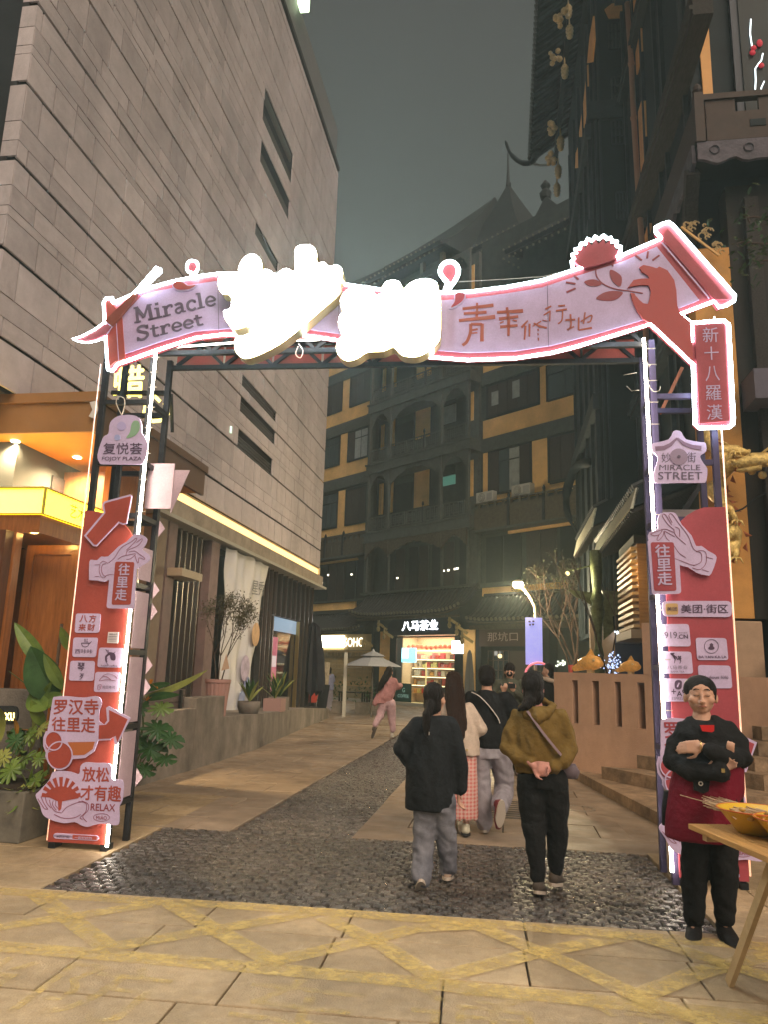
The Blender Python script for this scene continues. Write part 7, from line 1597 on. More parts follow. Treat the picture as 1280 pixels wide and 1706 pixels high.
ll = bpy.data.lights.new('lamp_light', 'POINT'); llo = bpy.data.objects.new('lamp_light', ll); COL.objects.link(llo); llo.parent = sl_; llo.location = (hd.x-0.05, Y_-0.1, hd.z-0.3); ll.energy = 800; ll.color = (1, .80, .48); ll.shadow_soft_size = .12
# ---- umbrella, pole, folded umbrellas, boards
um = AL.root('parasol'); tag(um, 'open grey white square parasol beyond the woman in pink', 'parasol'); U = lambda x, y, c=26.0: AL.f(x, y, c)
c = U(621, 1100); k = MB(); k.lathe([(1.02,0),(.98,.03),(.35,.30),(.35,.33),(.34,.33)], (c.x, 26.0, U(621,1110).z), 8); k.lathe([(.46,.34),(.06,.50),(.02,.58)], (c.x, 26.0, U(621,1110).z), 8); k.build('canopy', mat('grey canvas', (0.33, 0.34, 0.38), 0.7), um); k = MB(); k.tube([(c.x, 26, 0), (c.x, 26, U(621,1112).z+.4)], 0.03, 8); k.build('pole', M_mull, um)
wp = AL.root('white_pole'); tag(wp, 'slim white pole standing left of the open parasol', 'pole'); c = U(572, 1180, 25.5); k = MB(); k.box(c.x-.05, c.x+.05, 25.5, 25.6, 0, U(573,1087,25.5).z); k.build('pole_shaft', mat('white pole', (.5,.48,.42), .5), wp)
k = MB(); q = U(573, 1112, 25.5); k.beam((c.x, 25.5, q.z), (c.x+0.55, 25.6, q.z+.02), .03); k.build('arm', MATS['white pole'], wp)
def folded(lab, px0, px1, ytop, ybot, c, m_, base=True):
    r_ = AL.root('folded_parasol'); tag(r_, lab, 'parasol'); a, b = AL.f(px0, ybot, c), AL.f(px1, ybot, c); cx, w_ = (a.x+b.x)/2, (b.x-a.x)/2; zt2 = AL.f((px0+px1)/2, ytop, c).z; zb2 = a.z
    k = MB(); vs = []; n = 20; prof = [(.15, zt2+.05), (.5, zt2-.1), (.9, zt2-.5*(zt2-zb2)), (1.05, zb2+.3), (1.0, zb2)]
    for r2, z in prof:
        for i in range(n): q = 2*math.pi*i/n; rr2 = w_*r2*(1+(.16 if i % 2 else -.12)*(1 if r2 > .4 else .3)); vs.append((cx+rr2*math.cos(q), c+rr2*math.sin(q), z-(0.18 if (i % 4 == 0 and r2 == 1.0) else 0)))
    k.add(vs, [(i*n+j, (i+1)*n+j, (i+1)*n+(j+1)%n, i*n+(j+1)%n) for i in range(len(prof)-1) for j in range(n)]); k.build('folded_canopy', m_, r_)
    k = MB(); k.tube([(cx, c, 0.0), (cx, c, zt2)], .03, 6); k.lathe([(.25,0),(.25,.08),(.05,.1)], (cx, c, .3 if base else 0), 10); k.build('pole', M_steel, r_)
M_blk = mat('black canvas', (0.012, 0.012, 0.02), 0.7, bump=0.3, bscale=10)
folded('large folded black parasol at the corner of the mall storefront', 498, 536, 1040, 1150, 23.6, M_blk); folded('folded grey parasol right of the tea shop window', 776, 790, 1085, 1160, 31.0, mat('grey canvas cover', (.12,.12,.125), .7))
fd = bpy.data.objects
ab = AL.root('a_board'); tag(ab, 'folding menu board standing by the black parasol', 'sign'); a = AL.f(524, 1187, 24.2); b = AL.f(541, 1187, 24.2)
k = MB(); k.beam(((a.x+b.x)/2+.02, 24.1, 0), ((a.x+b.x)/2+.1, 24.3, 1.05), .32, .03, up=(0,1,0)); k.build('board', M_steel, ab); k = MB(); k.beam(((a.x+b.x)/2+.0, 24.5, 0), ((a.x+b.x)/2+.1, 24.32, 1.75), .26, .03, up=(0,1,0)); k.build('poster', mat('cream poster', (.45,.38,.27), .6, var=.4, scale=8), ab)
rc = AL.root('red_tub'); tag(rc, 'red plastic tub on a stand behind the folded black parasol', 'tub'); a = AL.f(516, 1145, 25.0); k = MB(); k.lathe([(.24,0),(.34,.62),(.30,.62),(.2,.1)], (a.x, 25.0, .45), 12); k.build('tub_body', mat('red plastic', (.45,.05,.03), .4, emit=(1,.15,.1), estr=.05), rc); k = MB(); k.box(a.x-.2, a.x+.2, 24.85, 25.15, 0, .449); k.build('stand', M_steel, rc)
gb = FB.root('green_coffee_board'); tag(gb, 'dark green coffee board with white lettering under the tea shop window', 'sign'); q0, q1 = FB.f(661,1138,-.55), FB.f(685,1168,-.55)
k = MB(); k.box(q0.x, q1.x, -.55, -.50, .15, q0.z); gbo = k.build('board', mat('bottle green', (.01,.05,.04), .5), gb); zc = (q0.z+.15)/2
text_quad('G', 'lettering', mat('mint letter', (.3,.5,.45), .5, emit=(.5,.9,.8), estr=.2), gbo, [(q0.x+.45,-.56,q0.z-.2),(q0.x+.62,-.56,q0.z-.2),(q0.x+.62,-.56,zc+.02),(q0.x+.45,-.56,zc+.02)]); text_quad('COFFEE', 'lettering', MATS['mint letter'], gbo, [(q0.x+.15,-.56,zc-.08),(q1.x-.12,-.56,zc-.08),(q1.x-.12,-.56,zc-.22),(q0.x+.15,-.56,zc-.22)])
for i, (px, lab) in enumerate(((590, 'slatted outdoor table nearer the lattice shop front'), (628, 'slatted outdoor table beside the parasol pole'))):
    tt = AL.root('patio_table'); tag(tt, lab, 'table'); c = AL.f(px, 1165, 28.5)
    for j in range(5): k = MB(); k.box(c.x-.6, c.x+.6, 28.2+j*.13, 28.31+j*.13, .70, .73); k.build('slat', M_tww, tt)
    for (dx, dy) in ((-.52,.02), (.52,.02), (-.52,.5), (.52,.5)): k = MB(); k.box(c.x+dx-.03, c.x+dx+.03, 28.2+dy, 28.26+dy, 0, .699); k.build('leg', M_steel, tt)
# shrubs by the left shop
for i, (px, py, lab) in enumerate(((560, 1140, 'low shrub at the foot of the lattice shop front'), (605, 1150, 'leafy shrub between the patio tables'))):
    sh = AL.root('potted_shrub'); tag(sh, lab, 'plant'); c = AL.f(px, py, 27.8); k = MB(); k.box(c.x-.25, c.x+.25, 27.6, 28.0, 0, .4); k.build('pot', M_conc, sh); k = MB()
    for j in range(90): p = Vector((c.x+rr.gauss(0,.25), 27.8+rr.gauss(0,.15), .75+rr.gauss(0,.22))); leaf(k, p, p+Vector((rr.uniform(-.1,.1), rr.uniform(-.1,.1), rr.uniform(-.05,.15))), .06, .1, .2, 4)
    tag(k.build('foliage', M_leafd, sh), kind='stuff')
# ================================================================ PEOPLE
def sculpt(mb, name, m_, parent, vox=0.011, it=4, fold=None, fr=None, dec=None):
    """weld the overlapping tapered volumes into one continuous skin, relax it, press folds into it"""
    t = mb.build('tmp', m_); md = t.modifiers.new('r', 'REMESH'); md.mode = 'VOXEL'; md.voxel_size = vox; md.use_smooth_shade = True
    s_ = t.modifiers.new('s', 'SMOOTH'); s_.factor = 0.5; s_.iterations = it
    if dec: d_ = t.modifiers.new('d', 'DECIMATE'); d_.ratio = dec
    dg = bpy.context.evaluated_depsgraph_get(); me = bpy.data.meshes.new_from_object(t.evaluated_get(dg)); bpy.data.objects.remove(t)
    if fold:
        amp, sc, st = fold; amp *= 1.7; nrm = [v.normal.copy() for v in me.vertices]
        for v, n in zip(me.vertices, nrm):
            p = Vector((v.co.x*sc*st[0], v.co.y*sc*st[1], v.co.z*sc*st[2]+v.co.x*sc*0.6)); k = noise.noise(p)+0.5*noise.noise(p*2.3+Vector((3,1,7))); k2 = 1-abs(noise.noise(p*1.2+Vector((9,2,4))))*2.2
            v.co += n*amp*(k+0.6*k2-0.3)
    me.polygons.foreach_set('use_smooth', [True]*len(me.polygons)); me.name = name
    if not me.materials: me.materials.append(m_)
    o = bpy.data.objects.new(name, me); COL.objects.link(o); o.parent = parent; return o
def cloth(name, col, var=0.18, b=0.55, bs=26, rough=0.85, sheen=0): return mat(name, col, rough, var=var, scale=14, bump=b, bscale=bs)
M_skin = mat('skin', (0.54, 0.315, 0.225), 0.5, var=0.08, scale=20, bump=0.05); M_skin.node_tree.nodes['Principled BSDF'].inputs['Subsurface Weight'].default_value = 0.08
M_skin.node_tree.nodes['Principled BSDF'].inputs['Subsurface Radius'].default_value = (0.01, 0.004, 0.002)
M_hair = mat('black hair', (0.014, 0.011, 0.010), 0.42, var=0.5, scale=30, stretch=(6, 6, 0.6), bump=0.7, bscale=60)
M_hairb = mat('dark brown hair', (0.035, 0.018, 0.012), 0.40, var=0.5, scale=30, stretch=(8, 8, 0.5), bump=0.8, bscale=60)
M_denim = mat('washed blue grey denim', (0.13, 0.135, 0.17), 0.85, var=0.35, scale=7, col2=(0.24, 0.24, 0.28), bump=0.3, bscale=150)
M_denim2 = mat('pale grey lilac denim', (0.27, 0.24, 0.27), 0.85, var=0.2, scale=7, col2=(0.36, 0.33, 0.36), bump=0.3, bscale=150)
M_blkc = cloth('black jacket cloth', (0.012, 0.014, 0.017)); M_blkk = cloth('black cotton', (0.011, 0.011, 0.012)); M_olive = cloth('olive mustard fleece', (0.155, 0.098, 0.026))
M_cream = cloth('cream knit', (0.52, 0.41, 0.33)); M_pinkt = cloth('dusty pink trousers', (0.52, 0.34, 0.37)); M_pinkj = cloth('dusty rose jacket', (0.42, 0.20, 0.20)); M_maroonc = cloth('crimson apron cloth', (0.15, 0.006, 0.02), 0.08)
M_wsole = mat('pale rubber sole', (0.45, 0.38, 0.32), 0.7); M_white = mat('white shoe', (0.55, 0.50, 0.45), 0.6)
def limb(mb, pts, rad, n=12):
    mb.tube(pts, rad, n)
    for p, r in zip(pts, rad if isinstance(rad, (list, tuple)) else [rad]*len(pts)): mb.ball(p, r*0.99, n, 8)
def hand(mb, w_, d, across, curl=0.5, s=1.0, thumb=1, spread=0.0, fist=False):
    """palm, four unequal jointed fingers and a thumb from the side of the palm"""
    w_ = Vector(w_); d = Vector(d).normalized(); a = Vector(across); a = (a-d*a.dot(d)).normalized(); n = d.cross(a).normalized()
    for k in range(5): c = w_+d*(0.012+0.017*k)*s; mb.tube([c-a*0.030*s, c+a*0.030*s], [0.0125*s]*2, 8); mb.ball(c-a*0.030*s, .0125*s, 8, 6); mb.ball(c+a*0.030*s, .0125*s, 8, 6)
    for i, (L, o) in enumerate(((.90, -.031), (1.0, -.0105), (.94, .0105), (.76, .030))):
        p = w_+d*(.085-.006*abs(i-1))*s+a*o*s; ang = 0; pts = [p-d*.02*s, p]
        for seg in (.040, .026, .021):
            ang += curl*(1.0 if seg > .03 else .85); v = d*math.cos(ang)+n*math.sin(ang)+a*spread*(i-1.5)*.12; p = p+v.normalized()*seg*L*s; pts.append(p)
        mb.tube(pts, [.0095*s, .0095*s, .0088*s, .0078*s, .0062*s], 8); mb.ball(pts[-1], .0062*s, 8, 6)
    p = w_+d*.022*s-a*.030*s*thumb; q = p+(d*.6-a*thumb*.75+n*.25).normalized()*.040*s; r = q+(d*.85-a*thumb*.1+n*(.2+curl*.4)).normalized()*.030*s; e = r+(d*.9+n*(.2+curl*.5)).normalized()*.022*s
    mb.tube([p, q, r, e], [.014*s, .0115*s, .010*s, .0075*s], 8); mb.ball(e, .0075*s, 8, 6)
def head(mb, c, f, s=1.0, yaw=0.0, face=False, wide=1.0):
    M_ = Matrix.Rotation(yaw, 3, 'Z'); F = lambda x, y, z: Vector(c)+M_ @ Vector((x*s, y*f*s, z*s))
    def bl(x, y, z, rx, ry, rz):
        k = MB(); k.ball((0,0,0), 1, 16, 12, (rx*s*wide, ry*s, rz*s)); mb.add([Vector(c)+M_ @ (Vector(v)+Vector((x*s*wide, y*f*s, z*s))) for v in k.v], k.f)
    bl(0, -.008, .02, .076, .093, .098); bl(0, .018, -.042, .062, .066, .070); bl(0, .050, -.085, .030, .030, .026)
    for sx_ in (-1, 1): bl(sx_*.076, -.005, -.02, .011, .020, .032); bl(sx_*.040, .058, -.028, .026, .024, .026)
    mb.tube([F(0, .082, .012), F(0, .096, -.018), F(0, .108, -.040), F(0, .094, -.050)], [.009*s, .010*s, .0145*s, .011*s], 8)
    for sx_ in (-1, 1): mb.ball(F(sx_*.013, .094, -.043), .0095*s, 8, 6)
    mb.ball(F(0, .084, -.068), .016*s, 8, 6, (1.7, .8, .75))
    for sx_ in (-1, 1): mb.ball(F(sx_*.031, .070, .006), .0165*s, 10, 8, (1.2, .8, .85))
    return F
def body(mb, fr_, J, f, s=1.0, cu=0.5, hands=True, thick=1.0):
    h, nk, ch, pl = J['head'], J['neck'], J['chest'], J['pelvis']
    head(mb, h, f, s*J.get('hs', 1.0), J.get('yaw', 0), wide=J.get('wide', 1.0)); mb.tube([Vector(h)+Vector((0,-.01*f,-.06*s)), Vector(nk)+Vector((0,0,.03)), Vector(nk)-Vector((0,0,.04))], [.050*s, .052*s, .07*s], 12)
    T = thick; w_ = (Vector(ch)*.35+Vector(pl)*.65)
    mb.loft([(Vector(pl)-Vector((0,0,.06)), .13*s*T, .10*s*T), (pl, .130*s*T, .09*s*T), (w_, .135*s*T, .10*s*T), (ch, .15*s*T, .105*s*T), (Vector(ch).lerp(Vector(nk), .6), .13*s*T, .085*s*T), (Vector(nk)-Vector((0,0,.02)), .06*s, .055*s)], 16)
    for k in 'LR':
        sh, el, wr = [Vector(J[a+k]) for a in ('sh', 'el', 'wr')]; limb(mb, [Vector(nk).lerp(sh, .5)-Vector((0,0,.045)), sh-Vector((0,0,.012)), sh.lerp(el, .5), el, el.lerp(wr, .4), wr], [.038*s*T, .044*s*T, .043*s*T, .036*s*T, .034*s*T, .024*s])
        if hands and ('hd'+k) in J: d, ac, c2, th = J['hd'+k]; hand(mb, wr, d, ac, c2, s, th)
        hp, kn, an, to = [Vector(J[a+k]) for a in ('hp', 'kn', 'an', 'to')]; limb(mb, [Vector(pl).lerp(hp, .8), hp, hp.lerp(kn, .5), kn, kn.lerp(an, .35), an], [.08*s*T, .072*s*T, .060*s*T, .048*s*T, .044*s*T, .030*s]); limb(mb, [an, an+(to-an)*.2-Vector((0,0,.02))], [.030*s, .026*s], 10)
def shoe(par, an, to, up, sole, s=1.0, high=0.0, name='shoe', rise=0.0):
    """a shoe from ankle to toe with its own sole"""
    an = Vector(an); to = Vector(to); d = (to-an); L = Vector((d.x, d.y, d.z)); hd = L.normalized(); zz_ = Vector((0,0,1)); side = hd.cross(zz_).normalized(); nn = side.cross(hd).normalized()
    hl = an-hd*.045*s-nn*.045*s; tp = hl+hd*.235*s
    k = MB(); k.tube([hl+nn*.02, hl+hd*.06+nn*.024, hl+hd*.13+nn*.022, hl+hd*.19+nn*.014, tp-hd*.01+nn*.008], [.036*s, .044*s, .046*s, .044*s, .028*s], 14, updir=nn, flat=.72); k.tube([hl+hd*.03+nn*.02, hl+hd*.045+nn*(.085+high)], [.042*s, .040*s], 12); k.ball(hl+hd*.02+nn*.03, .038*s, 10, 8); k.ball(tp-hd*.015+nn*.01, .03*s, 10, 8)
    o = sculpt(k, name, up, par, .008*max(1, s), 3)
    k = MB(); pts = []
    for i in range(20):
        a = 2*math.pi*i/20; u_ = math.cos(a); v_ = math.sin(a); w2 = (.040 if u_ < 0 else .047)*s; pts.append(hl+hd*(.095+.128*u_)*s+side*v_*w2*(1-.15*max(0, u_)**3)-nn*.020*s)
    n = 20; k.add(pts+[p+nn*.022*s for p in pts], [tuple(range(n-1,-1,-1)), tuple(range(n, 2*n))]+[(i, (i+1)%n, (i+1)%n+n, i+n) for i in range(n)]); k.build('sole', sole, o); return o
class Px:
    def __init__(s, x, y, z=0):
        g = (CAMP + ray(x, y)*((z-EYE)/ray(x, y).z)); s.F = Frame((g.x, g.y), math.degrees(math.atan2(g.x, g.y))); s.root = s.F.root('person')
    def __call__(s, x, y, c=0): return s.F.f(x, y, c)
# ---- woman in the long black jacket
A = Px(726, 1478); tag(A.root, 'person in an oversized black jacket and washed jeans with a low ponytail, seen from behind', 'person')
J = dict(head=A(727,1163,0), neck=A(724,1196,0), chest=A(722,1235,0), pelvis=A(724,1330,0), shL=A(696,1206), shR=A(752,1208), elL=A(680,1250,.03), elR=A(762,1262,.02), wrL=A(706,1285,.2), wrR=A(765,1318,.05),
  hpL=A(708,1345), hpR=A(742,1345), knL=A(707,1405,.02), knR=A(744,1395,.08), anL=A(703,1462,-.10), anR=A(746,1447,.16), toL=A(702,1482,.0), toR=A(747,1456,.34), hs=.93, yaw=-.5, hdR=((.0,.15,-1), (0,1,0), .55, -1), hdL=((.6,.6,.3), (0,0,1), .6, 1))
k = MB(); body(k, A, J, 1, .97); sculpt(k, 'body', M_skin, A.root, .009)
k = MB(); k.loft([(A(715,1349), .175, .13), (A(716,1335), .185, .14), (A(717,1290), .185, .145), (A(719,1250), .18, .14), (A(722,1215), .17, .125), (A(724,1200), .135, .095), (A(727,1192), .085, .075)], 24)
limb(k, [A(698,1210), A(683,1228,-.01), A(674,1248,.0), A(682,1262,.06), A(704,1285,.17)], [.075,.080,.082,.075,.058]); limb(k, [A(752,1210), A(762,1250,0), A(767,1285,.02), A(767,1314,.04)], [.072,.066,.060,.056])
sculpt(k, 'jacket', M_blkc, A.root, .012, 3, (.007, 7, (1, 1, .55)))
k = MB(); limb(k, [A(709,1335), A(708,1380,.02), A(706,1420,0), A(704,1462,-.09)], [.092,.088,.080,.076]); limb(k, [A(741,1335), A(744,1380,.04), A(746,1415,.09), A(747,1446,.15)], [.092,.084,.076,.070]); k.loft([(A(725,1350), .14, .11), (A(725,1325), .14, .11)], 16)
sculpt(k, 'jeans', M_denim, A.root, .011, 3, (.006, 8, (1, 1, 1.4)))
def hairball(par, c, m_, s=1.0, f=1, tail=None, yaw=0, vox=.009, cap=1.0, low=-.05, extra=None, st=(.0035, 40, (1,1,.12))):
    k = MB(); c = Vector(c); M2 = Matrix.Rotation(yaw, 3, 'Z')
    q = MB(); q.ball((0,0,0), 1, 18, 14, (.086*s*cap, .098*s*cap, .100*s*cap)); k.add([c+M2 @ (Vector(v)+Vector((0, -f*.020*s, .030*s))) for v in q.v], q.f)
    q = MB(); q.ball((0,0,0), 1, 16, 12, (.078*s, .072*s, .085*s)); k.add([c+M2 @ (Vector(v)+Vector((0, -f*.035*s, low*s))) for v in q.v], q.f)
    if tail: limb(k, tail[0], tail[1])
    if extra: extra(k)
    return sculpt(k, 'hair', m_, par, vox, 2, st)
hairball(A.root, A(725,1163), M_hair, .95, 1, ([A(718,1172,-.09), A(713,1190,-.12), A(711,1210,-.12), A(712,1232,-.12)], [.035,.036,.030,.012]), -.5)
shoe(A.root, J['anL'], J['anL']+Vector((0,.12,-.095)), M_white, M_wsole); shoe(A.root, J['anR']+Vector((0,0,-.01)), J['anR']+Vector((0.01,.2,-.03)), mat('cream pink shoe', (.52,.38,.30), .7), M_wsole)
m = MB(); p = A(716,1222,-.152); m.beam(p+Vector((0,0,.012)), p-Vector((0,0,.012)), .004); m.build('thread_tag', M_white, A.root)
# ---- woman with very long hair, cream cardigan, gingham skirt
B = Px(770, 1393); tag(B.root, 'person with very long straight brown hair, cream cardigan and pink gingham skirt', 'person')
J = dict(head=B(757,1142), neck=B(758,1170), chest=B(763,1198), pelvis=B(768,1260), shL=B(738,1178), shR=B(780,1178), elL=B(735,1220,.05), elR=B(794,1215,.05), wrL=B(745,1250,.2), wrR=B(790,1232,.22), hpL=B(757,1265), hpR=B(778,1265), knL=B(758,1315), knR=B(780,1315), anL=B(757,1380,.12), anR=B(777,1380,-.02), toL=B(757,1386,.28), toR=B(778,1391,.14), hs=.95)
k = MB(); body(k, B, J, 1, .95, hands=False); sculpt(k, 'body', M_skin, B.root, .010)
k = MB(); k.loft([(B(774,1258), .155, .125), (B(772,1235), .17, .135), (B(767,1205), .165, .125), (B(762,1182), .15, .10), (B(759,1172), .08, .07)], 20); limb(k, [B(781,1180), B(793,1200,.0), B(799,1214,.02), B(790,1226,.15)], [.062,.072,.082,.055]); limb(k, [B(738,1180), B(735,1215,.04), B(745,1245,.18)], [.06,.06,.05]); sculpt(k, 'cardigan', M_cream, B.root, .011, 3, (.005, 9, (1,1,.6)))
def gingham(name):
    m = mat(name, (0.56, 0.24, 0.21), 0.85, var=0.05); t = m.node_tree; b = t.nodes['Principled BSDF']; tc = t.nodes.new('ShaderNodeTexCoord'); ck = []
    for ax in ('X', 'Z'):
        w2 = t.nodes.new('ShaderNodeTexWave'); w2.bands_direction = ax; w2.inputs['Scale'].default_value = 9; w2.inputs['Distortion'].default_value = 0.3; t.links.new(tc.outputs['Object'], w2.inputs['Vector']); ck.append(w2)
    ad = t.nodes.new('ShaderNodeMath'); ad.operation = 'ADD'; t.links.new(ck[0].outputs['Fac'], ad.inputs[0]); t.links.new(ck[1].outputs['Fac'], ad.inputs[1]); mr = t.nodes.new('ShaderNodeValToRGB'); mr.color_ramp.elements[0].color = (0.60,0.38,0.33,1); mr.color_ramp.elements[1].color = (0.52,0.13,0.12,1); mr.color_ramp.elements[0].position = .3; mr.color_ramp.elements[1].position = .9
    h2 = t.nodes.new('ShaderNodeMath'); h2.operation = 'MULTIPLY'; h2.inputs[1].default_value = .5; t.links.new(ad.outputs[0], h2.inputs[0]); t.links.new(h2.outputs[0], mr.inputs[0]); t.links.new(mr.outputs[0], b.inputs['Base Color']); return m
k = MB(); k.loft([(B(769,1362), .165, .14), (B(769,1340), .165, .14), (B(770,1300), .155, .13), (B(771,1262), .14, .11), (B(771,1248), .13, .10)], 30); sculpt(k, 'gingham_skirt', gingham('pink gingham'), B.root, .010, 2, (.008, 12, (1.6,1.6,.15)))
def ex(k): k.loft([(B(757,1118.5,-.02), .03, .03), (B(757,1121,-.02), .058, .06), (B(757,1127,-.02), .078, .085), (B(758,1145,-.03), .095, .095), (B(760,1175,-.07), .10, .06), (B(764,1205,-.11), .095, .035), (B(767,1225,-.12), .065, .022), (B(766,1240,-.12), .035, .015)], 20)
hairball(B.root, B(757,1142), M_hairb, .96, 1, None, 0, extra=ex)
for a, b_ in (('anL', 'toL'), ('anR', 'toR')): shoe(B.root, J[a], J[a]+Vector((0,.2,-.02)), mat('cream canvas shoe', (.58,.54,.42), .7), mat('dark sole', (.03,.03,.03), .7))
m = MB(); p = B(779,1250,-.14); m.ball(p, .012, 8, 6); m.build('button', M_gold, B.root)
# ---- man in black with a white strap
C = Px(812, 1390); tag(C.root, 'person in a black tee with white shoulder strap and loose grey jeans', 'person')
J = dict(head=C(812,1126,.02), neck=C(812,1152), chest=C(812,1185), pelvis=C(816,1250), shL=C(786,1162), shR=C(842,1162), elL=C(780,1200,.05), elR=C(852,1190,.06), wrL=C(795,1222,.22), wrR=C(843,1198,.24), hpL=C(802,1255), hpR=C(830,1255), knL=C(803,1315,.05), knR=C(838,1310,.16), anL=C(808,1375,.02), anR=C(832,1340,-.25), toL=C(812,1383,.18), toR=C(828,1372,-.22), hs=.97, hdR=((-.8,.5,.3), (0,0,1), .5, 1))
k = MB(); body(k, C, J, 1, 1.02); sculpt(k, 'body', M_skin, C.root, .010)
k = MB(); k.loft([(C(818,1246), .18, .13), (C(817,1225), .19, .14), (C(815,1195), .19, .135), (C(813,1170), .18, .12), (C(812,1157), .12, .09), (C(812,1150), .075, .075)], 22); limb(k, [C(786,1164), C(775,1182,.01), C(776,1195,.05)], [.085,.085,.075]); limb(k, [C(843,1165), C(853,1180,.02), C(850,1192,.08)], [.085,.085,.07]); sculpt(k, 'tee_shirt', M_blkk, C.root, .012, 3, (.006, 7, (1,1,.6)))
k = MB(); limb(k, [C(800,1250), C(801,1300,.04), C(804,1340,.04), C(808,1372,.02)], [.11,.105,.098,.085]); limb(k, [C(832,1250), C(840,1290,.1), C(842,1318,.12), C(836,1334,-.1), C(834,1342,-.2)], [.11,.105,.10,.095,.085]); k.loft([(C(816,1262), .16, .125), (C(816,1242), .155, .12)], 16); sculpt(k, 'jeans', M_denim2, C.root, .011, 3, (.007, 7, (1,1,1.2)))
q = MB(); q.ball((0,0,0), 1, 18, 14, (.090, .106, .094)); k = MB(); k.add([C(812,1122.5,.012)+Vector(v) for v in q.v], q.f); k.ball(C(812,1130,-.02), .086, 14, 10, (1,.95,1.0)); sculpt(k, 'hair', M_hair, C.root, .009, 3, (.002, 45, (1,1,.5)))
shoe(C.root, J['anL'], J['anL']+Vector((.01,.2,-.03)), mat('maroon canvas shoe', (.17,.03,.035), .7), M_wsole); s_ = shoe(C.root, C(832,1342,-.30), C(829,1372,-.26), MATS['maroon canvas shoe'], M_wsole, 1.05)
m = MB(); P_ = [C(787,1137+16,-.10), C(800,1160,-.135), C(815,1175,-.150), C(830,1195,-.152), C(834,1205,-.145)]; m.tube(spline(P_, 5, False), .012, 6, flat=.3); m.build('shoulder_strap', M_white, C.root)
# ---- woman in the olive hoodie
D_ = Px(912, 1492); D = D_; tag(D.root, 'person in an olive hoodie and black joggers with hands clasped behind the back', 'person')
J = dict(head=D(889,1146,.0), neck=D(893,1180), chest=D(897,1215), pelvis=D(905,1295), shL=D(868,1192), shR=D(930,1192), elL=D(852,1240,-.02), elR=D(943,1245,-.02), wrL=D(890,1276,-.155), wrR=D(918,1280,-.155), hpL=D(888,1305), hpR=D(922,1305), knL=D(890,1385,.02), knR=D(930,1370,.08), anL=D(898,1473,-.02), anR=D(925,1460,.10), toL=D(898,1490,.15), toR=D(935,1478,.24), hs=.97, yaw=.15, hdL=((.9,-.1,-.35), (0,.2,1), .75, 1), hdR=((-.8,-.15,.1), (0,.2,1), .7, 1))
k = MB(); body(k, D, J, 1, 1.0, thick=1.02); sculpt(k, 'body', mat('ruddy skin', (0.50, 0.24, 0.20), 0.5, var=0.12, scale=20), D.root, .0085)
k = MB(); k.loft([(D(899,1288), .165, .125), (D(899,1276), .185, .14), (D(898,1250), .195, .15), (D(898,1220), .20, .145), (D(898,1195), .19, .125), (D(896,1183), .12, .095), (D(895,1176), .08, .08)], 24)
limb(k, [D(868,1197), D(856,1220,-.01), D(850,1245,-.03), D(862,1262,-.08), D(884,1272,-.14)], [.078,.075,.074,.066,.042]); limb(k, [D(931,1197), D(943,1220,-.01), D(948,1245,-.03), D(940,1266,-.08), D(924,1278,-.14)], [.078,.075,.074,.068,.044])
sculpt(k, 'hoodie', M_olive, D.root, .011, 3, (.010, 7, (1,1,.8)))
k = MB(); k.tube([D(870,1178,-.02), D(880,1190,-.09), D(896,1196,-.13), D(912,1188,-.10), D(922,1176,-.02), D(905,1166,.02)], [.03,.042,.050,.042,.03,.02], 12); k.ball(D(896,1186,-.10), .065, 14, 10, (1.1,.7,.7)); sculpt(k, 'hood', M_olive, D.root, .010, 3, (.006, 12, (1,1,1)))
k = MB(); limb(k, [D(887,1300), D(887,1350,.02), D(893,1400,.0), D(897,1462,-.02)], [.115,.100,.078,.052]); limb(k, [D(923,1300), D(928,1350,.05), D(930,1400,.09), D(926,1448,.10)], [.112,.098,.078,.055]); k.loft([(D(904,1312), .155, .125), (D(904,1285), .160, .125)], 18); sculpt(k, 'joggers', M_blkk, D.root, .011, 3, (.005, 7, (1,1,1.4)))
hairball(D.root, D(888,1146,.01), M_hair, 1.02, 1, ([D(884,1168,-.08), D(877,1176,-.115), D(866,1182,-.115)], [.05,.035,.018]), .15)
M_gshoe = mat('dark grey slip-on', (.075,.06,.05), .7); shoe(D.root, J['anL'], J['anL']+Vector((.02,.2,-.05)), M_gshoe, M_wsole); shoe(D.root, J['anR'], J['anR']+Vector((.05,.2,-.035)), M_gshoe, M_wsole)
m = MB(); m.tube(spline([D(880,1185,-.13), D(888,1196,-.155), D(905,1220,-.168), D(925,1245,-.165), D(936,1258,-.15)], 5, False), .016, 8, flat=.3); m.build('bag_strap', mat('mauve strap', (.20,.14,.16), .7), D.root)
m = MB(); m.loft([(D(952,1297,.0), .05, .03), (D(950,1285,.0), .075, .035), (D(947,1272,.0), .055, .03)], 16); m.build('shoulder_bag', mat('mauve grey bag', (.13,.10,.12), .6, sheen=.1), D.root, smooth=True)
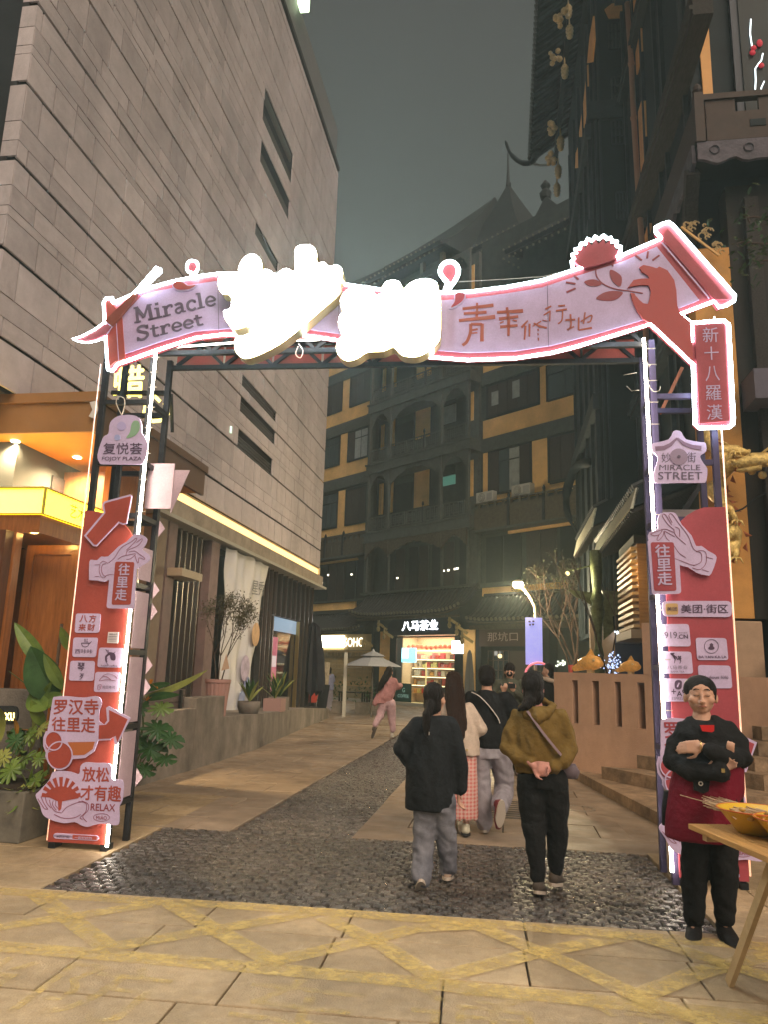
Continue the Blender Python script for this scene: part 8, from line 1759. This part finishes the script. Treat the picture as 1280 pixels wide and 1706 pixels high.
# ---- woman in pink jogging away
E_ = Px(648, 1231); E = E_; tag(E.root, 'person in dusty pink running up the alley with long dark hair swinging', 'person')
J = dict(head=E(650,1120), neck=E(651,1130), chest=E(650,1142), pelvis=E(645,1172), shL=E(641,1133), shR=E(657,1133), elL=E(636,1148,.1), elR=E(662,1146,.15), wrL=E(640,1152,.3), wrR=E(668,1142,.3), hpL=E(639,1175), hpR=E(652,1175), knL=E(632,1195,.0), knR=E(654,1196,.1), anL=E(622,1215,-.25), anR=E(654,1223,.1), toL=E(617,1228,-.3), toR=E(659,1228,.25))
k = MB(); body(k, E, J, 1, 1.0, hands=False); sculpt(k, 'body', M_skin, E.root, .02)
k = MB(); k.loft([(E(636,1172), .25, .15), (E(642,1160), .22, .15), (E(648,1148), .19, .13), (E(650,1136), .18, .12), (E(651,1130), .09, .08)], 18); limb(k, [E(657,1134), E(662,1144,.1), E(668,1143,.26)], [.09,.09,.07]); limb(k, [E(641,1135), E(636,1150,.08), E(640,1154,.26)], [.09,.08,.06]); limb(k, [E(632,1160), E(624,1172,-.05)], [.09,.07]); sculpt(k, 'pink_jacket', M_pinkj, E.root, .02, 3, (.01, 6, (1,1,1)))
k = MB(); limb(k, [E(639,1172), E(633,1192,0), E(624,1208,-.2)], [.12,.10,.065]); limb(k, [E(652,1172), E(654,1195,.08), E(655,1216,.08)], [.12,.10,.07]); k.ball(E(645,1170), .15, 12, 8, (1,.9,.8)); sculpt(k, 'trousers', M_pinkt, E.root, .018, 3, (.006, 6, (1,1,1)))
hairball(E.root, E(650,1119), M_hair, 1.0, 1, ([E(648,1120,-.05), E(642,1130,-.1), E(634,1142,-.1), E(628,1153,-.08)], [.09,.10,.075,.02]), -.3, vox=.016)
shoe(E.root, J['anL'], J['toL']+Vector((0,.05,0)), M_gshoe, M_gshoe); shoe(E.root, J['anR'], J['anR']+Vector((.03,.2,-.03)), M_white, M_white)
# ---- far figure by the folding board
Fp = Px(548, 1187); tag(Fp.root, 'person in a pale blue top and light trousers by the folding board', 'person')
J = dict(head=Fp(548,1118), neck=Fp(548,1125), chest=Fp(548,1131), pelvis=Fp(548,1150), shL=Fp(544,1126), shR=Fp(553,1126), elL=Fp(542,1133,.1), elR=Fp(555,1134,.05), wrL=Fp(544,1128,.3), wrR=Fp(552,1130,.3), hpL=Fp(546,1152), hpR=Fp(550,1152), knL=Fp(546,1167), knR=Fp(550,1167), anL=Fp(545,1183), anR=Fp(551,1184), toL=Fp(545,1187,.15), toR=Fp(552,1188,.15))
k = MB(); body(k, Fp, J, 1, 1.0, hands=False); sculpt(k, 'body', M_skin, Fp.root, .025)
k = MB(); k.loft([(Fp(548,1150), .17, .13), (Fp(548,1138), .17, .13), (Fp(548,1128), .18, .12), (Fp(548,1125), .09, .08)], 16); limb(k, [J['shL'], J['elL'], J['wrL']], [.08,.07,.05]); limb(k, [J['shR'], J['elR'], J['wrR']], [.08,.07,.05]); sculpt(k, 'blue_top', cloth('pale blue cloth', (.34,.36,.52)), Fp.root, .025)
k = MB(); limb(k, [J['hpL'], J['knL'], J['anL']], [.11,.09,.07]); limb(k, [J['hpR'], J['knR'], J['anR']], [.11,.09,.07]); sculpt(k, 'trousers', cloth('pale lilac trousers', (.38,.35,.40)), Fp.root, .025)
hairball(Fp.root, Fp(548,1117), M_hair, 1.05, 1, None, vox=.02)
# ---- masked person with phone, person by the wall
def upright(lab, x, D_0, htop, f, skin, top, bottom, vox, arms, hs=1.0, yaw=0, long=False):
    d = ray(x, 1125); wx = d.x/d.y*D_0; F0 = Frame((wx, D_0), math.degrees(math.atan2(wx, D_0))); r_ = F0.root('person'); tag(r_, lab, 'person'); s = htop/1.68; V_ = lambda a, b, c: Vector((a, b*f, c))*1.0
    J = dict(head=V_(0,.01,1.56*s), neck=V_(0,0,1.42*s), chest=V_(0,0,1.25*s), pelvis=V_(0,0,.92*s), shL=V_(-.17,0,1.37*s), shR=V_(.17,0,1.37*s), elL=V_(*arms[0]), elR=V_(*arms[1]), wrL=V_(*arms[2]), wrR=V_(*arms[3]), hpL=V_(-.09,0,.86*s), hpR=V_(.09,0,.86*s), knL=V_(-.10,.02,.46*s), knR=V_(.10,.02,.46*s), anL=V_(-.11,-.02,.085), anR=V_(.11,-.02,.085), toL=V_(-.12,.14,.04), toR=V_(.12,.14,.04), hdL=((.3,.3*f,.6), (1,0,0), .7, 1), hdR=((-.3,.3*f,.6), (1,0,0), .7, -1), hs=hs, yaw=yaw)
    k = MB(); body(k, None, J, f, s); sculpt(k, 'body', skin, r_, vox)
    k = MB(); k.loft([(V_(0,0,.84*s), .18, .13), (V_(0,0,1.0*s), .18, .135), (V_(0,0,1.25*s), .195, .135), (V_(0,0,1.38*s), .17, .11), (V_(0,0,1.45*s), .08, .075)], 20)
    for a in 'LR': limb(k, [J['sh'+a], J['el'+a], Vector(J['el'+a]).lerp(Vector(J['wr'+a]), .85)], [.075,.065,.048])
    sculpt(k, 'jacket', top, r_, vox*1.2, 3, (.007, 7, (1,1,.7)))
    k = MB()
    for a in 'LR': limb(k, [J['hp'+a], J['kn'+a], J['an'+a]], [.10,.085,.07])
    k.ball(J['pelvis'], .15, 14, 10, (1,.8,.8)); sculpt(k, 'trousers', bottom, r_, vox*1.2, 3, (.005, 7, (1,1,1)))
    hairball(r_, Vector(J['head'])+Vector((0,f*.012,.004)), M_hair, hs*s*1.03, f, None, yaw, vox)
    for a in 'LR': shoe(r_, J['an'+a], Vector(J['an'+a])+V_(0,.2,-.01), M_gshoe, M_wsole)
    return r_, J
r_, J = upright('person in a dark green jacket and black mask holding up a phone, facing us', 850, 12.5, 1.72, -1, M_skin, cloth('dark green jacket', (.07,.075,.055)), M_blkk, .012, ((-.25,.05,1.15), (.27,.05,1.14), (-.10,.24,1.28), (.06,.26,1.30)))
k = MB(); k.ball(J['head']+Vector((0,-.075,-.045)), .052, 12, 8, (1,.6,.85)); k.build('face_mask', M_blkk, r_, smooth=True); k = MB(); k.box(-.03,.09,-.36,-.35,1.33,1.41); k.build('phone', M_steel, r_, bevel=.005)
k = MB(); k.tube(spline([(-.15,-.12,1.40), (0,-.145,1.2), (.15,-.12,1.0)], 4, False), .015, 6); k.build('shoulder_strap', M_steel, r_)
r_, J = upright('person with a pale hood facing left behind the terrace wall end', 914, 14.3, 1.76, 1, M_skin, M_blkk, M_blkk, .014, ((-.25,.05,1.15), (.25,.05,1.14), (-.15,.28,1.15), (.10,.28,1.15)), 1.0, 1.3)
k = MB(); k.tube([(-.10,-.05,1.50), (0,-.12,1.47), (.12,-.08,1.44), (.16,-.10,1.30), (.15,-.13,1.15)], [.03,.045,.045,.04,.03], 10); sculpt(k, 'pale_hood', M_cream, r_, .012)
# ---- vendor with folded arms
V = Px(1184, 1560); tag(V.root, 'person with folded arms in a black sweater and crimson apron standing behind the skewer table', 'person')
J = dict(head=V(1168,1158,0), neck=V(1170,1192), chest=V(1178,1240), pelvis=V(1185,1345), shL=V(1141,1217), shR=V(1213,1215), elL=V(1126,1272,-.04), elR=V(1238,1262,-.04), wrL=V(1186,1280,-.21), wrR=V(1168,1243,-.215), hpL=V(1165,1385), hpR=V(1205,1385), knL=V(1158,1460,0), knR=V(1207,1455,0), anL=V(1157,1542,0), anR=V(1208,1540,.02), toL=V(1152,1560,-.16), toR=V(1220,1562,-.15), hs=1.05, yaw=.10, wide=1.21, hdR=((-1,.15,-.15), (0,.2,1), .25, 1), hdL=((.8,.12,.25), (0,.25,1), .35, -1))
k = MB(); body(k, V, J, -1, .98, thick=1.08)
for i in range(3): k.tube([V(1212+i*5,1252+i,-.185), V(1213+i*5,1242+i,-.20), V(1214+i*5,1235+i*1.5,-.195)], [.0095,.009,.007], 8); k.ball(V(1214+i*5,1235+i*1.5,-.195), .007, 8, 6)
sculpt(k, 'body', M_skin, V.root, .0072, 3)
hd_ = J['head']; Fh = lambda x, y, z: Vector(hd_)+Matrix.Rotation(.10, 3, 'Z') @ Vector((x*1.03, -y*1.03, z*1.03))
for sx_ in (-1, 1):
    k = MB(); k.tube(spline([Fh(sx_*.050,.070,.030), Fh(sx_*.034,.083,.038), Fh(sx_*.014,.090,.034)], 4, False), [.0018,.003,.003,.0035,.0035,.0035,.003,.003,.002], 6); k.build('eyebrow', M_hair, V.root)
    k = MB(); k.tube(spline([Fh(sx_*.050,.072,.000), Fh(sx_*.034,.0865,-.0045), Fh(sx_*.015,.084,-.001)], 4, False), [.001]+[.0020]*7+[.001], 6); k.build('eyelash_line', M_hair, V.root)
k = MB(); k.tube(spline([Fh(-.026,.082,-.071), Fh(-.010,.0965,-.066), Fh(0,.0975,-.068), Fh(.010,.0965,-.066), Fh(.026,.082,-.071)], 3, False), [.0018]+[.005]*11+[.0018], 6, flat=.6); k.build('lips', mat('lip colour', (.34,.12,.10), .5), V.root, smooth=True)
k = MB(); q = MB(); q.ball((0,0,0), 1, 20, 14, (.104, .099, .0965)); k.add([Vector(hd_)+Matrix.Rotation(.10,3,'Z') @ (Vector(v)+Vector((0,.017,.034))) for v in q.v if True], q.f); k.ball(Vector(hd_)+Vector((0,.06,-.03)), .075, 14, 10); [k.ball(Vector(hd_)+Vector((q_*.088,.01,.0)), .020, 10, 8, (.6,1.3,2.2)) for q_ in (-1,1)]; sculpt(k, 'hair', M_hair, V.root, .007, 4)
k = MB(); k.loft([(V(1183,1345), .20, .15), (V(1182,1300), .205, .155), (V(1180,1260), .205, .155), (V(1178,1225), .20, .14), (V(1175,1207), .165, .11), (V(1173,1200), .115, .09)], 24)
limb(k, [V(1160,1205), V(1141,1218)], [.05,.066]); limb(k, [V(1192,1205), V(1213,1217)], [.05,.066])
limb(k, [V(1141,1219), V(1128,1242,-.01), V(1123,1268,-.04), V(1150,1283,-.15), V(1204,1288,-.215)], [.068,.071,.071,.062,.053]); limb(k, [V(1213,1217), V(1231,1240,-.01), V(1237,1262,-.04), V(1215,1262,-.15), V(1184,1250,-.225)], [.068,.071,.071,.062,.050])
sculpt(k, 'sweater', M_blkk, V.root, .010, 3, (.006, 8, (1,1,.9)))
# apron: bib corner, skirt, waist band, pouch
k = MB(); k.loft([(V(1170,1398), .215, .165), (V(1172,1360), .22, .17), (V(1178,1310), .222, .175), (V(1182,1278), .210, .166), (V(1182,1270), .205, .16)], 26); sculpt(k, 'apron', M_maroonc, V.root, .010, 3, (.005, 6, (1,1,.4)))
k = MB(); k.prismY([(v.x, v.z) for v in (V(1167,1208,-.155), V(1191,1208,-.155), V(1191,1218,-.155), V(1187,1220,-.155), V(1171,1218,-.155))], -.158, -.150); k.build('red_bib', mat('bright red bib', (.55,.02,.02), .7), V.root)
def wrapY(pts, y): k = MB(); k.prismY([(v.x, v.z) for v in (V(a, b, y) for a, b in pts)], y-.006, y+.02); return k
wrapY([(1148,1289), (1217,1294), (1217,1300), (1150,1297)], -.176).build('apron_pocket_edge', M_blkk, V.root); wrapY([(1155,1296), (1184,1298), (1182,1318), (1173,1322), (1157,1316)], -.182).build('pouch', M_blkk, V.root)
k = MB(); c = V(1168.5,1305.5,-.19); k.tube([(c.x+.011*math.cos(a*math.pi/6), c.y, c.z+.011*math.sin(a*math.pi/6)) for a in range(12)], .0035, 6, closed=True); k.build('button', M_white, V.root)
k = MB(); c = V(1169,1243,-.225); k.tube([(c.x, c.y+.028*math.cos(a*math.pi/8), c.z+.030*math.sin(a*math.pi/8)) for a in range(16)], .0035, 6, closed=True); k.build('bracelet', mat('gold bangle', (.8,.6,.25), .25, .9), V.root, smooth=True)
k = MB(); c = V(1206,1284,-.27); k.box(c.x-.010, c.x+.010, c.y, c.y+.012, c.z-.012, c.z+.012); k.build('gold_clasp', MATS['gold bangle'], V.root)
k = MB(); limb(k, [V(1162,1385), V(1158,1440,0), V(1157,1490,0), V(1157,1530,0)], [.092,.084,.074,.062]); limb(k, [V(1207,1385), V(1209,1440,0), V(1208,1490,0), V(1208,1526,.01)], [.092,.084,.074,.064]); k.loft([(V(1184,1395), .17, .13), (V(1184,1350), .17, .13)], 16); sculpt(k, 'trousers', M_blkk, V.root, .011, 3, (.005, 7, (1,1,1.5)))
M_boot = mat('black boot', (.016,.014,.014), .6, bump=.2); shoe(V.root, J['anL'], J['anL']+Vector((-.01,-.2,-.055)), M_boot, mat('dark sole', (.03,.03,.03), .7), 1.1, .05, 'boot'); shoe(V.root, J['anR'], J['anR']+Vector((.07,-.2,-.055)), M_boot, MATS['dark sole'], 1.1, .05, 'boot')
k = MB(); k.loft([(V(1112,1374,.05), .03, .05), (V(1113,1345,.05), .035, .06), (V(1115,1318,.05), .03, .05)], 12); k.build('apron_tie', M_blkk, V.root, smooth=True)
# ================================================================ VENDOR'S TABLE
M_pine = mat('varnished pine', (0.45, 0.245, 0.085), 0.35, var=0.3, scale=5, stretch=(1, 9, 9), bump=0.1, coat=0.25, objvar=.12)
M_pinep = mat('pale pine leg', (0.50, 0.36, 0.20), 0.5, var=0.2, scale=6)
ZT_ = 0.76
a = (CAMP+ray(1147,1372)*((ZT_-EYE)/ray(1147,1372).z)); c = (CAMP+ray(1280,1428)*((ZT_-EYE)/ray(1280,1428).z))
ang = -math.degrees(math.atan2(c.y-a.y, c.x-a.x)); TBL = Frame((a.x, a.y), ang); tbl = TBL.root('trestle_table'); tag(tbl, 'pine plank trestle table with crossed legs at the right edge', 'table')
def tx_(n, m_, x0, x1, y0, y1, z0, z1): k = MB(); k.box(x0, x1, y0, y1, z0, z1); return k.build(n, m_, tbl, bevel=.003)
for i in range(5): tx_('plank', M_pine, 0.0, 1.5, i*0.112+.001, i*0.112+.110, ZT_-.028, ZT_)
tx_('batten', M_pinep, .12, .17, .02, .54, ZT_-.062, ZT_-.0285); tx_('batten', M_pinep, 1.3, 1.35, .02, .54, ZT_-.062, ZT_-.0285)
def tl2(px, py, z): g = (CAMP+ray(px,py)*((z-EYE)/ray(px,py).z)); return TBL.loc(g)
l1 = tl2(1240,1592,.01); 
for x_ in (.42, 1.2):
    for sg in (0, 1):
        y0, y1 = ((.08, .50) if sg == 0 else (.50, .08)); k = MB(); k.beam((x_+.25*(1 if sg == 0 else -1), y0, ZT_-.06), (x_-.25*(1 if sg == 0 else -1), y0+.02, .012), .045, .028, up=(0,1,0)); k.build('leg', M_pinep, tbl)
k = MB(); k.beam((.42, .29, .40), (1.2, .29, .40), .04, .025); k.build('stretcher', M_pinep, tbl)
def bowl(lab, px, py, r_, h, m_):
    g = tl2(px, py, ZT_); b = TBL.root('bowl'); tag(b, lab, 'bowl', 'yellow bowls on the trestle table'); k = MB(); k.lathe([(r_*.50,0),(r_*.54,.008),(r_*.75,h*.5),(r_*.98,h*.96),(r_*1.03,h),(r_*.98,h*1.0),(r_*.72,h*.5),(r_*.48,.016)], (g.x, g.y, ZT_+.001), 32); k.build('bowl_body', m_, b, smooth=True)
    k = MB(); k.tube([(g.x+r_*1.01*math.cos(t_*math.pi/16), g.y+r_*1.01*math.sin(t_*math.pi/16), ZT_+h) for t_ in range(32)], .004, 6, closed=True); k.build('rim', mat('orange bowl rim', (.5,.12,.03), .4), b); return g
M_yb = mat('yellow plastic bowl', (0.60, 0.36, 0.03), 0.35, var=.05, coat=.2)
g1 = bowl('yellow plastic bowl heaped with bamboo skewers on the trestle table', 1262, 1388, .19, .12, M_yb); g2 = bowl('second yellow bowl half out of frame at the right edge of the table', 1330, 1408, .19, .12, M_yb)
sk = TBL.root('skewer_bundle'); tag(sk, 'loose bundle of pale bamboo skewers leaning over the bowl rim', 'skewers'); rr = random.Random(2); M_bam = mat('bamboo', (0.50, 0.34, 0.21), .6, objvar=.2)
q0 = TBL.f(1178, 1332, g1.y+.05); q1 = Vector((g1.x+.10, g1.y, ZT_+.075))
for i in range(70):
    a_ = q0+Vector((rr.gauss(0,.035), rr.gauss(0,.05), rr.gauss(0,.018))); b_ = q1+Vector((rr.gauss(0,.06), rr.gauss(0,.05), rr.gauss(.02,.012))); d = (b_-a_); a_ = a_+d*rr.uniform(0,.25); k = MB(); k.tube([a_, b_], [.0030,.0034], 5); k.build('skewer', M_bam, sk)
for i in range(22):
    t_ = rr.random(); p = q1+Vector((rr.gauss(.0,.06), rr.gauss(0,.06), rr.gauss(.03,.012))); k = MB(); k.ball(p, .016, 8, 6, (1.6, 1, .7)); k.build('food_piece', mat('golden dough', (.45,.27,.08), .5, var=.3), sk, smooth=True)
# ================================================================ AIR
hz = MB(); hz.box(-60, 60, -20, 110, -1.5, 44)
mh_ = bpy.data.materials.new('night haze'); mh_.use_nodes = True; t = mh_.node_tree; t.nodes.clear()
o_ = t.nodes.new('ShaderNodeOutputMaterial'); pv = t.nodes.new('ShaderNodeVolumePrincipled'); t.links.new(pv.outputs[0], o_.inputs['Volume'])
pv.inputs['Color'].default_value = (0.70, 0.86, 0.84, 1); pv.inputs['Density'].default_value = 0.0031; pv.inputs['Anisotropy'].default_value = 0.3
tag(hz.build('haze', mh_), kind='stuff')
